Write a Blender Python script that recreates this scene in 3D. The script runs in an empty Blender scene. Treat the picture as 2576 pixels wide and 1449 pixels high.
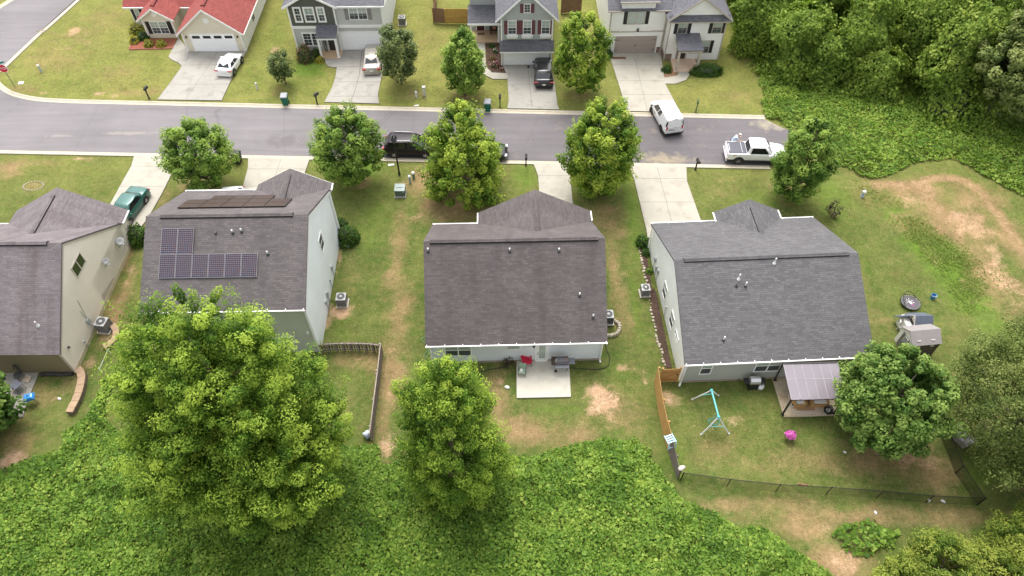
import bpy, math, random
import numpy as np
from mathutils import Vector, Matrix, noise as mnoise
R = math.radians
random.seed(7); rng = np.random.default_rng(7)
scene = bpy.context.scene
COL = scene.collection

# ------------------------------------------------------------------ camera
FPX, TH, CH = 1790.0, R(51.5), 42.5            # focal length in survey units, pitch, height
FW = Vector((0, math.cos(TH), -math.sin(TH))); UP = Vector((0, math.sin(TH), math.cos(TH)))
cam = bpy.data.cameras.new('camera'); cam.sensor_width = 36; cam.lens = 36 * FPX / 2576
cam.clip_start = .5; cam.clip_end = 4000
cob = bpy.data.objects.new('camera', cam); COL.objects.link(cob)
cob.location = (0, 0, CH); cob.rotation_euler = (R(90) - TH, 0, 0); scene.camera = cob

def ray(px, py):
    return FW + Vector((1, 0, 0)) * ((px - 1288) / FPX) - UP * ((py - 724.5) / FPX)
def at(px, py, z=0.0):
    d = ray(px, py); return Vector((0, 0, CH)) + d * ((z - CH) / d.z)
def hit(px, py, p0, n):
    o = Vector((0, 0, CH)); d = ray(px, py); return o + d * ((Vector(p0) - o).dot(n) / d.dot(n))
def zat(px, py, Y):
    d = ray(px, py); return Vector((0, 0, CH)) + d * (Y / d.y)

# ------------------------------------------------------------------ materials
def nodes(m):
    m.use_nodes = True; nt = m.node_tree; nt.nodes.clear(); return nt
def N(nt, t, **kw):
    n = nt.nodes.new(t)
    for k, v in kw.items():
        if k in n.inputs: n.inputs[k].default_value = v
        else: setattr(n, k, v)
    return n
def rgba(c): return (c[0], c[1], c[2], 1)
MATS = {}
def mat(name, c, rough=.7, metal=0., var=.12, scale=3., fine=.06, fscale=30., bump=0., bscale=40., spec=.4, stain=None, coat=0., coord='Object'):
    if name in MATS: return MATS[name]
    m = bpy.data.materials.new(name); MATS[name] = m; nt = nodes(m); L = nt.links
    tc = N(nt, 'ShaderNodeTexCoord'); src = tc.outputs[coord]
    n1 = N(nt, 'ShaderNodeTexNoise', Scale=scale, Detail=5., Roughness=.6); L.new(src, n1.inputs['Vector'])
    n2 = N(nt, 'ShaderNodeTexNoise', Scale=fscale, Detail=3.); L.new(src, n2.inputs['Vector'])
    mr = N(nt, 'ShaderNodeMapRange'); L.new(n1.outputs['Fac'], mr.inputs[0])
    mr.inputs[1].default_value = .25; mr.inputs[2].default_value = .75; mr.inputs[3].default_value = 1 - var; mr.inputs[4].default_value = 1 + var
    mr2 = N(nt, 'ShaderNodeMapRange'); L.new(n2.outputs['Fac'], mr2.inputs[0])
    mr2.inputs[1].default_value = .3; mr2.inputs[2].default_value = .7; mr2.inputs[3].default_value = 1 - fine; mr2.inputs[4].default_value = 1 + fine
    mu = N(nt, 'ShaderNodeMath', operation='MULTIPLY'); L.new(mr.outputs[0], mu.inputs[0]); L.new(mr2.outputs[0], mu.inputs[1])
    vm = N(nt, 'ShaderNodeVectorMath', operation='SCALE'); vm.inputs[0].default_value = c[:3]; L.new(mu.outputs[0], vm.inputs['Scale'])
    out = vm.outputs[0]
    if stain:
        sc, s2, amt, lo = stain
        n3 = N(nt, 'ShaderNodeTexNoise', Scale=s2, Detail=6., Roughness=.65); L.new(src, n3.inputs['Vector'])
        r3 = N(nt, 'ShaderNodeMapRange'); L.new(n3.outputs['Fac'], r3.inputs[0]); r3.inputs[1].default_value = lo; r3.inputs[2].default_value = lo + .2; r3.inputs[3].default_value = 0; r3.inputs[4].default_value = amt
        mx = N(nt, 'ShaderNodeMix', data_type='RGBA'); L.new(r3.outputs[0], mx.inputs[0]); L.new(out, mx.inputs[6]); mx.inputs[7].default_value = rgba(sc)
        out = mx.outputs[2]
    b = N(nt, 'ShaderNodeBsdfPrincipled', Roughness=rough, Metallic=metal); b.inputs['Specular IOR Level'].default_value = spec
    if coat: b.inputs['Coat Weight'].default_value = coat; b.inputs['Coat Roughness'].default_value = .08
    L.new(out, b.inputs['Base Color'])
    if bump:
        n4 = N(nt, 'ShaderNodeTexNoise', Scale=bscale, Detail=4.); L.new(src, n4.inputs['Vector'])
        bp = N(nt, 'ShaderNodeBump', Strength=bump, Distance=.05); L.new(n4.outputs['Fac'], bp.inputs['Height']); L.new(bp.outputs[0], b.inputs['Normal'])
    o = N(nt, 'ShaderNodeOutputMaterial'); L.new(b.outputs[0], o.inputs[0]); return m

def siding(name, c, pitch=.13, var=.05, dirt=None):
    """horizontal lap boards in z, with a shadow-casting bump and faint weathering"""
    if name in MATS: return MATS[name]
    m = bpy.data.materials.new(name); MATS[name] = m; nt = nodes(m); L = nt.links
    tc = N(nt, 'ShaderNodeTexCoord'); sp = N(nt, 'ShaderNodeSeparateXYZ'); L.new(tc.outputs['Object'], sp.inputs[0])
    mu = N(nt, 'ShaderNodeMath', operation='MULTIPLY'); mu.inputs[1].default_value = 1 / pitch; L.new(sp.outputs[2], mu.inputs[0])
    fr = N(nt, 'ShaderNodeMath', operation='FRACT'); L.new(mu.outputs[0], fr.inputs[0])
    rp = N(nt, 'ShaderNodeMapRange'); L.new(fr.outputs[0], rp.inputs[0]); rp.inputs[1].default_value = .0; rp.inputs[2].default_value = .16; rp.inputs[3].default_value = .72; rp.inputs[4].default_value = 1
    n1 = N(nt, 'ShaderNodeTexNoise', Scale=.6, Detail=5.); L.new(tc.outputs['Object'], n1.inputs['Vector'])
    r1 = N(nt, 'ShaderNodeMapRange'); L.new(n1.outputs['Fac'], r1.inputs[0]); r1.inputs[1].default_value = .3; r1.inputs[2].default_value = .7; r1.inputs[3].default_value = 1 - var; r1.inputs[4].default_value = 1 + var
    m2 = N(nt, 'ShaderNodeMath', operation='MULTIPLY'); L.new(rp.outputs[0], m2.inputs[0]); L.new(r1.outputs[0], m2.inputs[1])
    vm = N(nt, 'ShaderNodeVectorMath', operation='SCALE'); vm.inputs[0].default_value = c[:3]; L.new(m2.outputs[0], vm.inputs['Scale'])
    out = vm.outputs[0]
    if dirt:
        n3 = N(nt, 'ShaderNodeTexNoise', Scale=.9, Detail=6., Roughness=.7); L.new(tc.outputs['Object'], n3.inputs['Vector'])
        r3 = N(nt, 'ShaderNodeMapRange'); L.new(n3.outputs['Fac'], r3.inputs[0]); r3.inputs[1].default_value = .55; r3.inputs[2].default_value = .8; r3.inputs[4].default_value = .35
        mx = N(nt, 'ShaderNodeMix', data_type='RGBA'); L.new(r3.outputs[0], mx.inputs[0]); L.new(out, mx.inputs[6]); mx.inputs[7].default_value = rgba(dirt); out = mx.outputs[2]
    b = N(nt, 'ShaderNodeBsdfPrincipled', Roughness=.6); b.inputs['Specular IOR Level'].default_value = .3
    L.new(out, b.inputs['Base Color'])
    bp = N(nt, 'ShaderNodeBump', Strength=.6, Distance=.02); L.new(fr.outputs[0], bp.inputs['Height']); L.new(bp.outputs[0], b.inputs['Normal'])
    o = N(nt, 'ShaderNodeOutputMaterial'); L.new(b.outputs[0], o.inputs[0]); return m

def shingle(name, c1, c2, streak=(.05, .045, .045), samt=.35, blotch=.18):
    """tab shingles on the UV map (metres along the eave / up the slope), run-down algae streaks"""
    if name in MATS: return MATS[name]
    m = bpy.data.materials.new(name); MATS[name] = m; nt = nodes(m); L = nt.links
    uv = N(nt, 'ShaderNodeUVMap')
    mp = N(nt, 'ShaderNodeMapping'); L.new(uv.outputs[0], mp.inputs[0])
    br = N(nt, 'ShaderNodeTexBrick', Scale=1., **{'Mortar Size': .010, 'Mortar Smooth': .3, 'Bias': 0., 'Brick Width': .36, 'Row Height': .145})
    br.offset = .37; br.offset_frequency = 2; br.squash_frequency = 3; br.squash = 1.4
    br.inputs['Color1'].default_value = rgba(c1); br.inputs['Color2'].default_value = rgba(c2); br.inputs['Mortar'].default_value = rgba([x * .72 for x in c1])
    L.new(mp.outputs[0], br.inputs['Vector'])
    n1 = N(nt, 'ShaderNodeTexNoise', Scale=.35, Detail=6., Roughness=.6); L.new(uv.outputs[0], n1.inputs['Vector'])
    r1 = N(nt, 'ShaderNodeMapRange'); L.new(n1.outputs['Fac'], r1.inputs[0]); r1.inputs[1].default_value = .25; r1.inputs[2].default_value = .75; r1.inputs[3].default_value = 1 - blotch; r1.inputs[4].default_value = 1 + blotch
    vm = N(nt, 'ShaderNodeVectorMath', operation='SCALE'); L.new(br.outputs['Color'], vm.inputs[0]); L.new(r1.outputs[0], vm.inputs['Scale'])
    n5 = N(nt, 'ShaderNodeTexNoise', Scale=9., Detail=4.); L.new(uv.outputs[0], n5.inputs['Vector'])
    r5 = N(nt, 'ShaderNodeMapRange'); L.new(n5.outputs['Fac'], r5.inputs[0]); r5.inputs[1].default_value = .3; r5.inputs[2].default_value = .7; r5.inputs[3].default_value = .88; r5.inputs[4].default_value = 1.12
    vm2 = N(nt, 'ShaderNodeVectorMath', operation='SCALE'); L.new(vm.outputs[0], vm2.inputs[0]); L.new(r5.outputs[0], vm2.inputs['Scale'])
    m2 = N(nt, 'ShaderNodeMapping'); m2.inputs['Scale'].default_value = (1.1, .09, 1); L.new(uv.outputs[0], m2.inputs[0])
    n3 = N(nt, 'ShaderNodeTexNoise', Scale=1., Detail=5.); L.new(m2.outputs[0], n3.inputs['Vector'])
    r3 = N(nt, 'ShaderNodeMapRange'); L.new(n3.outputs['Fac'], r3.inputs[0]); r3.inputs[1].default_value = .48; r3.inputs[2].default_value = .72; r3.inputs[4].default_value = samt
    mx = N(nt, 'ShaderNodeMix', data_type='RGBA'); L.new(r3.outputs[0], mx.inputs[0]); L.new(vm2.outputs[0], mx.inputs[6]); mx.inputs[7].default_value = rgba(streak)
    b = N(nt, 'ShaderNodeBsdfPrincipled', Roughness=.85); b.inputs['Specular IOR Level'].default_value = .3
    L.new(mx.outputs[2], b.inputs['Base Color'])
    bp = N(nt, 'ShaderNodeBump', Strength=.5, Distance=.02); L.new(br.outputs['Color'], bp.inputs['Height']); L.new(bp.outputs[0], b.inputs['Normal'])
    o = N(nt, 'ShaderNodeOutputMaterial'); L.new(b.outputs[0], o.inputs[0]); return m

def leafmat(name, c_dark, c_mid, c_light, trans=.3, rough=.55, spec=.3):
    spec *= .35; rough = max(rough, .5)
    """foliage: colour runs over the per-leaf value 'v'"""
    if name in MATS: return MATS[name]
    m = bpy.data.materials.new(name); MATS[name] = m; nt = nodes(m); L = nt.links
    at_ = N(nt, 'ShaderNodeAttribute', attribute_name='v')
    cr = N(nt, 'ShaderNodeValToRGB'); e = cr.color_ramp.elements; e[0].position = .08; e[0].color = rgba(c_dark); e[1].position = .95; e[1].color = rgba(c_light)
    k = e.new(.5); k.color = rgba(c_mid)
    L.new(at_.outputs['Fac'], cr.inputs[0])
    b = N(nt, 'ShaderNodeBsdfPrincipled', Roughness=rough); b.inputs['Specular IOR Level'].default_value = spec
    L.new(cr.outputs[0], b.inputs['Base Color'])
    t = N(nt, 'ShaderNodeBsdfTranslucent'); hs = N(nt, 'ShaderNodeHueSaturation', Saturation=1.1, Value=1.35); L.new(cr.outputs[0], hs.inputs['Color']); L.new(hs.outputs[0], t.inputs[0])
    ms = N(nt, 'ShaderNodeMixShader'); ms.inputs[0].default_value = trans; L.new(b.outputs[0], ms.inputs[1]); L.new(t.outputs[0], ms.inputs[2])
    o = N(nt, 'ShaderNodeOutputMaterial'); L.new(ms.outputs[0], o.inputs[0]); return m

def gridmat(name, base, line, nx, ny, wline, rough=.15, spec=.6, var=None):
    """solar cells etc.: pale grid lines on UV 0..1"""
    if name in MATS: return MATS[name]
    m = bpy.data.materials.new(name); MATS[name] = m; nt = nodes(m); L = nt.links
    uv = N(nt, 'ShaderNodeUVMap')
    br = N(nt, 'ShaderNodeTexBrick', Scale=1., **{'Mortar Size': wline, 'Mortar Smooth': .1, 'Bias': 0., 'Brick Width': 1. / nx, 'Row Height': 1. / ny})
    br.offset = 0; br.squash = 1
    br.inputs['Color1'].default_value = rgba(base); br.inputs['Color2'].default_value = rgba(var or base); br.inputs['Mortar'].default_value = rgba(line)
    L.new(uv.outputs[0], br.inputs['Vector'])
    b = N(nt, 'ShaderNodeBsdfPrincipled', Roughness=rough); b.inputs['Specular IOR Level'].default_value = spec
    L.new(br.outputs['Color'], b.inputs['Base Color'])
    o = N(nt, 'ShaderNodeOutputMaterial'); L.new(b.outputs[0], o.inputs[0]); return m

# ------------------------------------------------------------------ mesh builder
class MB:
    def __init__(s): s.v = []; s.f = []; s.uv = {}; s.mi = {}; s.cur = 0
    def pts(s, p): i = len(s.v); s.v += [tuple(q) for q in p]; return i
    def face(s, idx, uv=None):
        if uv: s.uv[len(s.f)] = uv
        if s.cur: s.mi[len(s.f)] = s.cur
        s.f.append(tuple(idx))
    def poly(s, p, uv=None): i = s.pts(p); s.face(range(i, i + len(p)), uv)
    def box(s, c, d, rz=0, M=None):
        x, y, z = d[0] / 2, d[1] / 2, d[2] / 2
        p = [Vector((sx * x, sy * y, sz * z)) for sz in (-1, 1) for sx, sy in ((-1, -1), (1, -1), (1, 1), (-1, 1))]
        if rz: p = [Matrix.Rotation(rz, 3, 'Z') @ q for q in p]
        if M: p = [M @ q for q in p]
        i = s.pts([q + Vector(c) for q in p])
        for f in ((0, 3, 2, 1), (4, 5, 6, 7), (0, 1, 5, 4), (1, 2, 6, 5), (2, 3, 7, 6), (3, 0, 4, 7)): s.face([i + k for k in f])
        return s
    def hexa(s, b, t):
        """eight corners: bottom loop b (ccw from above), top loop t"""
        i = s.pts(list(b) + list(t))
        n = len(b); s.face([i + k for k in range(n)][::-1]); s.face([i + n + k for k in range(n)])
        for k in range(n): j = (k + 1) % n; s.face((i + k, i + j, i + n + j, i + n + k))
        return s
    def prism(s, p2, z0, z1): return s.hexa([(x, y, z0) for x, y in p2], [(x, y, z1) for x, y in p2])
    def slab(s, q, th, uv=None):
        """quad q (ccw seen from outside) thickened inwards"""
        q = [Vector(a) for a in q]; n = (q[1] - q[0]).cross(q[2] - q[0]).normalized() * -th
        i = s.pts(q + [a + n for a in q]); k = len(q)
        s.face(range(i, i + k), uv); s.face([i + k + j for j in range(k)][::-1])
        for a in range(k): b = (a + 1) % k; s.face((i + b, i + a, i + k + a, i + k + b))
        return s
    def tube(s, P, r, n=8, cap=True):
        P = [Vector(p) for p in P]; r = r if hasattr(r, '__len__') else [r] * len(P); base = len(s.v)
        for a, p in enumerate(P):
            d = (P[min(a + 1, len(P) - 1)] - P[max(a - 1, 0)]).normalized()
            u = d.cross(Vector((0, 0, 1)) if abs(d.z) < .95 else Vector((1, 0, 0))).normalized(); w = d.cross(u)
            s.pts([p + (u * math.cos(2 * math.pi * k / n) + w * math.sin(2 * math.pi * k / n)) * r[a] for k in range(n)])
        for a in range(len(P) - 1):
            for k in range(n):
                j = (k + 1) % n; s.face((base + a * n + k, base + a * n + j, base + (a + 1) * n + j, base + (a + 1) * n + k))
        if cap: s.face([base + k for k in range(n)][::-1]); s.face([base + (len(P) - 1) * n + k for k in range(n)])
        return s
    def lathe(s, prof, n=16, c=(0, 0, 0), axis='Z'):
        base = len(s.v)
        for r_, z in prof:
            for k in range(n):
                a = 2 * math.pi * k / n; q = (r_ * math.cos(a), r_ * math.sin(a), z)
                if axis == 'Y': q = (q[0], q[2], q[1])
                if axis == 'X': q = (q[2], q[0], q[1])
                s.v.append((q[0] + c[0], q[1] + c[1], q[2] + c[2]))
        for a in range(len(prof) - 1):
            for k in range(n):
                j = (k + 1) % n; s.face((base + a * n + k, base + a * n + j, base + (a + 1) * n + j, base + (a + 1) * n + k))
        s.face([base + k for k in range(n)][::-1]); s.face([base + (len(prof) - 1) * n + k for k in range(n)])
        return s
    def loft(s, secs, cap=True):
        base = len(s.v); n = len(secs[0])
        for q in secs: s.pts(q)
        for a in range(len(secs) - 1):
            for k in range(n):
                j = (k + 1) % n; s.face((base + a * n + k, base + a * n + j, base + (a + 1) * n + j, base + (a + 1) * n + k))
        if cap: s.face([base + k for k in range(n)][::-1]); s.face([base + (len(secs) - 1) * n + k for k in range(n)])
        return s
    def blob(s, c, r, seed=0, n=10, m=7, amp=.15):
        base = len(s.v); c = Vector(c)
        for a in range(m + 1):
            t = math.pi * a / m
            for k in range(n):
                p = 2 * math.pi * k / n; d = Vector((math.sin(t) * math.cos(p), math.sin(t) * math.sin(p), math.cos(t)))
                f = 1 + amp * mnoise.noise(d * 1.7 + Vector((seed * 3.1, seed, 0))) * 2
                s.v.append((c.x + d.x * r[0] * f, c.y + d.y * r[1] * f, c.z + d.z * r[2] * f))
        for a in range(m):
            for k in range(n):
                j = (k + 1) % n; s.face((base + a * n + k, base + (a + 1) * n + k, base + (a + 1) * n + j, base + a * n + j))
        return s
    def build(s, name, m=None, parent=None, smooth=False, loc=None, bevel=0):
        me = bpy.data.meshes.new(name); me.from_pydata(s.v, [], s.f)
        ms = m if isinstance(m, (list, tuple)) else [m]
        for q in ms:
            if q: me.materials.append(q)
        if s.mi:
            for k, q in s.mi.items(): me.polygons[k].material_index = q
        if s.uv:
            ul = me.uv_layers.new(name='UVMap')
            for k, q in s.uv.items():
                for a, li in enumerate(me.polygons[k].loop_indices): ul.data[li].uv = q[a]
        import bmesh
        bm = bmesh.new(); bm.from_mesh(me); bmesh.ops.recalc_face_normals(bm, faces=bm.faces); bm.to_mesh(me); bm.free()
        if smooth:
            for p in me.polygons: p.use_smooth = True
            if smooth != True: me.set_sharp_from_angle(angle=R(smooth))
        o = bpy.data.objects.new(name, me); COL.objects.link(o)
        if parent: o.parent = parent
        if loc is not None: o.location = loc
        if bevel:
            b = o.modifiers.new('bevel', 'BEVEL'); b.width = bevel; b.segments = 2; b.limit_method = 'ANGLE'; b.angle_limit = R(40)
        return o

def tag(o, label=None, cat=None, group=None, kind=None):
    if label: o['label'] = label
    if cat: o['category'] = cat
    if group: o['group'] = group
    if kind: o['kind'] = kind
    return o
def thing(name, label, cat, loc=(0, 0, 0), rz=0, group=None):
    o = bpy.data.objects.new(name, None); COL.objects.link(o); o.location = loc; o.rotation_euler = (0, 0, rz); o.empty_display_size = .3
    return tag(o, label, cat, group)
def copy_tree(o, parent=None):
    c = o.copy(); COL.objects.link(c)
    if parent: c.parent = parent
    for ch in list(o.children): copy_tree(ch, c)
    return c
def dup(o, loc, rz=0, label=None):
    c = copy_tree(o); c.location = loc; c.rotation_euler = (0, 0, rz)
    if label: c['label'] = label
    return c
def text_mesh(name, s, size, m, parent, M, ext=.004):
    cu = bpy.data.curves.new(name, 'FONT'); cu.body = s; cu.size = size; cu.extrude = ext; cu.align_x = 'CENTER'; cu.align_y = 'CENTER'
    t = bpy.data.objects.new('lettering', cu); COL.objects.link(t)
    dg = bpy.context.evaluated_depsgraph_get(); me = bpy.data.meshes.new_from_object(t.evaluated_get(dg)); COL.objects.unlink(t); bpy.data.objects.remove(t)
    me.transform(M); me.materials.clear(); me.materials.append(m)
    o = bpy.data.objects.new(name, me); COL.objects.link(o); o.parent = parent; return o

# ------------------------------------------------------------------ leaves
def leaves(name, P, Nn, S, V, m, parent=None, asp=.8, quads=2, wild=.5):
    """one mesh of leaf-sized blades: P points, Nn normals, S lengths, V colour value"""
    n = len(P); P = np.asarray(P, float); Nn = np.asarray(Nn, float) + rng.normal(0, wild, (n, 3))
    Nn /= np.linalg.norm(Nn, axis=1)[:, None] + 1e-9
    t = rng.normal(0, 1, (n, 3)); t -= (t * Nn).sum(1)[:, None] * Nn; t /= np.linalg.norm(t, axis=1)[:, None] + 1e-9
    b = np.cross(Nn, t); S = np.asarray(S)[:, None]
    w = S * asp * .5
    if quads == 2:
        vs = np.stack([P - t * S * .5, P - t * S * .22 + b * w - Nn * S * .10, P + t * S * .22 + b * w * .85 - Nn * S * .14, P + t * S * .55 - Nn * S * .12,
                       P + t * S * .22 - b * w * .85 - Nn * S * .14, P - t * S * .22 - b * w - Nn * S * .10], 1).reshape(-1, 3)
        k = np.arange(n)[:, None] * 6
        fi = np.concatenate([k + [0, 1, 2, 3], k + [0, 3, 4, 5]], 1).reshape(-1); nf = n * 2; nv = 6
    else:
        vs = np.stack([P - t * S * .5, P + b * w, P + t * S * .5 - Nn * S * .1, P - b * w], 1).reshape(-1, 3)
        k = np.arange(n)[:, None] * 4; fi = (k + [0, 1, 2, 3]).reshape(-1); nf = n; nv = 4
    me = bpy.data.meshes.new(name); me.vertices.add(len(vs)); me.vertices.foreach_set('co', vs.ravel().astype(np.float32))
    me.loops.add(nf * 4); me.loops.foreach_set('vertex_index', fi.astype(np.int32)); me.polygons.add(nf)
    me.polygons.foreach_set('loop_start', (np.arange(nf) * 4).astype(np.int32))
    me.update(calc_edges=True)
    a = me.attributes.new('v', 'FLOAT', 'POINT'); a.data.foreach_set('value', np.repeat(np.clip(V, 0, 1), nv).astype(np.float32))
    me.materials.append(m); o = bpy.data.objects.new(name, me); COL.objects.link(o)
    if parent: o.parent = parent
    return o
def sph(n):
    d = rng.normal(0, 1, (n, 3)); return d / np.linalg.norm(d, axis=1)[:, None]
def vnoise(P, s, off=0.):
    return np.array([mnoise.noise(Vector((p[0] * s + off, p[1] * s - off, p[2] * s))) for p in P])

BARK = mat('bark', (.16, .12, .09), rough=.9, var=.3, scale=6, fine=.2, fscale=25, bump=.6)
def prof_oval(t): return math.sqrt(max(0, 1 - (2 * t - 1) ** 2)) ** .9
def prof_cone(t): return max(.02, (1 - t) ** .72) * min(1, t / .14 + .35)
def prof_egg(t): return math.sqrt(max(0, 1 - (1.75 * t - .75) ** 2)) if t > .43 else math.sqrt(max(0, 1 - ((.43 - t) / .47) ** 2))
def tree(name, label, loc, h, rad, m, cb=.18, prof=prof_egg, ncl=160, per=80, rc=.5, ls=.2, trunk=.13, seed=1, group=None, cat='tree', lean=(0, 0), vmid=.45, vvar=.18, tip=.15,
         lobes=0, quads=2, asp=.8, elong=1.35, wild=.45, droop=0., skew=(1, 1), leaders=None, shoot=.32, rag=.5):
    """trunk and limbs as tapered tubes; the crown is leaf-sized faces gathered in tufts at the ends of the limbs"""
    global rng
    keep = rng; rng = np.random.default_rng(seed); rr = random.Random(seed)
    t = thing(name, label, cat, loc, 0, group)
    def axis(z): f = z / h; return np.array([lean[0] * f * f, lean[1] * f * f, z])
    C = []; lob = [(rr.uniform(0, 6.28), rr.uniform(.15, .85), rr.uniform(.5, .9)) for _ in range(lobes)]
    k = 0
    if leaders:
        tot = sum(l[2] * l[3] for l in leaders)
        for lx_, ly_, lh, lr in leaders:
            m_ = int(ncl * lh * lr / tot); j = 0
            while j < m_:
                f = rr.random(); r0 = prof(f)
                if rr.random() > r0 * .9 + .1: continue
                a = rr.uniform(0, 6.2832); q = rr.uniform(.3, 1) ** .4; sp_ = .25 + .75 * min(1, f / .5)
                r_ = lr * r0 * q * (1 + .35 * mnoise.noise(Vector((math.cos(a) * 1.4 + lx_, math.sin(a) * 1.4 + ly_, f * 4 + seed))))
                c = np.array([lx_ * sp_ + math.cos(a) * r_, ly_ * sp_ + math.sin(a) * r_, max(.3, lh * (cb + (1 - cb) * f))]); C.append((c, q, f, a)); j += 1
        k = 10 ** 9
    while len(C) < ncl and k < ncl * 60:
        k += 1
        f = rr.random() ; r0 = prof(f)
        if rr.random() > r0 * .93 + .07: continue
        a = rr.uniform(0, 6.2832); q = rr.uniform(.35, 1) ** .45
        bumpf = 1 + rag * mnoise.noise(Vector((math.cos(a) * 1.9, math.sin(a) * 1.9, f * 5 + seed * 7.7)))
        for la, lf, lw in lob:
            da = abs((a - la + math.pi) % (2 * math.pi) - math.pi)
            bumpf += rag * .8 * math.exp(-(da / .38) ** 2 - ((f - lf) / .10) ** 2) * lw
        r_ = rad * r0 * q * bumpf
        z = h * (cb + (1 - cb) * f); c = axis(z) + np.array([math.cos(a) * r_ * skew[0], math.sin(a) * r_ * skew[1], -droop * q * rad])
        C.append((c, q, f, a))
    P = []; NN = []; V = []; S = []
    for c, q, f, a in C:
        n = max(8, int(per * rr.uniform(.6, 1.3))); cr = rc * rr.uniform(.6, 1.3) * (.75 if f > .85 else 1)
        out = np.array([math.cos(a) * .8, math.sin(a) * .8, .55 + .6 * f]); out /= np.linalg.norm(out)
        d = sph(n); d += out * .35; rad_ = rng.uniform(.35, 1, n)[:, None] ** .5
        off = d * rad_ * cr; al = (off * out).sum(1)[:, None]; off += out * al * (elong - 1)
        P.append(c + off); NN.append(d + np.array([0, 0, .7]))
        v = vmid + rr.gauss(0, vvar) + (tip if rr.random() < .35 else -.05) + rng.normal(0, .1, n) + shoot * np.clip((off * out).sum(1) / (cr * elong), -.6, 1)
        V.append(v); S.append(ls * rng.uniform(.65, 1.25, n))
    P = np.concatenate(P); NN = np.concatenate(NN); V = np.concatenate(V); S = np.concatenate(S)
    P[:, 2] = np.maximum(P[:, 2], .06)
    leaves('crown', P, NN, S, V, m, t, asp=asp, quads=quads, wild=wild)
    mb = MB(); top = h * .93; pts = [axis(top * s) for s in (0, .04, .2, .4, .6, .8, 1)]
    mb.tube([Vector(p) for p in pts], [trunk * 1.5, trunk * 1.05, trunk * .9, trunk * .7, trunk * .5, trunk * .3, .015], 9)
    tr = mb.build('trunk', BARK, t, True)
    mb = MB(); sel = rr.sample(C, min(len(C), 26))
    for c, q, f, a in sel:
        z0 = max(.12 * h, c[2] - np.hypot(c[0], c[1]) * .75 - .3); s0 = Vector(axis(min(z0, top))); e = Vector(c)
        mid = s0.lerp(e, .5) + Vector((0, 0, -.06 * (e - s0).length)); r0 = trunk * .42 * (1 - z0 / h) + .012
        mb.tube([s0, mid, e], [r0, r0 * .6, .008], 6)
    mb.build('limb', BARK, t, True)
    rng = keep
    return t
def shrub(name, label, loc, rx, ry, h, m, n=700, ls=.11, seed=3, group=None, cat='shrub', vmid=.45, vvar=.15, flowers=None, stems=True):
    global rng
    keep = rng; rng = np.random.default_rng(seed)
    t = thing(name, label, cat, loc, 0, group)
    d = sph(n); d[:, 2] = np.abs(d[:, 2]) * 1.0; bump = 1 + .18 * np.array([mnoise.noise(Vector(tuple(q * 2.3)) + Vector((seed, 0, 0))) for q in d]) * 1.5
    r_ = rng.uniform(.72, 1.04, n) * bump
    P = d * r_[:, None] * np.array([rx, ry, h]); P[:, 2] = np.maximum(P[:, 2], .03)
    V = vmid + rng.normal(0, vvar, n) + .12 * np.array([mnoise.noise(Vector(tuple(q * 3))) for q in d])
    leaves('foliage', P, d + np.array([0, 0, .3]), ls * rng.uniform(.7, 1.3, n), V, m, t)
    mb = MB().blob((0, 0, h * .42), (rx * .72, ry * .72, h * .42), seed, 12, 8, .12); mb.build('dark_core', mat('shaded shrub core', (.03, .035, .018), rough=.95, var=.3), t, True)  # solid dark blob: shade inside the shrub put into its colour
    if flowers:
        fm, k = flowers; d = sph(k); d[:, 2] = np.abs(d[:, 2])
        P = d * 1.05 * np.array([rx, ry, h]); leaves('blossom', P, d, rng.uniform(.08, .16, k), rng.uniform(0, 1, k), fm, t)
    rng = keep
    return t
# ------------------------------------------------------------------ light, sky, exposure
w = bpy.data.worlds.new('World'); scene.world = w; w.use_nodes = True; nt = w.node_tree; bg = nt.nodes['Background']
sky = nt.nodes.new('ShaderNodeTexSky'); sky.sky_type = 'NISHITA'; sky.sun_disc = False
SUN_EL, SUN_AZ = R(64), R(-10)                    # azimuth clockwise from +y
sky.sun_elevation = SUN_EL; sky.sun_rotation = SUN_AZ; sky.air_density = 1.; sky.dust_density = 4.; sky.ozone_density = 1.
hs = nt.nodes.new('ShaderNodeHueSaturation'); hs.inputs['Saturation'].default_value = .20       # high thin cloud
nt.links.new(sky.outputs[0], hs.inputs['Color']); nt.links.new(hs.outputs[0], bg.inputs[0]); bg.inputs[1].default_value = .15
sl = bpy.data.lights.new('sun', 'SUN'); sl.energy = .85; sl.angle = R(32); sl.color = (1, .95, .87)
so = bpy.data.objects.new('sun', sl); COL.objects.link(so)
sd = Vector((math.sin(SUN_AZ) * math.cos(SUN_EL), math.cos(SUN_AZ) * math.cos(SUN_EL), math.sin(SUN_EL)))
so.rotation_euler = sd.to_track_quat('Z', 'Y').to_euler(); so.location = (0, 0, 80)
scene.view_settings.view_transform = 'Standard'; scene.view_settings.look = 'None'; scene.view_settings.exposure = 1.36; scene.view_settings.gamma = 1

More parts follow.
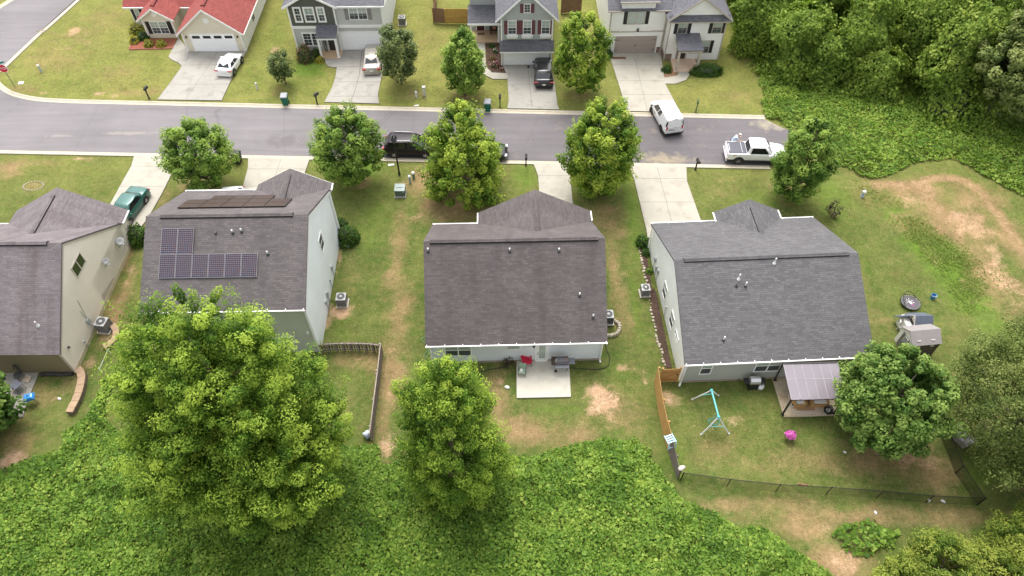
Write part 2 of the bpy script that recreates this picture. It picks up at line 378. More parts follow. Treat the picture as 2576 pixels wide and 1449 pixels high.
# ------------------------------------------------------------------ ground sheet: lawn with worn, dry and clay patches
BL = []
def blob(k, px, py, rx, ry=None, s=1.0, rot=0): BL.append((k, px, py, rx, ry if ry else rx, s, rot))
D, C_, U = 0, 1, 2     # dry straw, bare clay, lush
for a in ((1000, 640, 26, 120, .62), (1005, 800, 34, 90, .75), (985, 950, 42, 90, .8), (960, 1060, 22, 70, .6), (1120, 520, 85, 42, .85), (1060, 450, 45, 34, .8), (1180, 585, 50, 40, .6), (1010, 565, 25, 14, .4),
          (1530, 545, 48, 60, .62), (1545, 690, 18, 120, .62), (1575, 790, 20, 110, .5), (1250, 1010, 36, 80, .75), (1300, 1085, 150, 34, .8), (1460, 1095, 70, 40, .7), (1540, 1020, 70, 60, .55), (1600, 1040, 40, 60, .4),
          (2050, 1160, 220, 40, .52), (1800, 1130, 80, 60, .4), (2230, 1150, 130, 50, .7), (2350, 1190, 80, 50, .72), (1880, 1268, 190, 20, .7), (2120, 1300, 220, 26, .7), (2350, 1300, 170, 36, .6), (2120, 1420, 70, 60, .9), (2000, 1330, 90, 30, .8),
          (2310, 480, 130, 38, .8), (2400, 560, 115, 62, .9), (2490, 690, 60, 90, .8), (2540, 600, 40, 80, .75), (2290, 570, 60, 25, .6), (2210, 460, 50, 30, .5), (2440, 500, 90, 40, .7), (2330, 625, 20, 40, .35), (2200, 800, 60, 40, .35), (2140, 700, 50, 60, .3), (2330, 1040, 60, 60, .5), (2520, 1060, 50, 60, .5),
          (305, 640, 26, 130, .85), (290, 780, 24, 90, .85), (345, 520, 12, 30, .4), (420, 490, 30, 40, .5), (500, 470, 60, 30, .55), (15, 425, 48, 28, .75), (85, 465, 30, 14, .55), (110, 990, 60, 40, .5), (180, 960, 40, 40, .45), (40, 1120, 60, 36, .6), (60, 1060, 40, 30, .4),
          (880, 900, 60, 22, .55), (930, 905, 30, 30, .7), (860, 1020, 40, 60, .35), (880, 700, 30, 100, .3), (893, 458, 40, 16, .8), (1035, 240, 40, 14, .5), (705, 225, 26, 14, .4), (1170, 240, 30, 12, .7), (1455, 240, 34, 10, .6), (520, 470, 30, 12, .6),
          (200, 90, 80, 34, .45), (130, 150, 90, 40, .4), (280, 180, 90, 30, .35), (60, 225, 60, 14, .5), (330, 232, 90, 12, .5), (270, 40, 60, 40, .4), (1850, 240, 60, 30, .35), (1080, 100, 60, 60, .3), (1150, 560, 40, 30, .5), (1990, 470, 60, 30, .4), (2030, 560, 50, 30, .35), (1830, 480, 60, 30, .3), (100, 410, 70, 10, .5), (640, 60, 12, 70, .45), (800, 50, 20, 60, .3)): blob(D, *a)
for a in ((1512, 1000, 44, 44, 1.1), (1620, 945, 18, 30, .6), (1565, 925, 20, 12, .7), (1260, 960, 18, 16, .6), (1688, 1000, 30, 26, .8), (1745, 1065, 10, 16, .55), (1850, 1062, 26, 18, .7), (1790, 1075, 20, 10, .5), (1950, 1020, 20, 12, .3), (860, 780, 34, 22, .9), (855, 640, 10, 80, .55), (830, 800, 10, 90, .65), (975, 1122, 30, 34, .75), (985, 985, 20, 8, .55),
          (255, 235, 22, 6, .85), (285, 241, 18, 6, .8), (185, 80, 16, 12, .75), (178, 122, 10, 6, .6), (68, 163, 10, 6, .5), (110, 232, 20, 6, .6), (215, 400, 50, 6, .85), (135, 425, 8, 4, .5), (75, 1160, 60, 16, .85), (30, 1160, 40, 30, .8), (140, 1005, 14, 10, .6), (160, 985, 14, 12, .55), (230, 905, 20, 26, .6), (270, 850, 22, 20, .5), (320, 700, 10, 90, .5), (1815, 1470 - 724, 1, 1, 0),
          (2260, 1120, 90, 40, .65), (2290, 1060, 50, 40, .6), (2330, 1160, 70, 30, .5), (2480, 1060, 50, 34, .55), (2540, 1220, 40, 26, .7), (2130, 1415, 40, 40, .6), (2100, 1330, 60, 14, .45), (2520, 700, 40, 60, .6), (2400, 740, 18, 14, .0), (2290, 505, 60, 20, .55), (2430, 560, 60, 50, .62), (2320, 470, 60, 20, .5), (2510, 650, 30, 50, .6), (2480, 690, 20, 30, .4), (2420, 705, 16, 14, .55), (2350, 640, 10, 16, .5), (2180, 690, 10, 8, .3), (425, 485, 10, 10, .6), (1005, 470, 18, 34, .5), (1310, 1045, 30, 14, .3), (690, 125, 12, 10, .7), (1850, 120, 14, 10, .5), (2130, 1005, 70, 30, .4), (1095, 545, 80, 34, .35), (1700, 960, 14, 10, .7), (900, 905, 16, 8, .5), (990, 720, 10, 40, .35), (985, 890, 14, 24, .4)): blob(C_, *a)
for a in ((2330, 600, 60, 60, .95), (2400, 690, 65, 65, 1.), (2450, 740, 55, 55, 1.), (2280, 550, 45, 28, .9), (2370, 640, 60, 60, .95), (900, 430, 60, 46, .8), (770, 170, 60, 36, .7), (860, 800, 40, 130, .35), (930, 560, 60, 80, .35), (1590, 560, 20, 120, .55), (1600, 760, 16, 120, .4), (1325, 440, 40, 40, .5), (1900, 500, 90, 40, .35), (2090, 500, 60, 60, .45), (2160, 640, 30, 90, .3), (1880, 720, 20, 20, 0), (1970, 215, 30, 30, .3), (830, 1000, 50, 60, .55), (1700, 1150, 40, 60, .45), (1400, 1030, 80, 16, .35), (1560, 950, 40, 60, .3), (260, 140, 50, 14, .0), (640, 200, 50, 40, .25), (1940, 250, 60, 30, .2), (700, 80, 30, 50, .3), (1010, 160, 40, 60, .25), (2470, 1200, 60, 40, .6), (2500, 830, 60, 60, .5)): blob(U, *a)
TRACK = [(2205, 468), (2250, 462), (2300, 470), (2335, 452), (2380, 446), (2430, 456), (2475, 490), (2515, 545), (2545, 595), (2580, 640)]
TRACK2 = [(2300, 470), (2340, 500), (2375, 545), (2400, 560)]
def axis_coords(lo, hi, st, far):
    a = list(np.arange(lo, hi + 1e-6, st)); return np.array([-f for f in far[::-1]] + a + list(far)) if lo < 0 else np.array(a)
xs = np.concatenate([[-2500, -900, -300, -120, -80], np.arange(-64, 64.01, .4), [80, 120, 300, 900, 2500]])
ys = np.concatenate([[-1500, -400, -100, -20, 0], np.arange(9, 82.01, .4), [90, 110, 160, 300, 900, 3000]])
X, Y = np.meshgrid(xs, ys); n = X.size
Z = np.zeros_like(X)
mask = np.zeros((n, 4), np.float32); mask[:, 3] = 1; fx, fy = X.ravel(), Y.ravel()
w1 = np.array([mnoise.noise(Vector((a * .42, b * .42, 3.))) for a, b in zip(fx, fy)]); w2 = np.array([mnoise.noise(Vector((a * 1.15, b * 1.15, 8.))) for a, b in zip(fx, fy)])
for k, px, py, rx, ry, s, rot in BL:
    c = at(px, py); ex = (at(px + rx, py) - c); ey = (at(px, py - ry) - c)
    d = np.sqrt(((fx - c.x) / max(ex.x, .05)) ** 2 + ((fy - c.y) / max(ey.y, .05)) ** 2)
    d = d + .55 * w1 + .45 * w2; v = s * np.clip((1.5 - d) * .85, 0, 1) ; mask[:, k] = np.maximum(mask[:, k], np.minimum(v, s))
for T in (TRACK, TRACK2):
    Wd = [at(*p) for p in T]
    for a, b in zip(Wd[:-1], Wd[1:]):
        ab = np.array([b.x - a.x, b.y - a.y]); q = np.clip(((fx - a.x) * ab[0] + (fy - a.y) * ab[1]) / (ab @ ab), 0, 1)
        d = np.hypot(fx - a.x - q * ab[0], fy - a.y - q * ab[1]); v = 1.1 * np.clip(1.6 - d / .42, 0, 1)
        mask[:, 3] = np.maximum(mask[:, 3] * 0 + mask[:, 3], 1); mask[:, 1] = np.maximum(mask[:, 1], v * .35); mask[:, 0] = np.maximum(mask[:, 0], v)
me = bpy.data.meshes.new('lawn'); nx, ny = len(xs), len(ys)
me.vertices.add(n); me.vertices.foreach_set('co', np.stack([fx, fy, Z.ravel()], 1).ravel())
I = (np.arange(ny - 1)[:, None] * nx + np.arange(nx - 1)[None]).ravel(); F4 = np.stack([I, I + 1, I + nx + 1, I + nx], 1)
me.loops.add(F4.size); me.loops.foreach_set('vertex_index', F4.ravel()); me.polygons.add(len(F4)); me.polygons.foreach_set('loop_start', np.arange(len(F4)) * 4); me.update(calc_edges=True)
ca = me.color_attributes.new('wear', 'FLOAT_COLOR', 'POINT'); ca.data.foreach_set('color', mask.ravel())
def lawn_mat():
    m = bpy.data.materials.new('lawn'); nt = nodes(m); L = nt.links
    tc = N(nt, 'ShaderNodeTexCoord'); P = tc.outputs['Object']
    def noise(s, d=5., r=.6, dist=0.):
        q = N(nt, 'ShaderNodeTexNoise', Scale=s, Detail=d, Roughness=r, Distortion=dist); L.new(P, q.inputs['Vector']); return q.outputs['Fac']
    def rng_(v, a, b, c=0., d=1.):
        q = N(nt, 'ShaderNodeMapRange'); L.new(v, q.inputs[0]); q.inputs[1].default_value = a; q.inputs[2].default_value = b; q.inputs[3].default_value = c; q.inputs[4].default_value = d; return q.outputs[0]
    def mix(f, a, b):
        q = N(nt, 'ShaderNodeMix', data_type='RGBA'); L.new(f, q.inputs[0])
        for i, v in ((6, a), (7, b)):
            if hasattr(v, 'links'): L.new(v, q.inputs[i])
            else: q.inputs[i].default_value = rgba(v)
        return q.outputs[2]
    def math_(op, a, b):
        q = N(nt, 'ShaderNodeMath', operation=op)
        for i, v in ((0, a), (1, b)):
            if hasattr(v, 'links'): L.new(v, q.inputs[i])
            else: q.inputs[i].default_value = v
        return q.outputs[0]
    sep = N(nt, 'ShaderNodeSeparateXYZ'); L.new(P, sep.inputs[0])
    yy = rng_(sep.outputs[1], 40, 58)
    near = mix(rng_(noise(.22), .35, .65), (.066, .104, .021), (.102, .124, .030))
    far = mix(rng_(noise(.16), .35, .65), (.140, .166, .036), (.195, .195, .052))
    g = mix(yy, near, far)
    g = mix(rng_(noise(1.6, 6, .7), .42, .75, 0, .55), g, (.23, .175, .075)); g = mix(rng_(noise(.8, 7, .75), .50, .72, 0, .5), g, (.07, .10, .022))
    at_ = N(nt, 'ShaderNodeAttribute', attribute_name='wear'); sc = N(nt, 'ShaderNodeSeparateColor'); L.new(at_.outputs['Color'], sc.inputs[0])
    nz = noise(1.1, 8, .72, .4); nf = noise(5.5, 6, .7)
    nn = math_('ADD', math_('MULTIPLY', nz, .65), math_('MULTIPLY', nf, .35))
    def msk(ch, lo, hi, k=1.25):
        a = math_('ADD', sc.outputs[ch], math_('MULTIPLY', math_('SUBTRACT', nn, .5), k)); a = math_('MULTIPLY', a, rng_(sc.outputs[ch], 0, .12)); return rng_(a, lo, hi)
    g = mix(rng_(noise(3.3, 3, .5), .60, .68, 0, .5), g, (.060, .092, .018)); g = mix(rng_(noise(7.5, 2, .5), .64, .72, 0, .6), g, (.33, .27, .13))
    g = mix(msk(2, .15, .75, .8), g, mix(rng_(nf, .3, .7), (.072, .135, .018), (.125, .185, .028)))
    g = mix(msk(0, .18, .85, 1.7), g, mix(rng_(nf, .3, .7), (.205, .135, .065), (.275, .195, .10)))
    g = mix(msk(1, .34, .82, 1.9), g, mix(rng_(noise(2.5), .3, .7), (.355, .218, .125), (.45, .31, .20)))
    fine = rng_(noise(10, 5, .8), .28, .72, .60, 1.40); mot = rng_(noise(2.8, 5, .65), .3, .7, .82, 1.18); mow = rng_(noise(.5, 3), .3, .7, .86, 1.14)
    vm = N(nt, 'ShaderNodeVectorMath', operation='SCALE'); L.new(g, vm.inputs[0]); L.new(math_('MULTIPLY', math_('MULTIPLY', fine, mot), mow), vm.inputs['Scale'])
    b = N(nt, 'ShaderNodeBsdfPrincipled', Roughness=.95); b.inputs['Specular IOR Level'].default_value = .1; L.new(vm.outputs[0], b.inputs['Base Color'])
    bp = N(nt, 'ShaderNodeBump', Strength=.7, Distance=.06); L.new(noise(9, 5, .75), bp.inputs['Height']); L.new(bp.outputs[0], b.inputs['Normal'])
    o = N(nt, 'ShaderNodeOutputMaterial'); L.new(b.outputs[0], o.inputs[0]); return m
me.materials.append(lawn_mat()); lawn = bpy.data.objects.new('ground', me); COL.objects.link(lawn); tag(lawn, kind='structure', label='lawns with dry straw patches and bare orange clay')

# ------------------------------------------------------------------ streets, kerbs, drives
SPOTS = []
for px, py, rx_, ry_, c_, a_ in ((1660, 398, 2.6, .7, (.30, .25, .17), .7), (1700, 404, 2.5, .4, (.30, .25, .17), .5), (1945, 312, 2.0, .9, (.33, .29, .22), .8), (1975, 395, 1.2, .8, (.3, .25, .17), .6), (340, 335, 3.2, .25, (.34, .29, .26), .45), (150, 342, 1.5, .2, (.34, .3, .27), .4), (1450, 350, 3.0, .5, (.12, .105, .105), .5), (720, 355, 2.2, .9, (.125, .112, .115), .75), (900, 330, 2.5, .3, (.12, .105, .105), .35), (400, 275, 6, .3, (.12, .105, .105), .4), (1560, 330, 4, .4, (.115, .1, .1), .4)): q_ = at(px, py); SPOTS.append((q_.x, q_.y, rx_, ry_, c_, a_))
def asphalt():
    m = bpy.data.materials.new('asphalt'); nt = nodes(m); L = nt.links
    tc = N(nt, 'ShaderNodeTexCoord'); P = tc.outputs['Object']
    def nz(s, d=5., mp=None):
        q = N(nt, 'ShaderNodeTexNoise', Scale=s, Detail=d, Roughness=.6)
        if mp:
            k = N(nt, 'ShaderNodeMapping'); k.inputs['Scale'].default_value = mp; L.new(P, k.inputs[0]); L.new(k.outputs[0], q.inputs['Vector'])
        else: L.new(P, q.inputs['Vector'])
        return q.outputs['Fac']
    def rg(v, a, b, c, d):
        q = N(nt, 'ShaderNodeMapRange'); L.new(v, q.inputs[0]); q.inputs[1].default_value = a; q.inputs[2].default_value = b; q.inputs[3].default_value = c; q.inputs[4].default_value = d; return q.outputs[0]
    sx = N(nt, 'ShaderNodeSeparateXYZ'); L.new(P, sx.inputs[0])
    cr = N(nt, 'ShaderNodeMix', data_type='RGBA'); L.new(rg(sx.outputs[0], -24, 8, 0, 1), cr.inputs[0]); cr.inputs[6].default_value = (.172, .158, .162, 1); cr.inputs[7].default_value = (.128, .115, .120, 1)
    a = rg(nz(.12), .3, .7, .84, 1.14); b_ = rg(nz(1., 5, (.12, 1.6, 1)), .3, .7, .90, 1.10); c = rg(nz(26, 3), .3, .7, .90, 1.1)
    m1 = N(nt, 'ShaderNodeMath', operation='MULTIPLY'); L.new(a, m1.inputs[0]); L.new(b_, m1.inputs[1]); m2 = N(nt, 'ShaderNodeMath', operation='MULTIPLY'); L.new(m1.outputs[0], m2.inputs[0]); L.new(c, m2.inputs[1])
    vm = N(nt, 'ShaderNodeVectorMath', operation='SCALE'); L.new(cr.outputs[2], vm.inputs[0]); L.new(m2.outputs[0], vm.inputs['Scale'])
    # straw and silt washed onto the carriageway
    s = rg(nz(.5, 7), .60, .74, 0, .5); mx = N(nt, 'ShaderNodeMix', data_type='RGBA'); mx.inputs[7].default_value = (.36, .29, .2, 1); L.new(vm.outputs[0], mx.inputs[6])
    ks = N(nt, 'ShaderNodeMath', operation='MULTIPLY'); L.new(s, ks.inputs[0]); L.new(rg(sx.outputs[0], -8, 14, .15, 1.), ks.inputs[1]); L.new(ks.outputs[0], mx.inputs[0])
    # hairline cracks
    v = N(nt, 'ShaderNodeTexVoronoi', Scale=.16); v.feature = 'DISTANCE_TO_EDGE'; k = N(nt, 'ShaderNodeMapping'); L.new(P, k.inputs[0])
    wn = N(nt, 'ShaderNodeTexNoise', Scale=.9, Detail=6.); L.new(P, wn.inputs['Vector']); mm = N(nt, 'ShaderNodeMix', data_type='VECTOR'); mm.inputs[0].default_value = .25; L.new(P, mm.inputs[4]); L.new(wn.outputs['Color'], mm.inputs[5])
    L.new(mm.outputs[1], v.inputs['Vector']); e = rg(v.outputs['Distance'], 0, .006, .28, 0)
    m3 = N(nt, 'ShaderNodeMix', data_type='RGBA'); L.new(e, m3.inputs[0]); L.new(mx.outputs[2], m3.inputs[6]); m3.inputs[7].default_value = (.06, .055, .055, 1)
    last = m3.outputs[2]
    for (cx, cy, rx_, ry_, col, amt) in SPOTS:      # silt fans and oil drips
        vs = N(nt, 'ShaderNodeVectorMath', operation='SUBTRACT'); L.new(P, vs.inputs[0]); vs.inputs[1].default_value = (cx, cy, 0)
        vd = N(nt, 'ShaderNodeVectorMath', operation='MULTIPLY'); L.new(vs.outputs[0], vd.inputs[0]); vd.inputs[1].default_value = (1 / rx_, 1 / ry_, 0)
        ln = N(nt, 'ShaderNodeVectorMath', operation='LENGTH'); L.new(vd.outputs[0], ln.inputs[0]); ad = N(nt, 'ShaderNodeMath', operation='ADD'); L.new(ln.outputs['Value'], ad.inputs[0])
        L.new(rg(nz(1.3, 7), .3, .7, -.7, .7), ad.inputs[1]); f_ = rg(ad.outputs[0], .2, 1.2, amt, 0); mq = N(nt, 'ShaderNodeMix', data_type='RGBA'); L.new(f_, mq.inputs[0]); L.new(last, mq.inputs[6]); mq.inputs[7].default_value = rgba(col); last = mq.outputs[2]
    b = N(nt, 'ShaderNodeBsdfPrincipled', Roughness=.85); b.inputs['Specular IOR Level'].default_value = .35; L.new(last, b.inputs['Base Color'])
    bp = N(nt, 'ShaderNodeBump', Strength=.25, Distance=.01); L.new(nz(60, 3), bp.inputs['Height']); L.new(bp.outputs[0], b.inputs['Normal'])
    o = N(nt, 'ShaderNodeOutputMaterial'); L.new(b.outputs[0], o.inputs[0]); return m
CONC = mat('drive concrete', (.365, .34, .285), rough=.85, var=.10, scale=.5, fine=.05, fscale=18, stain=((.22, .185, .14), .8, .5, .52), bump=.15)
CONC2 = mat('old stained concrete', (.315, .298, .265), rough=.85, var=.14, scale=.45, fine=.06, fscale=18, stain=((.15, .135, .11), .9, .6, .5), bump=.15)
CONC3 = mat('patio concrete', (.47, .44, .375), rough=.85, var=.08, scale=.7, fine=.05, fscale=18, stain=((.33, .27, .2), 1.2, .45, .52), bump=.15)
KERB = mat('kerb concrete', (.43, .38, .295), rough=.85, var=.12, scale=1.5, fine=.08, fscale=20, stain=((.3, .25, .17), .7, .4, .6))
JOINT = mat('joint', (.15, .135, .11), rough=.95)
W2 = lambda L_, z=0: [at(*p) for p in L_]
farA, farB = at(190, 260), at(1925, 300); nearA, nearB = at(0, 378), at(1935, 417)
def lx(a, b, x): return Vector((x, a.y + (b.y - a.y) * (x - a.x) / (b.x - a.x), 0))
corner = [(192, 0), (100, 80), (13, 162), (-16, 190), (-12, 212), (18, 236), (60, 249), (110, 256), (190, 260)]
cw = W2(corner)
d0 = (cw[0] - cw[2]).normalized(); l0, l1 = at(35, 0), at(0, 22); dl = (l0 - l1).normalized()
endp = W2([(1925, 300), (1965, 320), (1992, 330), (1985, 352), (1968, 380), (1938, 417)])
rd = [lx(nearA, nearB, -110)] + endp[::-1] + [cw[-1]] + cw[::-1][1:] + [cw[0] + d0 * 60, l0 + dl * 60, l1 - dl * 14, lx(farA, farB, -75) + Vector((0, 3, 0)), lx(farA, farB, -110)]
mb = MB(); mb.poly([(p.x, p.y, .006) for p in rd]); o = mb.build('road', asphalt()); tag(o, kind='structure', label='grey asphalt street with a side street joining at a rounded corner')
def strip(name, P, wd, z0, z1, side, m, label):
    """rolled kerb along a polyline: gutter lip z0 rising to z1 over wd on the given side"""
    mb = MB(); P = [Vector((p.x, p.y, 0)) for p in P]; sec = []
    for i, p in enumerate(P):
        d = (P[min(i + 1, len(P) - 1)] - P[max(i - 1, 0)]).normalized(); nrm = Vector((-d.y, d.x, 0)) * side
        sec.append([p + Vector((0, 0, -.02)), p + Vector((0, 0, z0)), p + nrm * wd * .5 + Vector((0, 0, z0 + .01)), p + nrm * wd * .75 + Vector((0, 0, z1)), p + nrm * wd + Vector((0, 0, z1)), p + nrm * wd + Vector((0, 0, -.02))])
    mb.loft(sec); return tag(mb.build(name, m), kind='structure', label=label)
def lin(a, b, n): return [a.lerp(b, i / n) for i in range(n + 1)]
strip('kerb', lin(lx(nearA, nearB, -110), nearB, 30), .5, .012, .09, -1, KERB, 'pale concrete kerb on the near side of the street')
sm = [cw[0] + d0 * 60] + cw; cpts = []
for i in range(len(sm) - 1):
    p0, p1, p2, p3 = sm[max(i - 1, 0)], sm[i], sm[i + 1], sm[min(i + 2, len(sm) - 1)]
    for k in range(6):
        t_ = k / 6; cpts.append(.5 * ((2 * p1) + (p2 - p0) * t_ + (2 * p0 - 5 * p1 + 4 * p2 - p3) * t_ ** 2 + (3 * p1 - p0 - 3 * p2 + p3) * t_ ** 3))
strip('kerb', cpts + lin(cw[-1], farB, 24), .5, .012, .09, 1, KERB, 'pale concrete kerb on the far side curving round the corner lawn')
strip('kerb', [l0 + dl * 60, l0, l1, l1 - dl * 14], .5, .012, .09, -1, KERB, 'pale kerb on the left side of the side street')

def sheet(name, P, z, m, label, joints=(), th=.10, jw=.03):
    mb = MB(); top = [(p.x, p.y, z) for p in P]; a = sum((P[i].x * P[(i + 1) % len(P)].y - P[(i + 1) % len(P)].x * P[i].y) for i in range(len(P)))
    if a < 0: top = top[::-1]
    mb.hexa([(x, y, z - th) for x, y, _ in top], top); mb.cur = 1
    for a, b in joints:
        a, b = at(*a), at(*b); d = (b - a).normalized(); nn = Vector((-d.y, d.x, 0)) * jw / 2
        mb.poly([Vector((q.x, q.y, z + .004)) for q in (a - nn, b - nn, b + nn, a + nn)])
    return tag(mb.build(name, [m, JOINT]), kind='structure', label=label)
sheet('driveway', W2([(397, 252), (425, 215), (456, 172), (458, 167), (450, 160), (430, 150), (425, 144), (437, 120), (450, 97), (476, 128), (624, 127), (617, 136), (585, 196), (558, 254)]), .096, CONC2, 'wide worn drive of the red roofed house',
      [((479, 132), (467, 160)), ((537, 150), (469, 252)), ((424, 216), (577, 213)), ((456, 166), (602, 163)), ((548, 131), (537, 150))])
sheet('driveway', W2([(817, 258), (826, 240), (836, 222), (844, 197), (853, 129), (972, 128), (966, 165), (951, 240), (954, 262)]), .096, CONC2, 'stained drive of the two tone grey house',
      [((911, 130), (904, 190)), ((904, 190), (895, 225)), ((895, 225), (883, 258)), ((842, 208), (958, 208)), ((836, 244), (951, 244)), ((850, 170), (964, 170))], jw=.05)
sheet('path', W2([(817, 147), (853, 147), (851, 170), (840, 171), (826, 168), (819, 160)]), .09, CONC2, 'rounded concrete step by the grey porch')
sheet('driveway', W2([(1262, 162), (1387, 162), (1392, 185), (1402, 265), (1407, 277), (1276, 274), (1280, 255), (1276, 190)]), .096, CONC2, 'drive under the black car', [((1327, 164), (1338, 270)), ((1277, 215), (1396, 214))])
sheet('path', W2([(1196, 108), (1220, 108), (1221, 150), (1224, 172), (1238, 184), (1277, 186), (1277, 200), (1240, 200), (1219, 190), (1210, 172), (1207, 130)]), .09, CONC, 'curved path to the maroon front door')
sheet('driveway', W2([(1534, 133), (1662, 132), (1666, 165), (1673, 212), (1698, 260), (1708, 283), (1577, 281), (1552, 200), (1535, 147)]), .096, CONC, 'drive of the white house where the van turns in', [((1597, 150), (1612, 215)), ((1612, 215), (1628, 280)), ((1553, 205), (1672, 205)), ((1566, 240), (1688, 240)), ((1541, 165), (1665, 165))])
sheet('path', W2([(1668, 197), (1671, 212), (1700, 212), (1726, 202), (1735, 188), (1733, 180), (1708, 180), (1703, 192)]), .09, CONC, 'curved path to the white portico')
sheet('driveway', W2([(338, 394), (331, 420), (300, 475), (262, 545), (240, 585), (345, 585), (372, 552), (410, 485), (432, 440), (442, 395)]), .096, CONC, 'pale drive under the green car', [((331, 420), (437, 421)), ((303, 471), (413, 471))])
sheet('driveway', W2([(625, 399), (624, 425), (610, 477), (590, 520), (745, 520), (752, 477), (764, 445), (779, 402)]), .096, CONC, 'pale drive in front of the solar panel house', [((707, 403), (690, 455)), ((625, 427), (768, 427)), ((612, 470), (757, 470))])
sheet('driveway', W2([(1342, 414), (1347, 425), (1354, 445), (1356, 480), (1358, 520), (1442, 520), (1440, 505), (1434, 445), (1436, 416)]), .096, CONC, 'narrow drive behind the centre house', [((1354, 444), (1434, 444)), ((1356, 496), (1440, 496))])
sheet('driveway', W2([(1585, 419), (1586, 430), (1594, 448), (1626, 580), (1629, 600), (1775, 600), (1764, 560), (1728, 458), (1726, 422)]), .096, CONC, 'straight pale drive behind the dark grey roofed house', [((1653, 423), (1693, 575)), ((1592, 451), (1727, 451)), ((1608, 510), (1745, 510))])
sheet('patio', W2([(1299, 906), (1431, 904), (1436, 1000), (1300, 1003)]), .12, CONC3, 'square concrete patio behind the centre house')
sheet('patio', W2([(1940, 948), (2078, 946), (2108, 1046), (1971, 1051)]), .12, mat('tan patio', (.50, .42, .30), rough=.85, var=.1, scale=.6, stain=((.24, .16, .08), .8, .7, .50)), 'tan concrete patio under the shade canopy')
sheet('patio', W2([(-40, 935), (101, 934), (75, 1000), (59, 1050), (-60, 1052)]), .10, CONC2, 'weathered patio behind the beige house')
MULCH = mat('dark mulch', (.075, .045, .032), rough=1, var=.4, scale=6, fine=.4, fscale=40, bump=.8)
REDM = mat('red mulch', (.26, .085, .05), rough=1, var=.25, scale=5, fine=.3, fscale=40, bump=.8)
sheet('mulch_bed', W2([(1222, 110), (1258, 110), (1260, 166), (1276, 167), (1276, 183), (1250, 184), (1232, 180), (1223, 160)]), .07, MULCH, 'dark planting bed beside the garage with maroon shutters')
sheet('mulch_bed', W2([(326, 124), (337, 98), (446, 98), (436, 121)]), .07, REDM, 'red mulch bed with clipped round shrubs')
sheet('mulch_bed', W2([(1658, 168), (1688, 172), (1703, 186), (1700, 196), (1670, 196), (1663, 182)]), .06, mat('pine straw', (.22, .13, .07), rough=1, var=.3, scale=6, fine=.3, fscale=40, bump=.7), 'pine straw bed beside the white portico')
sheet('mulch_bed', W2([(1607, 610), (1622, 612), (1640, 724), (1651, 737), (1690, 927), (1674, 926), (1644, 800), (1622, 690)]), .06, MULCH, 'narrow mulch bed along the pale side wall')
# ------------------------------------------------------------------ houses
WHITE = mat('white trim', (.80, .79, .76), rough=.45, var=.05, scale=1.2, stain=((.55, .53, .47), 2., .3, .62))
GLASS = mat('window glass', (.045, .06, .055), rough=.07, var=.4, scale=.8, fine=.0, spec=.9)
SCREEN = mat('insect screen', (.055, .065, .065), rough=.6, var=.15, scale=2)
REFLGL = mat('glass with painted reflection', (.36, .42, .375), rough=.18, var=.18, scale=.9, spec=.8)  # pale greenish reflection on the panes, painted as base colour
class Face:
    def __init__(s, o, u, n): s.o, s.u, s.n = Vector(o), Vector(u), Vector(n)
    def p(s, u, v, n=0): return s.o + s.u * u + s.n * n + Vector((0, 0, v))
    def box(s, mb, u0, u1, v0, v1, n0, n1):
        b = [s.p(u0, v0, n0), s.p(u1, v0, n0), s.p(u1, v0, n1), s.p(u0, v0, n1)]; mb.hexa(b, [q + Vector((0, 0, v1 - v0)) for q in b])
class House:
    def __init__(s, name, label, loc, ang, cat='house'):
        s.t = thing(name, label, cat, loc, R(ang)); s.o = Vector(loc); s.a = R(ang); s.Minv = Matrix.Rotation(-s.a, 3, 'Z'); s.M = Matrix.Rotation(s.a, 3, 'Z')
    def loc(s, p): return s.Minv @ (Vector(p) - s.o)
    def wld(s, p): return s.M @ Vector(p) + s.o
    def plane(s, px, py, p0, n): return s.loc(hit(px, py, s.wld(p0), s.M @ Vector(n)))
    def back(s, y=0): return Face((0, y, 0), (1, 0, 0), (0, -1, 0))
    def left(s, x): return Face((x, 0, 0), (0, -1, 0), (-1, 0, 0))
    def right(s, x): return Face((x, 0, 0), (0, 1, 0), (1, 0, 0))
    def uv(s, F, px, py):
        q = s.plane(px, py, F.o, F.n); return (q - F.o).dot(F.u), q.z
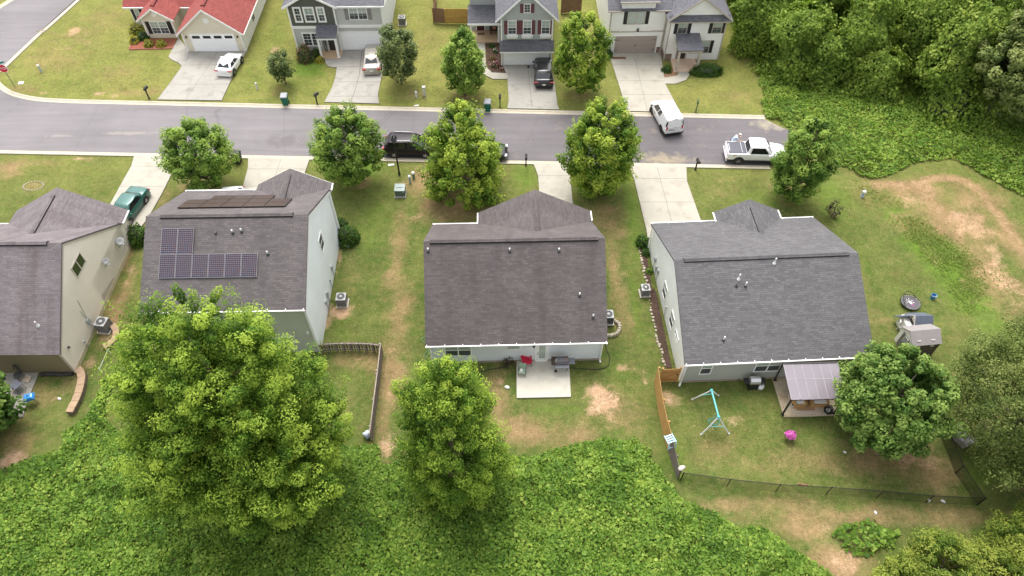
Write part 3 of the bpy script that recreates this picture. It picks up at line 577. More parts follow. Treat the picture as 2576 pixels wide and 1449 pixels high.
def window(h, F, u0, u1, v0, v1, fr=.07, mull=1, sash=True, panes=(REFLGL, SCREEN), grid=None, frame_mat=None, shutter=None, sw=.42, out=.045, name='window'):
    mb = MB(); F.box(mb, u0 - fr, u1 + fr, v1, v1 + fr, .0, out); F.box(mb, u0 - fr, u1 + fr, v0 - fr, v0, .0, out + .01)
    F.box(mb, u0 - fr, u0, v0, v1, 0, out); F.box(mb, u1, u1 + fr, v0, v1, 0, out)
    w_ = (u1 - u0) / mull
    for k in range(1, mull): F.box(mb, u0 + w_ * k - fr * .6, u0 + w_ * k + fr * .6, v0, v1, 0, out)
    vm = (v0 + v1) / 2
    if sash: F.box(mb, u0, u1, vm - .025, vm + .025, 0, out - .012)
    if grid:
        for k in range(1, grid[0] * mull): F.box(mb, u0 + (u1 - u0) * k / (grid[0] * mull) - .009, u0 + (u1 - u0) * k / (grid[0] * mull) + .009, v0, v1, 0, .024)
        for k in range(1, grid[1]): F.box(mb, u0, u1, v0 + (v1 - v0) * k / grid[1] - .009, v0 + (v1 - v0) * k / grid[1] + .009, 0, .024)
    f = mb.build(name, frame_mat or WHITE, h.t)
    mb = MB(); F.box(mb, u0, u1, vm if sash else v0, v1, -.01, .016)
    if sash: mb.cur = 1; F.box(mb, u0, u1, v0, vm, -.01, .014)
    mb.build('pane', list(panes), f)
    if shutter:
        for a in (u0 - fr - sw, u1 + fr):
            mb = MB(); F.box(mb, a, a + sw, v0 - .05, v1 + .05, 0, .035); F.box(mb, a, a + sw, v1 - .02, v1 + .05, .035, .05); F.box(mb, a, a + sw, v0 - .05, v0 + .02, .035, .05)
            F.box(mb, a, a + .05, v0, v1, .035, .05); F.box(mb, a + sw - .05, a + sw, v0, v1, .035, .05); F.box(mb, a, a + sw, vm - .04, vm + .04, .035, .052)
            mb.build('shutter', shutter, h.t)
    return f
def roof_x(x0, x1, y0, y1, ze, zr, th=.13, ym=None, mb=None):
    mb = mb or MB(); ym = (y0 + y1) / 2 if ym is None else ym
    for (a, b, y, s) in ((x0, x1, y0, 1), (x1, x0, y1, -1)):
        L_ = math.hypot(ym - y, zr - ze); mb.slab([(a, y, ze), (b, y, ze), (b, ym, zr), (a, ym, zr)], th, [(a * s, 0), (b * s, 0), (b * s, L_), (a * s, L_)])
    return mb
def roof_y(x0, x1, y0, y1, ze, zr, th=.13, mb=None, xm=None, cut=None):
    y0, y1 = min(y0, y1), max(y0, y1)
    mb = mb or MB(); xm = (x0 + x1) / 2 if xm is None else xm
    for (x, a, b) in ((x0, y1, y0), (x1, y0, y1)):
        L_ = math.hypot(xm - x, zr - ze)
        if cut and x == x1:
            xi, yc = cut; f = (x1 - xi) / (x1 - xm); zi = ze + (zr - ze) * f
            mb.slab([(x1, yc, ze), (x1, y1, ze), (xm, y1, zr), (xm, y0, zr), (xi, y0, zi), (xi, yc, zi)], th, [(yc, 0), (y1, 0), (y1, L_), (y0, L_), (y0, L_ * f), (yc, L_ * f)]); continue
        mb.slab([(x, a, ze), (x, b, ze), (xm, b, zr), (xm, a, zr)], th, [(a, 0), (b, 0), (b, L_), (a, L_)])
    return mb
def wall_x(mb, x0, x1, y0, y1, zw, zp): # gabled prism, ridge along x
    ym = (y0 + y1) / 2; q = [(y0, -.3), (y1, -.3), (y1, zw), (ym, zp), (y0, zw)]
    mb.loft([[(x0, y, z) for y, z in q], [(x1, y, z) for y, z in q]])
def wall_y(mb, x0, x1, y0, y1, zw, zp, xm=None):
    xm = (x0 + x1) / 2 if xm is None else xm; q = [(x0, -.3), (x1, -.3), (x1, zw), (xm, zp), (x0, zw)]
    mb.loft([[(x, y0, z) for x, z in q], [(x, y1, z) for x, z in q]])
def rake(mb, p, q, ht=.2, w_=.04, side=(1, 0, 0)):
    p, q, s = Vector(p), Vector(q), Vector(side) * w_; d = Vector((0, 0, -ht)); mb.hexa([p + d, q + d, q + d + s, p + d + s], [p, q, q + s, p + s])
def boxes(h, name, m, L_):
    for c, d in L_: mb = MB(); mb.box(c, d); mb.build(name, m, h.t)
def rakes(h, m, L_, ht=.2, w_=.04, name='rake_board'):
    for p, q, s in L_: mb = MB(); rake(mb, p, q, ht, w_, s); mb.build(name, m, h.t)
def gutter(h, x0, x1, y, z, sgn=-1, name='gutter', along='x', n=None):
    mb = MB()
    if along == 'x':
        mb.box(((x0 + x1) / 2, y + sgn * .04, z - .02), (x1 - x0, .08, .085)); n = n or int((x1 - x0) / 1.15)
        for k in range(n + 1): mb.box((x0 + .1 + (x1 - x0 - .2) * k / n, y + sgn * .03 - sgn * .06, z + .05), (.045, .15, .025))
    else:
        mb.box((y + sgn * .045, (x0 + x1) / 2, z - .02), (.09, x1 - x0, .09))
    return mb.build(name, WHITE, h.t)
def spout(h, pts, m=None, name='downspout'): mb = MB(); mb.tube(pts, .065, 4); return mb.build(name, m or WHITE, h.t)
def ridgevent(h, p, q, m, w_=.17, hgt=.10, horiz='x'):
    mb = MB(); p, q = Vector(p), Vector(q); s = Vector((0, 1, 0)) if horiz == 'x' else Vector((1, 0, 0)); up = Vector((0, 0, 1)); sl = .5
    f = lambda a: [a - s * w_ - up * w_ * sl, a + s * w_ - up * w_ * sl, a + s * w_ + up * (hgt - w_ * sl), a + up * (hgt + .02), a - s * w_ + up * (hgt - w_ * sl)]
    mb.loft([f(p), f(q)]); L_ = (q - p).length
    for k in range(len(mb.f)): mb.uv[k] = [(0, 0)] * len(mb.f[k])
    for k in range(5): mb.uv[k] = [(0, .1), (0, .2), (L_, .2), (L_, .1)]
    o = mb.build('ridge_vent', m, h.t); mb = MB(); e = (q - p).normalized() * .02
    g = lambda a: [a - s * (w_ + .012) - up * (w_ * sl + .03), a + s * (w_ + .012) - up * (w_ * sl + .03), a + s * (w_ + .012) + up * (.075 - w_ * sl), a - s * (w_ + .012) + up * (.075 - w_ * sl)]
    mb.loft([g(p - e), g(q + e)]); mb.build('vent_shadow_line', mat('painted vent shadow', (.025, .022, .022), rough=.9), o); return o  # shadow line along the vent edges, put in as a dark slab
PIPEW = mat('white pvc', (.72, .72, .70), rough=.4, var=.08); PIPED = mat('dark flashing', (.06, .06, .062), rough=.5)
def vent(h, p, n, tall=.38, pale=True, boot=True):
    mb = MB(); p = Vector(p); mb.tube([p - Vector((0, 0, .1)), p + Vector((0, 0, tall))], [.05, .05], 8); o = mb.build('vent_pipe', PIPEW if pale else PIPED, h.t)
    if boot:
        mb = MB(); mb.lathe([(.13, -.08), (.12, .0), (.07, .1), (.055, .12)], 10, p); mb.build('boot', PIPED if tall < .45 else PIPEW, o)

# --- centre house -------------------------------------------------------------------------------------------------
SH_C = shingle('brown grey shingles', (.090, .077, .076), (.128, .110, .108), samt=.5, streak=(.060, .050, .050))
SH_D = shingle('charcoal shingles', (.092, .088, .091), (.134, .128, .131), samt=.12, streak=(.085, .085, .092), blotch=.1)
SH_S = shingle('weathered shingles', (.095, .083, .083), (.135, .119, .118), samt=.4, streak=(.07, .06, .065))
SH_B = shingle('mauve grey shingles', (.138, .118, .124), (.188, .163, .168), samt=.55, streak=(.075, .052, .052))
SH_R = shingle('red shingles', (.225, .052, .045), (.285, .075, .065), samt=.25, streak=(.12, .04, .04), blotch=.12)
SH_F = shingle('dark grey shingles', (.10, .10, .112), (.155, .152, .168), samt=.15, streak=(.07, .07, .08), blotch=.12)
SID_C = siding('pale blue grey siding', (.70, .735, .775)); SID_D = siding('pale siding shaded back', (.41, .415, .375)); SID_DL = siding('pale siding lit side', (.90, .905, .87))  # right house: one siding, its shaded back and lit sides given separate colours
def roof_pt(h, px, py, ze, pitch, y0=0): # point on the back slope of a house, local
    return h.plane(px, py, (0, y0, ze), Vector((0, -pitch, 1)).normalized())
h = House('house', 'single storey blue grey house with dark brown roof and square back patio', (-5.62, 27.0, 0), 1.5); H2 = h
ze, zr, W_, Dp = 2.74, 7.0, 11.85, 10.55; y0, y1 = -.38, 10.88; pit = (zr - ze) / ((y1 - y0) / 2)
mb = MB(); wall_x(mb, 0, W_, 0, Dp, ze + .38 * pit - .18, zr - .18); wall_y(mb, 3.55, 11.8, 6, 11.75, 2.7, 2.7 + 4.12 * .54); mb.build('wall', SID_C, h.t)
mb = roof_x(-.2, W_ + .2, y0, y1, ze, zr); roof_y(3.3, 12.05, 5.8, 12.1, 2.7, 2.7 + 4.37 * .54, mb=mb, cut=(11.8, 10.85)); mb.build('roof', SH_C, h.t)
ym = (y0 + y1) / 2
for x, s in ((-.2, -1), (W_ + .2, 1)): rakes(h, WHITE, [((x + s * -.004, a, ze - .15), (x + s * -.004, ym, zr - .15), (-s, 0, 0)) for a in (y0, y1)], .14, .035)
mb = MB()
mb.box((W_ / 2, .012 - .3, ze - .14), (W_ + .3, .03, .16)); mb.build('fascia', WHITE, h.t)
gutter(h, -.2, W_ + .2, y0, ze); gutter(h, -.2, 3.3, y1, ze, 1); gutter(h, 11., 12.05, 12.05, 2.7, 1, along='y'); gutter(h, 11., 12.05, 3.3, 2.7, -1, along='y')
ridgevent(h, (.25, ym, zr), (W_ - .3, ym, zr), SH_C); ridgevent(h, (7.68, 7.3, 5.06), (7.68, 11.1, 5.06), SH_C, horiz='y')
spout(h, [(.1, -.32, ze - .05), (.06, -.1, ze - .45), (.06, -.06, .05)]); spout(h, [(W_ - .1, -.32, ze - .05), (W_ - .06, -.1, ze - .45), (W_ - .06, -.06, .12), (W_ - .02, -.25, .06)])
mb = MB(); mb.box((W_ / 2, -.004, .10), (W_ + .02, .02, .30)); mb.build('foundation', mat('stained block', (.30, .25, .20), rough=.9, var=.2, stain=((.33, .17, .09), 1.5, .6, .5)), h.t)
F = h.back()
for (a, b) in (((1120, 872), (1185, 900)), ((1277, 868), (1307, 880))):
    u0, v1 = h.uv(F, *a); u1, v0 = h.uv(F, *b)
    if b[1] < 890: window(h, F, u0, u1, 1.7, 2.3, sash=False, panes=(REFLGL,))
    else: window(h, F, u0, u1, 1.0, 2.3, mull=2)
u0, _ = h.uv(F, 1349, 900); u1, _ = h.uv(F, 1375, 900)
mb = MB(); F.box(mb, u0 - .1, u0, .12, 2.16, 0, .04); F.box(mb, u1, u1 + .1, .12, 2.16, 0, .04); F.box(mb, u0, u1, 2.08, 2.16, 0, .04); F.box(mb, u0, u1, .12, .16, 0, .10); mb.build('door_frame', WHITE, h.t)
mb = MB(); F.box(mb, u0, u1, .16, 2.08, 0, .03); d = mb.build('door', mat('white door', (.74, .74, .71), rough=.4, var=.05), h.t)
mb = MB(); F.box(mb, u0 + .17, u1 - .12, .46, 2.0, .03, .042); mb.build('pane', REFLGL, d)
mb = MB(); mb.blob(F.p(u0 + .09, 1.02, .07), (.035, .035, .035)); mb.build('handle', PIPED, d, True); mb = MB(); mb.blob(F.p(u0 + .09, 1.16, .05), (.028, .028, .028)); mb.build('deadbolt', PIPED, d, True)
u, v = h.uv(F, 1343, 868); mb = MB(); mb.lathe([(.03, 0), (.08, .03), (.08, .16), (.03, .2)], 8, F.p(u, 1.9, .09)); mb.build('wall_lamp', PIPED, h.t)
u, v = h.uv(F, 1335, 898); mb = MB(); F.box(mb, u - .06, u + .06, .55, .72, 0, .06); mb.build('outlet_box', mat('grey metal box', (.35, .37, .37), rough=.5), h.t)
for p in ((1077, 628), (1282, 628), (1406, 628), (1458, 740), (1492, 794)): q = roof_pt(h, p[0], p[1] + 4, ze, pit, y0); vent(h, q, None, .30)

# --- right house --------------------------------------------------------------------------------------------------
h = House('house', 'house with smooth charcoal roof, off white side wall and canopy over its back patio', (11.55, 25.45, 0), 3.0); H3 = h
ze, zr, W_, Dp = 2.74, 5.85, 12.3, 12.25; y0, y1 = -.3, 12.55; ym = (y0 + y1) / 2; pit = (zr - ze) / (ym - y0)
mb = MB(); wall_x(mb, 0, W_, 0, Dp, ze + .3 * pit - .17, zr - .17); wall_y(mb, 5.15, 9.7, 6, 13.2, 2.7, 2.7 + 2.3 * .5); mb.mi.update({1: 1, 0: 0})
# side gables get the lit tone of the siding, the back its shaded tone
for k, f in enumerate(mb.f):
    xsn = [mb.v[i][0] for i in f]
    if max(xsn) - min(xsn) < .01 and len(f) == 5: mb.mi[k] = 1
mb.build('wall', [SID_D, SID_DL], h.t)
mb = roof_x(-.2, W_ + .2, y0, y1, ze, zr); roof_y(4.9, 9.95, 5.5, 13.55, 2.7, 2.7 + 2.52 * .5, mb=mb); mb.build('roof', SH_D, h.t)
ym = (y0 + y1) / 2
for x, s in ((-.2, -1), (W_ + .2, 1)): rakes(h, WHITE, [((x + s * -.004, a, ze - .15), (x + s * -.004, ym, zr - .15), (-s, 0, 0)) for a in (y0, y1)], .14, .035)
mb = MB()
mb.box((W_ / 2, -.28, ze - .14), (W_ + .3, .03, .16)); mb.build('fascia', WHITE, h.t)
gutter(h, -.2, W_ + .2, y0, ze); gutter(h, -.2, 4.9, y1, ze, 1); gutter(h, 9.95, W_ + .2, y1, ze, 1); gutter(h, 12.6, 13.5, 4.9, 2.7, -1, along='y'); gutter(h, 12.6, 13.5, 9.95, 2.7, 1, along='y')
ridgevent(h, (.45, ym, zr), (W_ - .5, ym, zr), SH_D); ridgevent(h, (7.42, 8.4, 3.96), (7.42, 12.7, 3.96), SH_D, horiz='y')
spout(h, [(.1, -.3, ze - .05), (.06, -.1, ze - .4), (.06, -.06, .1), (-.1, -.3, .06)]); spout(h, [(W_ - .2, -.3, ze - .05), (W_ - .4, -.1, ze - .5), (W_ - .1, -.06, .1)])
spout(h, [(-.06, 12.4, ze), (-.06, 12.4, .1)])
mb = MB(); mb.box((W_ / 2, -.004, .08), (W_ + .02, .02, .28)); mb.build('foundation', mat('stained block', (.3, .25, .2)), h.t)
F = h.back()
for a, b, m_ in (((1763, 920), (1787, 944), 1), ((1897, 915), (1956, 939), 2)):
    u0, _ = h.uv(F, a[0], 932); u1, _ = h.uv(F, b[0], 932); window(h, F, u0, u1, 1.1, 2.4, mull=m_)
F = h.left(0)
for (ya, yb, za, zb_) in ((0.95, 0, 0, 0),): pass
for pa, pb in (((1662, 752), (1672, 772)), ((1679, 822), (1690, 846))):
    u0, _ = h.uv(F, pa[0] + 3, (pa[1] + pb[1]) / 2); window(h, F, u0 - .42, u0 + .42, 1.05, 2.25)
u0, _ = h.uv(F, 1699, 858); window(h, F, u0 - .42, u0 + .42, 1.75, 2.05, sash=False, panes=(GLASS,))
GREY = mat('grey metal box', (.35, .37, .37), rough=.5)
for px, py, v, w_, t_ in ((1643, 682, 1.05, .3, .45), (1647, 700, .8, .18, .5), (1649, 716, 1.1, .22, .35), (1668, 808, 1.2, .1, .1)):
    u, _ = h.uv(F, px, py); mb = MB(); F.box(mb, u - w_ / 2, u + w_ / 2, v, v + t_, 0, .13); mb.tube([F.p(u, v + .05, .06), F.p(u, .1, .06)], .025, 6); mb.build('meter_box', GREY, h.t)
for p, t_ in (((1858, 702), .5), ((1875, 720), .42), ((1852, 720), .12), ((1948, 662), .5), ((1820, 856), .42)): q = roof_pt(h, p[0], p[1], ze, pit, y0); vent(h, q, None, t_, pale=t_ > .2)

# --- solar house --------------------------------------------------------------------------------------------------
SID_S = siding('grey siding shaded back', (.62, .635, .57)); SID_SL = siding('grey siding lit side', (.86, .885, .90))  # one siding: shaded back and brighter gable wall painted as two colours
h = House('house', 'two storey house with solar panels on its grey roof and a pale grey gable wall', (-24.05, 27.78, 0), 1.2); H1 = h
ze, zr, W_, Dp = 5.3, 8.42, 10.45, 10.9; y0, y1 = -.25, 11.1; ym = (y0 + y1) / 2; pit = (zr - ze) / (ym - y0)
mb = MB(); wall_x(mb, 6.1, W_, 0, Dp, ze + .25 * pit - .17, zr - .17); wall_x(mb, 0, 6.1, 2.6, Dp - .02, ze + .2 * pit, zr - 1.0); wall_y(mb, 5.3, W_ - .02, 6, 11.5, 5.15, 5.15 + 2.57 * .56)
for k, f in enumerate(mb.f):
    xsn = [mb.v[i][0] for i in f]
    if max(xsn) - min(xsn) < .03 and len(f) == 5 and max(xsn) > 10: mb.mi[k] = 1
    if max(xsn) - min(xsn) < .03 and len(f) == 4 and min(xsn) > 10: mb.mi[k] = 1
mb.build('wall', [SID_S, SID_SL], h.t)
mb = MB(); q = [(0, ze - .2), (Dp, ze - .2), (Dp, ze - .05), (ym, zr - .25), (0, ze - .05)]; mb.loft([[(.02, y, z) for y, z in q], [(.14, y, z) for y, z in q]]); mb.box((3.1, 1.3, ze - .1), (6.1, 2.6, .06)); mb.build('gable_panel', SID_SL, h.t)
mb = roof_x(-.2, W_ + .12, y0, y1, ze, zr); roof_y(5.05, W_ + .2, 5.6, 11.85, 5.17, 5.17 + 2.8 * .56, mb=mb, cut=(W_ - .06, 11.05)); mb.build('roof', SH_S, h.t)
for x, s in ((-.2, -1), (W_ + .12, 1)): rakes(h, WHITE, [((x + s * -.004, a, ze - .14), (x + s * -.004, ym, zr - .14), (-s, 0, 0)) for a in (y0, y1)], .2)
rakes(h, WHITE, [((W_ + .2, 11.85, 5.15), (7.85, 11.85, 6.72), (0, 1, 0)), ((5.05, 11.85, 5.15), (7.85, 11.85, 6.72), (0, 1, 0))])
gutter(h, -.2, W_ + .1, y0, ze); gutter(h, -.2, 5.05, y1, ze, 1); gutter(h, 11.1, 11.85, W_ + .2, 5.17, 1, along='y')
spout(h, [(W_ + .2, 11.2, 5.1), (W_ + .06, 10.9, 4.8), (W_ + .06, 10.85, .15), (W_ + .5, 10.85, .08)]); spout(h, [(W_ - .05, -.28, ze), (W_ - .06, -.06, ze - .5), (W_ - .06, -.06, .1)])
for x in (.15, 2.9, 5.6):
    mb = MB(); mb.box((x, .12, ze / 2 - .05), (.16, .16, ze - .1)); mb.build('porch_post', WHITE, h.t)
ridgevent(h, (.8, ym, zr), (W_ - .9, ym, zr), SH_S); ridgevent(h, (7.85, 7.6, 6.74), (7.85, 11.2, 6.74), SH_S, horiz='y')
F = h.right(W_)
u, v = h.uv(F, 808, 610); window(h, F, u - .42, u + .42, v - .62, v + .62, panes=(SCREEN, SCREEN))
F = h.back(); u, v = h.uv(F, 728, 848); window(h, F, u - .5, u + .3, v - .55, v + .05, sash=False, panes=(REFLGL,))
u, v = h.uv(F, 775, 836); mb = MB(); mb.box(F.p(u, v, .06), (.14, .14, .2)); mb.build('wall_lamp', WHITE, h.t)
F = h.right(W_)
for px, py, w_, t_ in ((826, 754, .25, .5), (822, 770, .3, .35), (849, 725, .3, .5), (814, 660, .06, .2)):
    u, _ = h.uv(F, px, py); mb = MB(); F.box(mb, u - w_ / 2, u + w_ / 2, .9, .9 + t_, 0, .12); mb.tube([F.p(u, .95, .06), F.p(u, .05, .06)], .03, 6); mb.build('meter_box', GREY, h.t)
for p, pl in (((586, 586), 1), ((608, 583), 1), ((543, 587), 0), ((674, 640), 1)): q = roof_pt(h, *p, ze, pit, y0); vent(h, q, None, .3 if pl else .1, pale=bool(pl))
CELL = gridmat('blue violet solar cells', (.022, .022, .045), (.30, .29, .31), 8, 12, .0045, var=(.05, .024, .032), rough=.45, spec=.12)
CELLB = gridmat('black solar cells', (.035, .022, .02), (.10, .075, .065), 10, 6, .008, var=(.048, .03, .026), rough=.4, spec=.25)
FRM = mat('panel frame', (.30, .30, .31), rough=.35, metal=.6); FRB = mat('black panel frame', (.02, .018, .018), rough=.4)
def solar(p, du, dv, w_, l_, m, fm):
    p, du, dv = Vector(p), Vector(du).normalized(), Vector(dv).normalized(); n = du.cross(dv).normalized(); p = p + n * .10
    mb = MB(); mb.slab([p, p + du * w_, p + du * w_ + dv * l_, p + dv * l_], .04); f = mb.build('solar_panel', fm, h.t)
    i = .022; mb = MB(); a = p + n * .004; mb.poly([a + du * i + dv * i, a + du * (w_ - i) + dv * i, a + du * (w_ - i) + dv * (l_ - i), a + du * i + dv * (l_ - i)], [(0, 0), (1, 0), (1, 1), (0, 1)]); mb.build('cells', m, f)
up = (0, 1, pit); c0 = roof_pt(h, 400, 701, ze, pit, y0); c1 = roof_pt(h, 648, 696, ze, pit, y0); c2 = roof_pt(h, 405, 640, ze, pit, y0); c3 = roof_pt(h, 408, 575, ze, pit, y0)
pw = (c1.x - c0.x) / 6; ph = (c2 - c0).length; ph2 = (Vector((c0.x, c3.y, c3.z)) - Vector((c0.x, c2.y, c2.z))).length
for k in range(6): solar((c0.x + pw * k, c0.y, c0.z), (1, 0, 0), up, pw - .025, ph - .04, CELL, FRM)
for k in range(2): solar((c0.x + .02 + pw * k, c2.y, c2.z), (1, 0, 0), up, pw - .025, ph2 - .02, CELL, FRM)
fn = Vector((0, pit, 1)).normalized()
def front_pt(px, py): return h.plane(px, py, (0, y1, ze), fn)
a = front_pt(445, 526); b_ = front_pt(720, 519); dn = Vector((0, -1, pit)).normalized()
npan = 5; pw = (a.x - b_.x) / npan
rows = [(0, 0, 5), (1, 0, 5), (2, 1, 4)]; ph = 1.02
for r_, k0, k1 in rows:
    for k in range(k0, k1):
        p = Vector((b_.x + pw * k - .02, a.y, a.z)) - dn * (ph * (r_ + 1)); solar((p.x, p.y, p.z), (-1, 0, 0), dn, abs(pw) - .03, ph - .02, CELLB, FRB)

# --- beige house --------------------------------------------------------------------------------------------------
SID_B = siding('beige siding shaded back', (.27, .22, .13)); SID_BL = siding('beige siding lit side', (.88, .79, .71), pitch=.16)  # same siding twice; side wall light and back wall shade are in the colours
h = House('house', 'beige sided house with mauve grey roof at the left edge', (-43.2, 26.1, 0), .6); H0 = h
ze, zr, W_, Dp = 2.5, 6.95, 12.9, 11.75; y0, y1 = -.12, 12.0; ym = (y0 + y1) / 2; pit = (zr - ze) / (ym - y0)
mb = MB(); wall_x(mb, 0, W_, 0, Dp, ze + .1 * pit - .17, zr - .18); wall_y(mb, 4.6, W_, 6, 13.1, 2.5, 2.5 + 4.15 * .56 - .1)
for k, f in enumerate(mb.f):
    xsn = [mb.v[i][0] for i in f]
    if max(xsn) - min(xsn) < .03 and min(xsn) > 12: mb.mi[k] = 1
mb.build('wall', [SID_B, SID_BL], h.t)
mb = roof_x(-.1, W_ + .06, y0, y1, ze, zr); roof_y(4.35, W_ + .25, 5.6, 13.45, 2.48, 2.48 + 4.4 * .56, mb=mb, cut=(W_ - .06, 11.95)); mb.build('roof', SH_B, h.t)
TANT = mat('tan trim', (.50, .45, .38), rough=.5, var=.08)
rakes(h, TANT, [((W_ + .05, a, ze - .14), (W_ + .05, ym, zr - .14), (-1, 0, 0)) for a in (y0, y1)])
boxes(h, 'corner_trim', TANT, (((W_ - .06, -.012, ze / 2), (.16, .03, ze)), ((W_ + .012, 13.0, 1.2), (.03, .16, 2.4))))
gutter(h, 12, 13.4, W_ + .25, 2.48, 1, along='y'); gutter(h, -.1, 4.35, y1, ze, 1)
ridgevent(h, (2, ym, zr), (W_ - .9, ym, zr), SH_B); ridgevent(h, (8.75, 7.2, 4.95), (8.75, 12.6, 4.95), SH_B, horiz='y')
mb = MB(); mb.box((W_ + .008, 6.5, .12), (.03, 13.1, .5)); mb.build('foundation', mat('sandy block', (.48, .42, .29), rough=.9, var=.15, stain=((.36, .2, .1), 1.6, .6, .55)), h.t)
F = h.right(W_); u, v = h.uv(F, 197, 667); window(h, F, u - .72, u + .72, v - .45, v + .45, mull=2, sash=False, panes=(mat('dark green glass', (.03, .045, .02), rough=.1, spec=.8), SCREEN), frame_mat=TANT)
u, v = h.uv(F, 172, 875); mb = MB(); mb.lathe([(.09, 0), (.1, .1), (.04, .14)], 8, F.p(u, v, .06)); mb.build('dryer_vent', PIPED, h.t)
for px, py, w_, t_, z_ in ((219, 807, .28, .45, 1.0), (206, 855, .1, .14, .7), (340, 616, .25, .6, .3)):
    u, _ = h.uv(F, px, py); mb = MB(); F.box(mb, u - w_ / 2, u + w_ / 2, z_, z_ + t_, 0, .13); mb.tube([F.p(u, z_ + .1, .05), F.p(u, z_ + 1.4, .05)] if w_ > .2 else [F.p(u, z_, .05), F.p(u, .05, .05)], .02, 6); mb.build('meter_box', GREY, h.t)
mb = MB(); pts = [h.uv(F, *p) for p in ((313, 680), (285, 735), (268, 790), (240, 830), (226, 815), (194, 755))]; mb.tube([F.p(u, v, .02) for u, v in pts], .012, 5); mb.build('cable', PIPED, h.t)
q = roof_pt(h, 96, 819, ze, pit, y0); vent(h, q, None, .45)
# ------------------------------------------------------------------ houses across the street
def gdoor(h, F, u0, u1, v1, m, panels=(4, 4), lights=False, v0=.1, handle=False):
    mb = MB(); F.box(mb, u0, u1, v0, v1, 0, .03); o = mb.build('garage_door', m, h.t)
    mb = MB(); a, b = panels; w_, t_ = (u1 - u0) / a, (v1 - v0) / b
    for j in range(b):
        F.box(mb, u0 + .01, u1 - .01, v0 + t_ * j + .03, v0 + t_ * (j + 1) - .01, .03, .042)
    mb.build('door_panel', m, o)
    if lights:
        for k in range(a):
            mb = MB(); F.box(mb, u0 + w_ * k + .16, u0 + w_ * (k + 1) - .16, v1 - .42, v1 - .12, .04, .055); mb.build('pane', mat('dark door glass', (.02, .02, .022), rough=.12), o)
    if handle:
        mb = MB(); F.box(mb, (u0 + u1) / 2 - .05, (u0 + u1) / 2 + .05, .9, 1.05, .04, .08); mb.build('handle', PIPED, o)
        for s in (-1, 1):
            for v in (.45, 1.6): mb = MB(); F.box(mb, *sorted((u0 + .05 if s < 0 else u1 - .05, u0 + .4 if s < 0 else u1 - .4)), v, v + .04, .04, .06); mb.build('strap_hinge', PIPED, o)
    mb = MB(); F.box(mb, u0 - .1, u0, .1, v1 + .1, 0, .05); F.box(mb, u1, u1 + .1, .1, v1 + .1, 0, .05); F.box(mb, u0, u1, v1, v1 + .1, 0, .05); mb.build('door_trim', WHITE, h.t)
BLKS = mat('black shutter', (.018, .018, .02), rough=.5, var=.1)
# red roofed house
CRM = siding('cream vinyl', (.72, .66, .53)); CRW = siding('white vinyl', (.80, .79, .76))
h = House('house', 'single storey cream house with red shingle roof and a white garage door', (-33.55, 65.05, 0), .6)
mb = MB(); wall_y(mb, 0, 6.0, 0, 16, 2.35, 4.72); wall_y(mb, -4.85, -1.75, 2.65, 10, 2.3, 3.45); mb.hexa([(-7.0, 5.2, -.3), (0, 5.2, -.3), (0, 16, -.3), (-7.0, 16, -.3)], [(-7.0, 5.2, 2.25), (0, 5.2, 2.25), (0, 16, 2.25), (-7.0, 16, 2.25)])
for k, f in enumerate(mb.f):
    xsn = [mb.v[i][0] for i in f]
    if max(xsn) - min(xsn) < .03 and min(xsn) > 5.9: mb.mi[k] = 1
mb.build('wall', [CRM, CRW], h.t)
mb = MB(); mb = roof_y(-.42, 6.4, 16, -.3, 2.2, 2.2 + 3.41 * .80, mb=mb); roof_y(-5.25, -1.4, 12, 2.35, 2.2, 2.2 + 1.92 * .68, mb=mb)
mb.slab([(-7.5, 4.9, 2.2), (6, 4.9, 2.2), (6, 12, 6.6), (-7.5, 12, 6.6)], .13, [(-7.5, 0), (6, 0), (6, 8), (-7.5, 8)])
for k in range(len(mb.f)): pass
mb.build('roof', SH_R, h.t)
rakes(h, WHITE, [((x0, y, z0), (x1, y, z1), (0, -1, 0)) for (x0, z0, x1, z1, y) in ((-.42, 2.18, 2.99, 4.9, -.3), (6.4, 2.18, 2.99, 4.9, -.3), (-5.25, 2.18, -3.32, 3.48, 2.35), (-1.4, 2.18, -3.32, 3.48, 2.35))], .2, .05)
boxes(h, 'fascia', WHITE, (((6.42, 7.5, 2.12), (.08, 15.6, .14)), ((-6.4, 4.86, 2.13), (2.2, .08, .14)), ((-.5, 4.8, 2.13), (2, .08, .14))))
boxes(h, 'corner_trim', WHITE, [((x, y, 1.1), (.14, .04, 2.2)) for x, y in ((.06, -.02), (5.94, -.02), (-4.8, 2.63), (-1.8, 2.63), (-6.95, 5.18))])
ridgevent(h, (2.99, .4, 4.92), (2.99, 8, 4.92), SH_R, horiz='y'); ridgevent(h, (-3.32, 2.9, 3.5), (-3.32, 6, 3.5), SH_R, horiz='y')
F = h.back(); gdoor(h, F, .85, 5.25, 2.0, mat('white garage door', (.88, .88, .88), rough=.4, var=.03), lights=True)
for x, z, y in ((3.0, 3.55, 0), (-3.3, 2.72, 2.65)):
    mb = MB(); mb.lathe([(.3, 0), (.3, .03), (.22, .05)], 18, (x, y - .04, z), axis='Y'); mb.build('gable_vent', WHITE, h.t)
F = h.back(2.65); window(h, F, -4.1, -2.45, .55, 1.85, mull=2, grid=(2, 4), shutter=BLKS)
F = h.back(5.2); window(h, F, -6.55, -6.15, .5, 1.75, grid=(2, 4), shutter=BLKS, sw=.3)
for x in (.42, 5.62): mb = MB(); mb.lathe([(.03, 0), (.09, .04), (.08, .22), (.02, .26)], 8, (x, -.1, 1.65)); mb.build('wall_lamp', PIPED, h.t)
F = h.right(6.0)
for y in (4.2, 8.5): window(h, F, y, y + .9, .8, 1.95, grid=(2, 4))
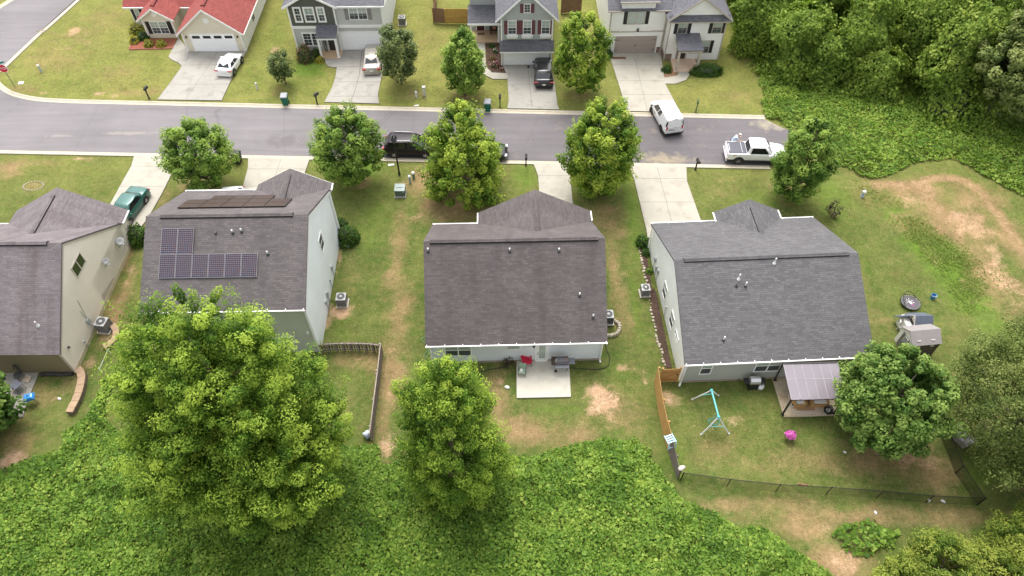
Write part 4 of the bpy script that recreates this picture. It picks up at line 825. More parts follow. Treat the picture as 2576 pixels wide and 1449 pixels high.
# two-tone grey house
DGD = siding('dark board and batten', (.105, .11, .09), pitch=9); DGL = siding('light grey vinyl', (.50, .505, .48)); DGW = siding('pale side vinyl', (.74, .75, .74))
h = House('house', 'two storey house with dark grey board gable and light grey siding', (-22.2, 65.15, 0), .8); HG = h
mb = MB(); wall_y(mb, 0, 4.6, 0, 11, 5.2, 6.55); mb.hexa([(4.6, .12, -.3), (9.3, .12, -.3), (9.3, 11, -.3), (4.6, 11, -.3)], [(4.6, .12, 5.15), (9.3, .12, 5.15), (9.3, 11, 5.15), (4.6, 11, 5.15)])
for k, f in enumerate(mb.f):
    xsn = [mb.v[i][0] for i in f]
    if max(xsn) - min(xsn) < .03 and min(xsn) > 9: mb.mi[k] = 1
mb.build('wall', [DGL, DGW], h.t)
mb = MB(); q = [(.0, 2.9), (4.6, 2.9), (4.6, 5.2), (2.3, 6.5), (0, 5.2)]; mb.loft([[(x, -.035, z) for x, z in q], [(x, -.002, z) for x, z in q]])
for k in range(1, 12): mb.box((.38 * k, -.05, 4.05), (.04, .03, 2.3))
mb.build('board_panel', DGD, h.t)
mb = roof_y(-.35, 5.0, 11, -.4, 5.15, 5.15 + 2.68 * .55); mb.slab([(4.4, -.25, 5.12), (9.65, -.25, 5.12), (9.65, 5.5, 7.9), (4.4, 5.5, 7.9)], .13, [(4.4, 0), (9.65, 0), (9.65, 6.4), (4.4, 6.4)]); mb.slab([(-.4, 1, 5.4), (5, 1, 5.4), (5, 5.5, 7.9), (-.4, 5.5, 7.9)], .13, [(0, 0), (5, 0), (5, 5), (0, 5)]); mb.build('roof', SH_F, h.t)
rakes(h, WHITE, [((-.35, -.4, 5.13), (2.32, -.4, 6.6), (0, -1, 0)), ((5.0, -.4, 5.13), (2.32, -.4, 6.6), (0, -1, 0))], .24, .05)
boxes(h, 'fascia', WHITE, (((7.1, -.27, 5.03), (5.1, .06, .18)), ((9.66, 5, 5.05), (.06, 10.2, .18)))); boxes(h, 'band_board', WHITE, (((2.3, -.03, 2.78), (4.6, .08, .30)), ((6.95, .08, 2.78), (4.7, .08, .30))))
boxes(h, 'corner_trim', WHITE, [((x, y, 2.6), (.15, .09, 5.1)) for x, y in ((.07, -.03), (4.6, -.03), (9.25, .09))])
F = h.back(-.04)
for a, b, pn in ((.72, 1.22, (GLASS, GLASS)), (1.72, 2.52, (REFLGL, SCREEN)), (3.02, 3.55, (REFLGL, SCREEN))): window(h, F, a, b, 3.5, 4.85, fr=.15, panes=pn, grid=(2, 4), out=.09)
F = h.back(); window(h, F, .95, 2.55, .75, 2.05, fr=.12, mull=2, panes=(GLASS, GLASS), grid=(2, 4))
F = h.back(.12); window(h, F, 6.05, 7.75, 3.55, 4.85, mull=2, grid=(2, 3), shutter=mat('grey shutter', (.23, .22, .22), rough=.5)); gdoor(h, F, 4.75 + .0, 9.0, 2.1, MATS['white garage door'], (1, 5))
mb = MB(); mb.slab([(2.55, -1.45, 2.42), (4.62, -1.45, 2.42), (4.62, 0, 3.05), (2.55, 0, 3.05)], .1, [(0, 0), (2.1, 0), (2.1, 1.6), (0, 1.6)]); mb.build('porch_roof', SH_F, h.t)
mb = MB(); mb.box((3.58, -1.36, 2.26), (2.0, .12, .16)); mb.box((2.66, -.7, 2.26), (.1, 1.3, .16)); mb.box((4.5, -.7, 2.26), (.1, 1.3, .16)); mb.build('porch_beam', WHITE, h.t)
for x in (2.72, 4.44): mb = MB(); mb.box((x, -1.28, 1.12), (.2, .2, 2.12)); mb.box((x, -1.28, .13), (.28, .28, .14)); mb.build('porch_post', WHITE, h.t)
mb = MB(); mb.box((3.58, -.72, .06), (2.1, 1.45, .16)); mb.build('porch_floor', mat('warm porch slab', (.52, .36, .22), rough=.8, var=.12, scale=1.5), h.t)
mb = MB(); F = h.back(); F.box(mb, 3.35, 4.2, .15, 2.1, 0, .04); d = mb.build('door', mat('dark door', (.035, .03, .03), rough=.45, var=.1), h.t); mb = MB(); F.box(mb, 3.26, 3.35, .15, 2.2, 0, .06); F.box(mb, 4.2, 4.29, .15, 2.2, 0, .06); F.box(mb, 3.35, 4.2, 2.1, 2.2, 0, .06); mb.build('door_frame', WHITE, h.t)
mb = MB(); mb.blob((3.45, -.08, 1.05), (.035, .035, .035)); mb.build('handle', GREY, d, True)
SGN = mat('black sign board', (.015, .015, .016), rough=.5); LET = mat('white lettering', (.8, .8, .78), rough=.5)
s = thing('porch_sign', 'tall narrow black board reading WELCOME leaning beside the grey porch door', 'sign', h.wld((3.0, -.22, .14)), h.a)
mb = MB(); mb.box((0, 0, .8), (.28, .03, 1.6)); o = mb.build('board', SGN, s); o.rotation_euler = (R(-4), 0, 0)
for k, ch in enumerate('WELCOME'): text_mesh('letter', ch, .24, LET, o, Matrix.Translation((0, -.02, 1.47 - .22 * k)) @ Matrix.Rotation(R(90), 4, 'X'))
# maroon shutter house
GRY = siding('grey vinyl', (.43, .45, .435)); MAR = mat('maroon shutter', (.13, .045, .055), rough=.5, var=.1)
h = House('house', 'two storey grey house with maroon shutters and white window boxes over its garage', (-1.1, 62.65, 0), .8); HP = h
mb = MB(); wall_y(mb, 0, 5.1, 0, 11, 5.35, 7.85); mb.hexa([(-3.2, 6.2, -.3), (0, 6.2, -.3), (0, 11, -.3), (-3.2, 11, -.3)], [(-3.2, 6.2, 6), (0, 6.2, 6), (0, 11, 6), (-3.2, 11, 6)]); mb.build('wall', GRY, h.t)
mb = roof_y(-.5, 5.6, 11, -.4, 5.2, 8.15); mb.slab([(-3.4, 3.95, 2.3), (-.0, 3.95, 2.3), (-.0, 6.2, 3.1), (-3.4, 6.2, 3.1)], .12, [(0, 0), (3.4, 0), (3.4, 2.4), (0, 2.4)]); mb.slab([(-3.6, 5.8, 5.9), (0, 5.8, 5.9), (0, 9, 7.5), (-3.6, 9, 7.5)], .12, [(0, 0), (3.4, 0), (3.4, 3.4), (0, 3.4)])
mb.slab([(-.12, -.75, 2.08), (5.22, -.75, 2.08), (5.22, 0, 2.95), (-.12, 0, 2.95)], .1, [(0, 0), (5.3, 0), (5.3, 1.15), (0, 1.15)]); mb.build('roof', SH_F, h.t)
rakes(h, WHITE, [((-.5, -.4, 5.18), (2.55, -.4, 8.12), (0, -1, 0)), ((5.6, -.4, 5.18), (2.55, -.4, 8.12), (0, -1, 0))], .22, .05)
boxes(h, 'fascia', WHITE, (((2.55, -.74, 1.99), (5.3, .06, .13)), ((-1.7, 3.94, 2.2), (3.4, .1, .2)), ((-1.7, 5.78, 5.8), (3.6, .06, .16))))
boxes(h, 'corner_trim', WHITE, [((x, y, 2.6), (.15, .09, 5.1)) for x, y in ((.07, -.03), (5.03, -.03))])
F = h.back(); gdoor(h, F, .3, 4.75, 1.95, MATS['white garage door'], (1, 5))
for a in (.75, 2.22, 4.0):
    window(h, F, a - .0, a + .72, 3.6, 4.95, grid=(2, 4), shutter=MAR, sw=.34); mb = MB(); b0 = [(a - .12, -.28, 3.22), (a + .84, -.28, 3.22), (a + .84, -.01, 3.22), (a - .12, -.01, 3.22)]; mb.hexa(b0, [(a - .2, -.34, 3.5), (a + .92, -.34, 3.5), (a + .92, -.01, 3.5), (a - .2, -.01, 3.5)]); mb.build('window_box', WHITE, h.t)
window(h, F, 2.28, 2.8, 5.85, 6.65, grid=(2, 3), shutter=MAR, sw=.34, sash=False, panes=(GLASS,))
F = h.back(6.2); window(h, F, -1.75, -1.1, 4.3, 5.4, grid=(2, 3), shutter=MAR, sw=.32); window(h, F, -3.0, -2.85, .7, 2.0)
mb = MB(); F.box(mb, -2.55, -1.75, .2, 2.2, 0, .05); d = mb.build('door', mat('maroon door', (.07, .015, .02), rough=.4), h.t); mb = MB(); F.box(mb, -2.65, -2.55, .2, 2.3, 0, .08); F.box(mb, -1.75, -1.65, .2, 2.3, 0, .08); F.box(mb, -2.55, -1.75, 2.2, 2.3, 0, .08); mb.build('door_frame', WHITE, h.t)
mb = MB(); mb.blob((-1.85, 6.1, 1.1), (.035, .035, .035)); mb.build('handle', GREY, d, True)
for x in (-3.1, -.22): mb = MB(); mb.box((x, 4.1, 1.15), (.2, .2, 2.1)); mb.box((x, 4.1, .2), (.28, .28, .16)); mb.build('porch_post', WHITE, h.t)
mb = MB(); mb.box((-1.6, 5.1, .08), (3.3, 2.2, .2)); mb.build('porch_floor', MATS['warm porch slab'], h.t)
mb = MB(); mb.box((2.55, -.02, .0), (5.1, .02, .3)); mb.build('foundation', MATS['stained block'], h.t)
s = thing('porch_bench', 'small bench with cushions on the porch by the maroon door', 'bench', h.wld((-.75, 5.6, .18)), h.a)
WOODD = mat('dark stained wood', (.09, .06, .04), rough=.6, var=.2)
mb = MB(); mb.box((0, 0, .4), (.9, .45, .06)); mb.build('seat', WOODD, s); mb = MB(); mb.box((0, .22, .68), (.9, .05, .5)); mb.build('backrest', WOODD, s)
for x in (-.4, .4): mb = MB(); mb.box((x, 0, .19), (.06, .42, .38)); mb.build('leg', WOODD, s)
mb = MB(); mb.blob((.1, .08, .58), (.2, .1, .18)); mb.build('cushion', mat('salmon cushion', (.55, .25, .18), rough=.9), s, True)
s = thing('doormat', 'brown doormat with pale lettering before the maroon door', 'doormat', h.wld((-2.1, 5.5, .18)), h.a); mb = MB(); mb.box((0, 0, .01), (.75, .4, .02)); mb.build('mat', mat('coir', (.16, .10, .06), rough=1, var=.3), s)
# white house
WHT = siding('white house vinyl', (.86, .845, .81), dirt=(.66, .63, .55)); TAUPE = mat('taupe garage door', (.33, .275, .24), rough=.5, var=.06); TPT = mat('taupe trim', (.42, .37, .31), rough=.5)
BRICK = gridmat('brown brick', (.17, .09, .06), (.3, .26, .22), 14, 12, .01, rough=.9, spec=.2, var=(.24, .12, .08))
h = House('house', 'white two storey house with taupe garage door, black shutters and portico', (9.72, 64.7, 0), 1.5); HW = h
mb = MB(); mb.hexa([(0, 0, -.3), (5.7, 0, -.3), (5.7, 11, -.3), (0, 11, -.3)], [(0, 0, 5.0), (5.7, 0, 5.0), (5.7, 11, 5.0), (0, 11, 5.0)]); mb.hexa([(1.05, -.06, 2.62), (4.3, -.06, 2.62), (4.3, 4, 2.62), (1.05, 4, 2.62)], [(1.05, -.06, 5.95), (4.3, -.06, 5.95), (4.3, 4, 5.95), (1.05, 4, 5.95)]); wall_y(mb, 5.7, 11.35, -1.25, 11, 4.75, 6.75); mb.build('wall', WHT, h.t)
mb = MB(); mb.slab([(-.3, -.3, 4.95), (6, -.3, 4.95), (6, 5.5, 7.9), (-.3, 5.5, 7.9)], .13, [(0, 0), (6.3, 0), (6.3, 6.5), (0, 6.5)]); mb.slab([(.75, -.4, 5.92), (4.6, -.4, 5.92), (4.6, 4, 8.1), (.75, 4, 8.1)], .13, [(0, 0), (3.9, 0), (3.9, 5), (0, 5)]); roof_y(5.35, 11.75, 11, -1.6, 4.6, 6.95, mb=mb)
mb.slab([(5.55, -1.72, 4.52), (11.5, -1.72, 4.52), (11.5, -1.27, 5.0), (5.55, -1.27, 5.0)], .06, [(0, 0), (6, 0), (6, .7), (0, .7)]); mb.build('roof', SH_F, h.t)
rakes(h, TPT, [((5.35, -1.6, 4.58), (8.55, -1.6, 6.92), (0, -1, 0)), ((11.75, -1.6, 4.58), (8.55, -1.6, 6.92), (0, -1, 0))], .18, .05)
boxes(h, 'fascia', TPT, (((2.7, -.42, 5.86), (3.9, .06, .14)), ((.35, -.32, 4.88), (1.3, .06, .14)), ((5.1, -.32, 4.88), (1.4, .06, .14)), ((8.5, -1.7, 4.44), (6, .06, .1)))); boxes(h, 'band_board', TPT, (((2.85, -.03, 2.56), (5.7, .1, .12)),))
boxes(h, 'corner_trim', TPT, [((x, y, 2.3), (.13, .07, 4.6)) for x, y in ((.06, -.02), (5.62, -.02), (5.78, -1.27), (11.28, -1.27))])
F = h.back(); gdoor(h, F, .75, 5.0, 2.05, TAUPE, (1, 4), handle=True); F = h.back(-.06); window(h, F, 1.75, 3.4, 3.45, 4.85, mull=2, shutter=BLKS, sw=.36, frame_mat=TPT, panes=(REFLGL, REFLGL))
mb = MB(); mb.lathe([(.05, 0), (.12, .05), (.1, .3), (.02, .4)], 8, (2.9, -.15, 2.6)); mb.build('wall_lamp', PIPED, h.t)
F = h.back(-1.25)
for a in (6.62, 10.05): window(h, F, a, a + .85, 3.05, 4.25, grid=(2, 3), shutter=BLKS, sw=.33, frame_mat=TPT, panes=(REFLGL, SCREEN))
window(h, F, 8.55, 10.1, .85, 2.15, mull=2, grid=(2, 3), shutter=BLKS, sw=.33, frame_mat=TPT, panes=(REFLGL, SCREEN))
mb = MB(); mb.slab([(6.45, -3.45, 2.5), (9.0, -3.45, 2.5), (8.85, -1.25, 3.05), (6.5, -1.25, 3.05)], .12, [(0, 0), (2.5, 0), (2.4, 2.3), (0, 2.3)]); mb.build('porch_roof', SH_F, h.t)
mb = MB(); mb.box((7.72, -3.34, 2.34), (2.4, .14, .2)); mb.box((6.62, -2.3, 2.34), (.12, 2, .2)); mb.box((8.8, -2.3, 2.34), (.12, 2, .2)); mb.build('porch_beam', TPT, h.t)
for x in (6.68, 8.74): mb = MB(); mb.box((x, -3.2, 1.25), (.22, .22, 2.2)); mb.box((x, -3.2, .22), (.3, .3, .2)); mb.build('porch_post', TPT, h.t)
mb = MB(); mb.box((7.7, -2.3, .06), (2.5, 2.2, .22)); mb.build('porch_floor', mat('pinkish porch slab', (.62, .45, .33), rough=.8, var=.1), h.t)
mb = MB(); F.box(mb, 7.0, 7.85, .2, 2.15, 0, .05); d = mb.build('door', MATS['dark door'], h.t); mb = MB(); F.box(mb, 7.15, 7.6, 1.45, 2.0, .05, .06); mb.build('pane', mat('door notice', (.6, .62, .58), rough=.5), d); mb = MB(); F.box(mb, 6.88, 7.0, .2, 2.25, 0, .08); F.box(mb, 7.85, 7.97, .2, 2.25, 0, .08); F.box(mb, 7.0, 7.85, 2.15, 2.25, 0, .08); mb.build('door_frame', TPT, h.t)
mb = MB(); 
for (x0, x1, y) in ((5.7, 6.5, -1.26), (5.12, 5.7, -.012)): i = len(mb.f); mb.poly([(x0, y, -.1), (x1, y, -.1), (x1, y, .75), (x0, y, .75)], [(0, 0), ((x1 - x0) * .5, 0), ((x1 - x0) * .5, .4), (0, .4)])
mb.poly([(5.688, .0, -.1), (5.688, -1.25, -.1), (5.688, -1.25, .75), (5.688, 0, .75)], [(0, 0), (.6, 0), (.6, .4), (0, .4)]); mb.build('brick_base', BRICK, h.t)
spout(h, [(5.5, -.3, 4.85), (5.55, -.1, 4.6), (5.55, -.07, .3), (5.35, -.4, .1)], TPT)
# ------------------------------------------------------------------ vehicles (x forward, y left, z up)
RUB = mat('tyre rubber', (.022, .022, .023), rough=.85, var=.15); ALLOY = mat('alloy wheel', (.42, .42, .43), rough=.3, metal=.8); BLKP = mat('black plastic', (.02, .02, .021), rough=.6)
CGL = mat('car glass', (.012, .014, .016), rough=.05, var=.3, spec=.9, scale=1.); REDL = mat('tail lamp', (.42, .02, .02), rough=.15, coat=.5); CLRL = mat('head lamp', (.62, .64, .66), rough=.1, coat=.6); PLATE = mat('licence plate', (.72, .72, .72), rough=.4)
CHR = mat('bright metal', (.62, .62, .63), rough=.2, metal=.9)
def paint(n, c, rough=.28, metal=0.): return mat(n, c, rough=rough, metal=metal, var=.04, scale=.7, coat=.6, spec=.5)
def sec(x, hw, zb, zt, tuck=.9, crown=.025):
    half = [(hw * .80, zb), (hw * .95, zb + .06), (hw, zb + (zt - zb) * .42), (hw * .985, zb + (zt - zb) * .72), (hw * (tuck * .5 + .48), zt - .045), (hw * tuck - .03, zt), (hw * .45, zt + crown)]
    return [(x, y, z) for y, z in half] + [(x, -y, z) for y, z in half[::-1]]
def wheel(par, x, y, r, w_, style=ALLOY, spokes=5, turn=0):
    mb = MB(); s = 1 if y > 0 else -1
    mb.lathe([(r * .55, -w_ / 2), (r * .93, -w_ / 2), (r, -w_ * .36), (r, w_ * .36), (r * .93, w_ / 2), (r * .62, w_ / 2), (r * .55, w_ * .4)], 22, axis='Y'); o = mb.build('wheel', RUB, par, 40); o.location = (x, y, r); o.rotation_euler = (0, 0, turn)
    mb = MB(); q = s * (w_ * .5 - .01); mb.lathe([(r * .66, q - s * .06), (r * .66, q), (r * .60, q + s * .004), (r * .58, q - s * .03)], 20, axis='Y')
    for k in range(spokes):
        a = 2 * math.pi * k / spokes; d = Vector((math.cos(a), 0, math.sin(a))); t = Vector((-math.sin(a), 0, math.cos(a))) * r * .09
        b0 = [d * r * .08 - t * 1.2, d * r * .6 - t, d * r * .6 + t, d * r * .08 + t * 1.2]; mb.hexa([p + Vector((0, q - .03, 0)) for p in b0], [p + Vector((0, q + s * .006, 0)) for p in b0])
    mb.lathe([(r * .16, q - s * .02), (r * .16, q + s * .012)], 10, axis='Y'); mb.build('rim', style, o)
def cabin_pts(c):
    xb0, xt0, xt1, xb1, zb, zt, hb, ht = c
    return {'b': [(xb0, hb * .93), (xb1, hb * .90)], 't': [(xt0, ht), (xt1, ht * .96)], 'z': (zb, zt)}
def quadwin(mb, A, B, C, D, u0, u1, v0, v1, off=.012, th=.02):
    """patch of the quad A(bottom-left) B(bottom-right) C(top-right) D(top-left)"""
    A, B, C, D = map(Vector, (A, B, C, D)); f = lambda u, v: A.lerp(B, u).lerp(D.lerp(C, u), v)
    q = [f(u0, v0), f(u1, v0), f(u1, v1), f(u0, v1)]; n = (q[1] - q[0]).cross(q[3] - q[0]).normalized(); mb.slab([p + n * off for p in q], th + off)
def car(name, label, loc, head, pm, L_, W_, stations, cab, wb, wr=.33, ww=.21, rim=ALLOY, spokes=5, rails=False, clad=False, plate=True, rear_glass=True, sides=((.03, .47), (.52, .96)), tail=None, front_x=None, cat='car', group=None, arch=True, turn=0, side_win=True, panel_from=None, headl=True):
    t = thing(name, label, cat, loc, head, group); hw = W_ / 2
    mb = MB(); mb.loft([sec(*s) for s in stations]); body = mb.build('body', pm, t, 50)
    xb0, xt0, xt1, xb1, zb, zt, hb, ht = cab
    mb = MB(); rows = []
    for k, (f, z) in enumerate(((0, zb - .06), (.0, zb), (.5, (zb + zt) / 2), (.93, zt - .035), (1.0, zt))):
        a = xb0 + (xt0 - xb0) * f; b = xb1 + (xt1 - xb1) * f; y_ = hb + (ht - hb) * f
        if k == 4: a += .12; b -= .12; y_ -= .10
        m_ = (a + b) / 2; rows.append([(a, -y_ * .86, z), (a - .03, 0, z + (.03 if k == 4 else 0)), (a, y_ * .86, z), (a + .12, y_ * .98, z), (m_, y_, z + (.0)), (b - .14, y_ * .97, z), (b, y_ * .84, z), (b + .04, 0, z + (.02 if k == 4 else 0)), (b, -y_ * .84, z), (b - .14, -y_ * .97, z), (m_, -y_, z), (a + .12, -y_ * .98, z)])
    mb.loft(rows); cabin = mb.build('cabin', pm, t, 45)
    zt2 = zt - .04; hb2, ht2 = hb * .985, ht * .985
    if True:
        mb = MB(); quadwin(mb, (xb1 + .03, hb * .80, zb), (xb1 + .03, -hb * .80, zb), (xt1 + .02, -ht * .80, zt2), (xt1 + .02, ht * .80, zt2), .0, 1., .04, .97); 
        for f in range(len(mb.f)): pass
        w1 = mb.build('windshield', CGL, t)
    if rear_glass:
        mb = MB(); quadwin(mb, (xb0 - .03, -hb * .78, zb), (xb0 - .03, hb * .78, zb), (xt0 - .02, ht * .78, zt2), (xt0 - .02, -ht * .78, zt2), .02, .98, .08, .95); mb.build('rear_window', CGL, t)
    if side_win:
        for s in (1, -1):
            for (u0, u1) in sides:
                mb = MB(); A, B, C, D = (xb0 + .1, s * hb2 * 1.01, zb), (xb1 - .1, s * hb2 * 1.01, zb), (xt1 - .08, s * ht2 * 1.015, zt2), (xt0 + .08, s * ht2 * 1.015, zt2)
                if s > 0: A, B, C, D = B, A, D, C; a, b = 1 - u1, 1 - u0
                else: a, b = u0, u1
                quadwin(mb, A, B, C, D, a, b, .12, .93); mb.build('side_window', CGL, t)
    xs_ = [s[0] for s in stations]; xr, xf = min(xs_), max(xs_); zs = {s[0]: s for s in stations}
    for x in wb:
        for s in (1, -1):
            if arch:
                mb = MB(); ww_ = []
                for k in range(17):
                    a = math.pi * k / 16 * 1.16 - .08 * math.pi; ww_.append((x + math.cos(a) * (wr + .085), s * (hw + .006), wr + math.sin(a) * (wr + .085)))
                i = mb.pts(ww_); j = mb.pts([(p[0], s * (hw - .28), p[2]) for p in ww_]); n = len(ww_); mb.face(range(i, i + n)); mb.face([j + k for k in range(n)][::-1])
                for k in range(n): q = (k + 1) % n; mb.face((i + k, i + q, j + q, j + k))
                mb.build('wheel_arch', BLKP, t)
            wheel(t, x, s * (hw - ww / 2 + .03), wr, ww, rim, spokes, turn if x > 0 else 0)
    tl = tail or (.28, .16, .72); 
    for s in (1, -1):
        mb = MB(); mb.box((xr + .05, s * (hw * .80), tl[2]), (.14, tl[0], tl[1])); mb.build('taillight', REDL, t, bevel=.03)
        if headl: mb = MB(); mb.box((xf - .14, s * hw * .70, .66), (.24, .36, .13)); mb.build('headlight', CLRL, t, bevel=.04)
        mb = MB(); mb.blob((xb1 - .28, s * (hw + .10), zb + .05), (.07, .12, .08)); mb.build('mirror', pm if not clad else BLKP, t, True)
    mb = MB(); mb.box((xr + .02, 0, .32), (.12, W_ * .82, .2)); mb.build('rear_bumper', BLKP if clad else pm, t, bevel=.03)
    if plate: mb = MB(); mb.box((xr - .012, 0, .62), (.03, .32, .16)); mb.build('licence_plate', PLATE, t)
    if rails:
        for s in (1, -1): mb = MB(); mb.tube([(xt0 + .25, s * ht * .86, zt - .02), (xt0 + .4, s * ht * .88, zt + .07), (xt1 - .35, s * ht * .86, zt + .07), (xt1 - .15, s * ht * .84, zt - .02)], .025, 6); mb.build('roof_rail', CHR, t)
    return t
def heading(a, b): d = b - a; return math.atan2(d.y, d.x)
SED = lambda L_, hw: [(-L_ * .5, hw * .80, .30, .72), (-L_ * .487, hw * .90, .24, .88), (-L_ * .46, hw * .97, .2, .95), (-L_ * .32, hw, .18, .98), (0, hw, .17, .92), (L_ * .2, hw, .18, .92), (L_ * .34, hw * .985, .18, .86), (L_ * .44, hw * .93, .2, .76), (L_ * .485, hw * .82, .24, .66), (L_ * .5, hw * .6, .3, .55)]
SUVS = lambda L_, hw: [(-L_ * .5, hw * .84, .34, .85), (-L_ * .488, hw * .94, .28, 1.0), (-L_ * .45, hw, .25, 1.08), (-L_ * .2, hw, .22, 1.06), (L_ * .15, hw, .22, 1.03), (L_ * .3, hw, .22, .99), (L_ * .42, hw * .95, .24, .90), (L_ * .48, hw * .84, .28, .76), (L_ * .5, hw * .62, .34, .62)]
SILV = paint('pale champagne paint', (.42, .39, .34), .3, .4); BLK = paint('black paint', (.012, .012, .014)); BLK2 = mat('black plum paint', (.02, .014, .017), rough=.35, var=.05, spec=.3); WPT = paint('white paint', (.80, .80, .80)); GRN = paint('dark teal paint', (.018, .10, .085), .4, .2)
a, b = at(937, 195), at(940, 138)
p0, p1 = at(938, 194), at(931, 140); hd = heading(at(905, 225), at(914, 130)) 
p = at(937, 193); car('sedan', 'champagne sedan parked tail out on the stained drive', p + Vector((math.cos(hd), math.sin(hd), 0)) * 2.42, hd, SILV, 4.75, 1.82, SED(4.75, .91), (-1.75, -1.0, .42, 1.25, .90, 1.43, .84, .66), (-1.36, 1.38), group='sedans and hatchbacks on the drives', tail=(.34, .2, .80))
hd = heading(at(465, 258), at(537, 150)); p = at(566, 197); car('hatchback', 'short white car on the drive of the red roofed house', p + Vector((math.cos(hd), math.sin(hd), 0)) * 1.66, hd, WPT, 3.3, 1.7, SED(3.3, .85), (-1.4, -.95, .15, .8, .86, 1.30, .80, .64), (-1.02, 1.05), group='sedans and hatchbacks on the drives', tail=(.4, .12, .80), plate=True)
hd = heading(at(1338, 270), at(1327, 164)) - .06; p = at(1368, 227); car('suv', 'black crossover parked tail out before the maroon shutter house', p + Vector((math.cos(hd), math.sin(hd), 0)) * 2.3, hd, BLK, 4.6, 1.86, SUVS(4.6, .93), (-2.1, -1.35, .35, 1.15, 1.02, 1.6, .86, .68), (-1.36, 1.36), wr=.35, clad=True, group='sport utility vehicles', tail=(.42, .12, .86))
p = at(993, 397.5); hd = heading(at(0, 378), at(1935, 417)) - .0; c_ = Vector((math.cos(hd), math.sin(hd), 0)); sd_ = Vector((-c_.y, c_.x, 0))
car('suv', 'dark plum sport utility vehicle with roof rails parked by the lamp post', p + c_ * 1.38 + sd_ * .95, hd, BLK2, 4.7, 1.9, SUVS(4.7, .95), (-2.22, -1.75, .45, 1.3, 1.0, 1.62, .88, .70), (-1.38, 1.38), wr=.36, rails=True, clad=False, sides=((.03, .26), (.29, .60), (.63, .95)), group='sport utility vehicles', tail=(.3, .24, .92))
p = at(1252, 410); car('hatchback', 'black car at the kerb hidden behind the bushy street tree', p - c_ * 1.35 + sd_ * .93, hd, BLK, 4.4, 1.82, SED(4.4, .91), (-1.95, -1.35, .3, 1.2, .92, 1.5, .85, .68), (-1.35, 1.35), group='sedans and hatchbacks on the drives')
q0, q1 = at(368, 517), at(337, 560); hd = heading(q0, q1); c2_ = Vector((math.cos(hd), math.sin(hd), 0)); s2_ = Vector((-c2_.y, c2_.x, 0))
car('coupe', 'faded teal coupe on the pale drive beside the beige house', (q0 + q1) / 2 - s2_ * .88, hd, GRN, 4.5, 1.76, SED(4.5, .88), (-1.5, -.85, .4, 1.2, .88, 1.36, .82, .64), (-1.28, 1.28), sides=((.08, .93),), group='sedans and hatchbacks on the drives', plate=False)
p = at(582, 473, 1.45); hd = R(-84); car('hatchback', 'white hatchback showing only its roof above the solar panel house', (p.x, p.y - 1.25, 0), hd, WPT, 4.2, 1.78, SED(4.2, .89), (-1.9, -1.35, .3, 1.15, .92, 1.5, .84, .67), (-1.28, 1.28), group='sedans and hatchbacks on the drives')
# white cargo van turning out of the drive
q0, q1 = at(1662, 331), at(1637, 283); hd = heading(q0, q1); c3 = (q1 - q0).normalized(); wbl = 2.7; ctr = q0 + c3 * wbl / 2 + Vector((c3.y, -c3.x, 0)) * .86
vs = [(-2.25, .85, .34, 1.0, .99), (-2.22, .90, .3, 1.04, .99), (-1.0, .92, .26, 1.05, .99), (.6, .92, .26, 1.05, .98), (1.25, .91, .26, 1.03, .95), (1.75, .86, .26, .94, .9), (2.08, .76, .3, .80, .9), (2.2, .55, .36, .66, .9)]
t = car('van', 'small white cargo van with windowless rear doors swinging into the drive', ctr, hd, WPT, 4.45, 1.84, vs, (-2.2, -2.08, .62, 1.5, 1.02, 1.84, .90, .76), (-1.35, 1.35), wr=.33, rim=BLKP, clad=True, rear_glass=False, sides=((.46, .63), (.67, .93)), cat='van', plate=False, tail=(.16, .34, .98), turn=R(12))
for s in (1, -1):
    mb = MB(); mb.hexa([(-2.235, s * .76, 1.2), (-2.10, s * .84, 1.2), (-2.10, s * .87, 1.2), (-2.235, s * .80, 1.2)], [(-2.16, s * .66, 1.62), (-2.05, s * .76, 1.62), (-2.05, s * .78, 1.62), (-2.16, s * .70, 1.62)]); mb.build('lamp_trim', BLKP, t)
mb = MB(); mb.box((-2.262, -.02, .74), (.03, .02, .74)); mb.box((-2.256, 0, 1.02), (.02, 1.4, .02)); mb.build('door_seam', mat('panel gap', (.12, .12, .12), rough=.7), t)
mb = MB(); mb.box((-2.265, .33, .82), (.04, .44, .07)); mb.build('door_handle', BLKP, t)
mb = MB(); mb.box((-2.265, -.3, .84), (.03, .2, .04)); mb.box((-2.265, -.62, .84), (.03, .14, .05)); mb.build('badge', mat('grey badge', (.3, .3, .31), rough=.4), t)
mb = MB(); mb.box((-2.1, 0, 1.83), (.06, .4, .03)); mb.build('brake_light', BLKP, t)
mb = MB(); mb.box((0.55, .925, .78), (.34, .02, .14)); mb.box((.55, .926, .62), (.2, .02, .05)); mb.build('door_logo', mat('grey door logo', (.33, .32, .31), rough=.5), t)
mb = MB(); mb.box((-2.16, 0, .36), (.26, 1.7, .14)); mb.box((-1.98, .86, .42), (.5, .14, .26)); mb.box((-1.98, -.86, .42), (.5, .14, .26)); mb.build('bumper_cladding', BLKP, t)
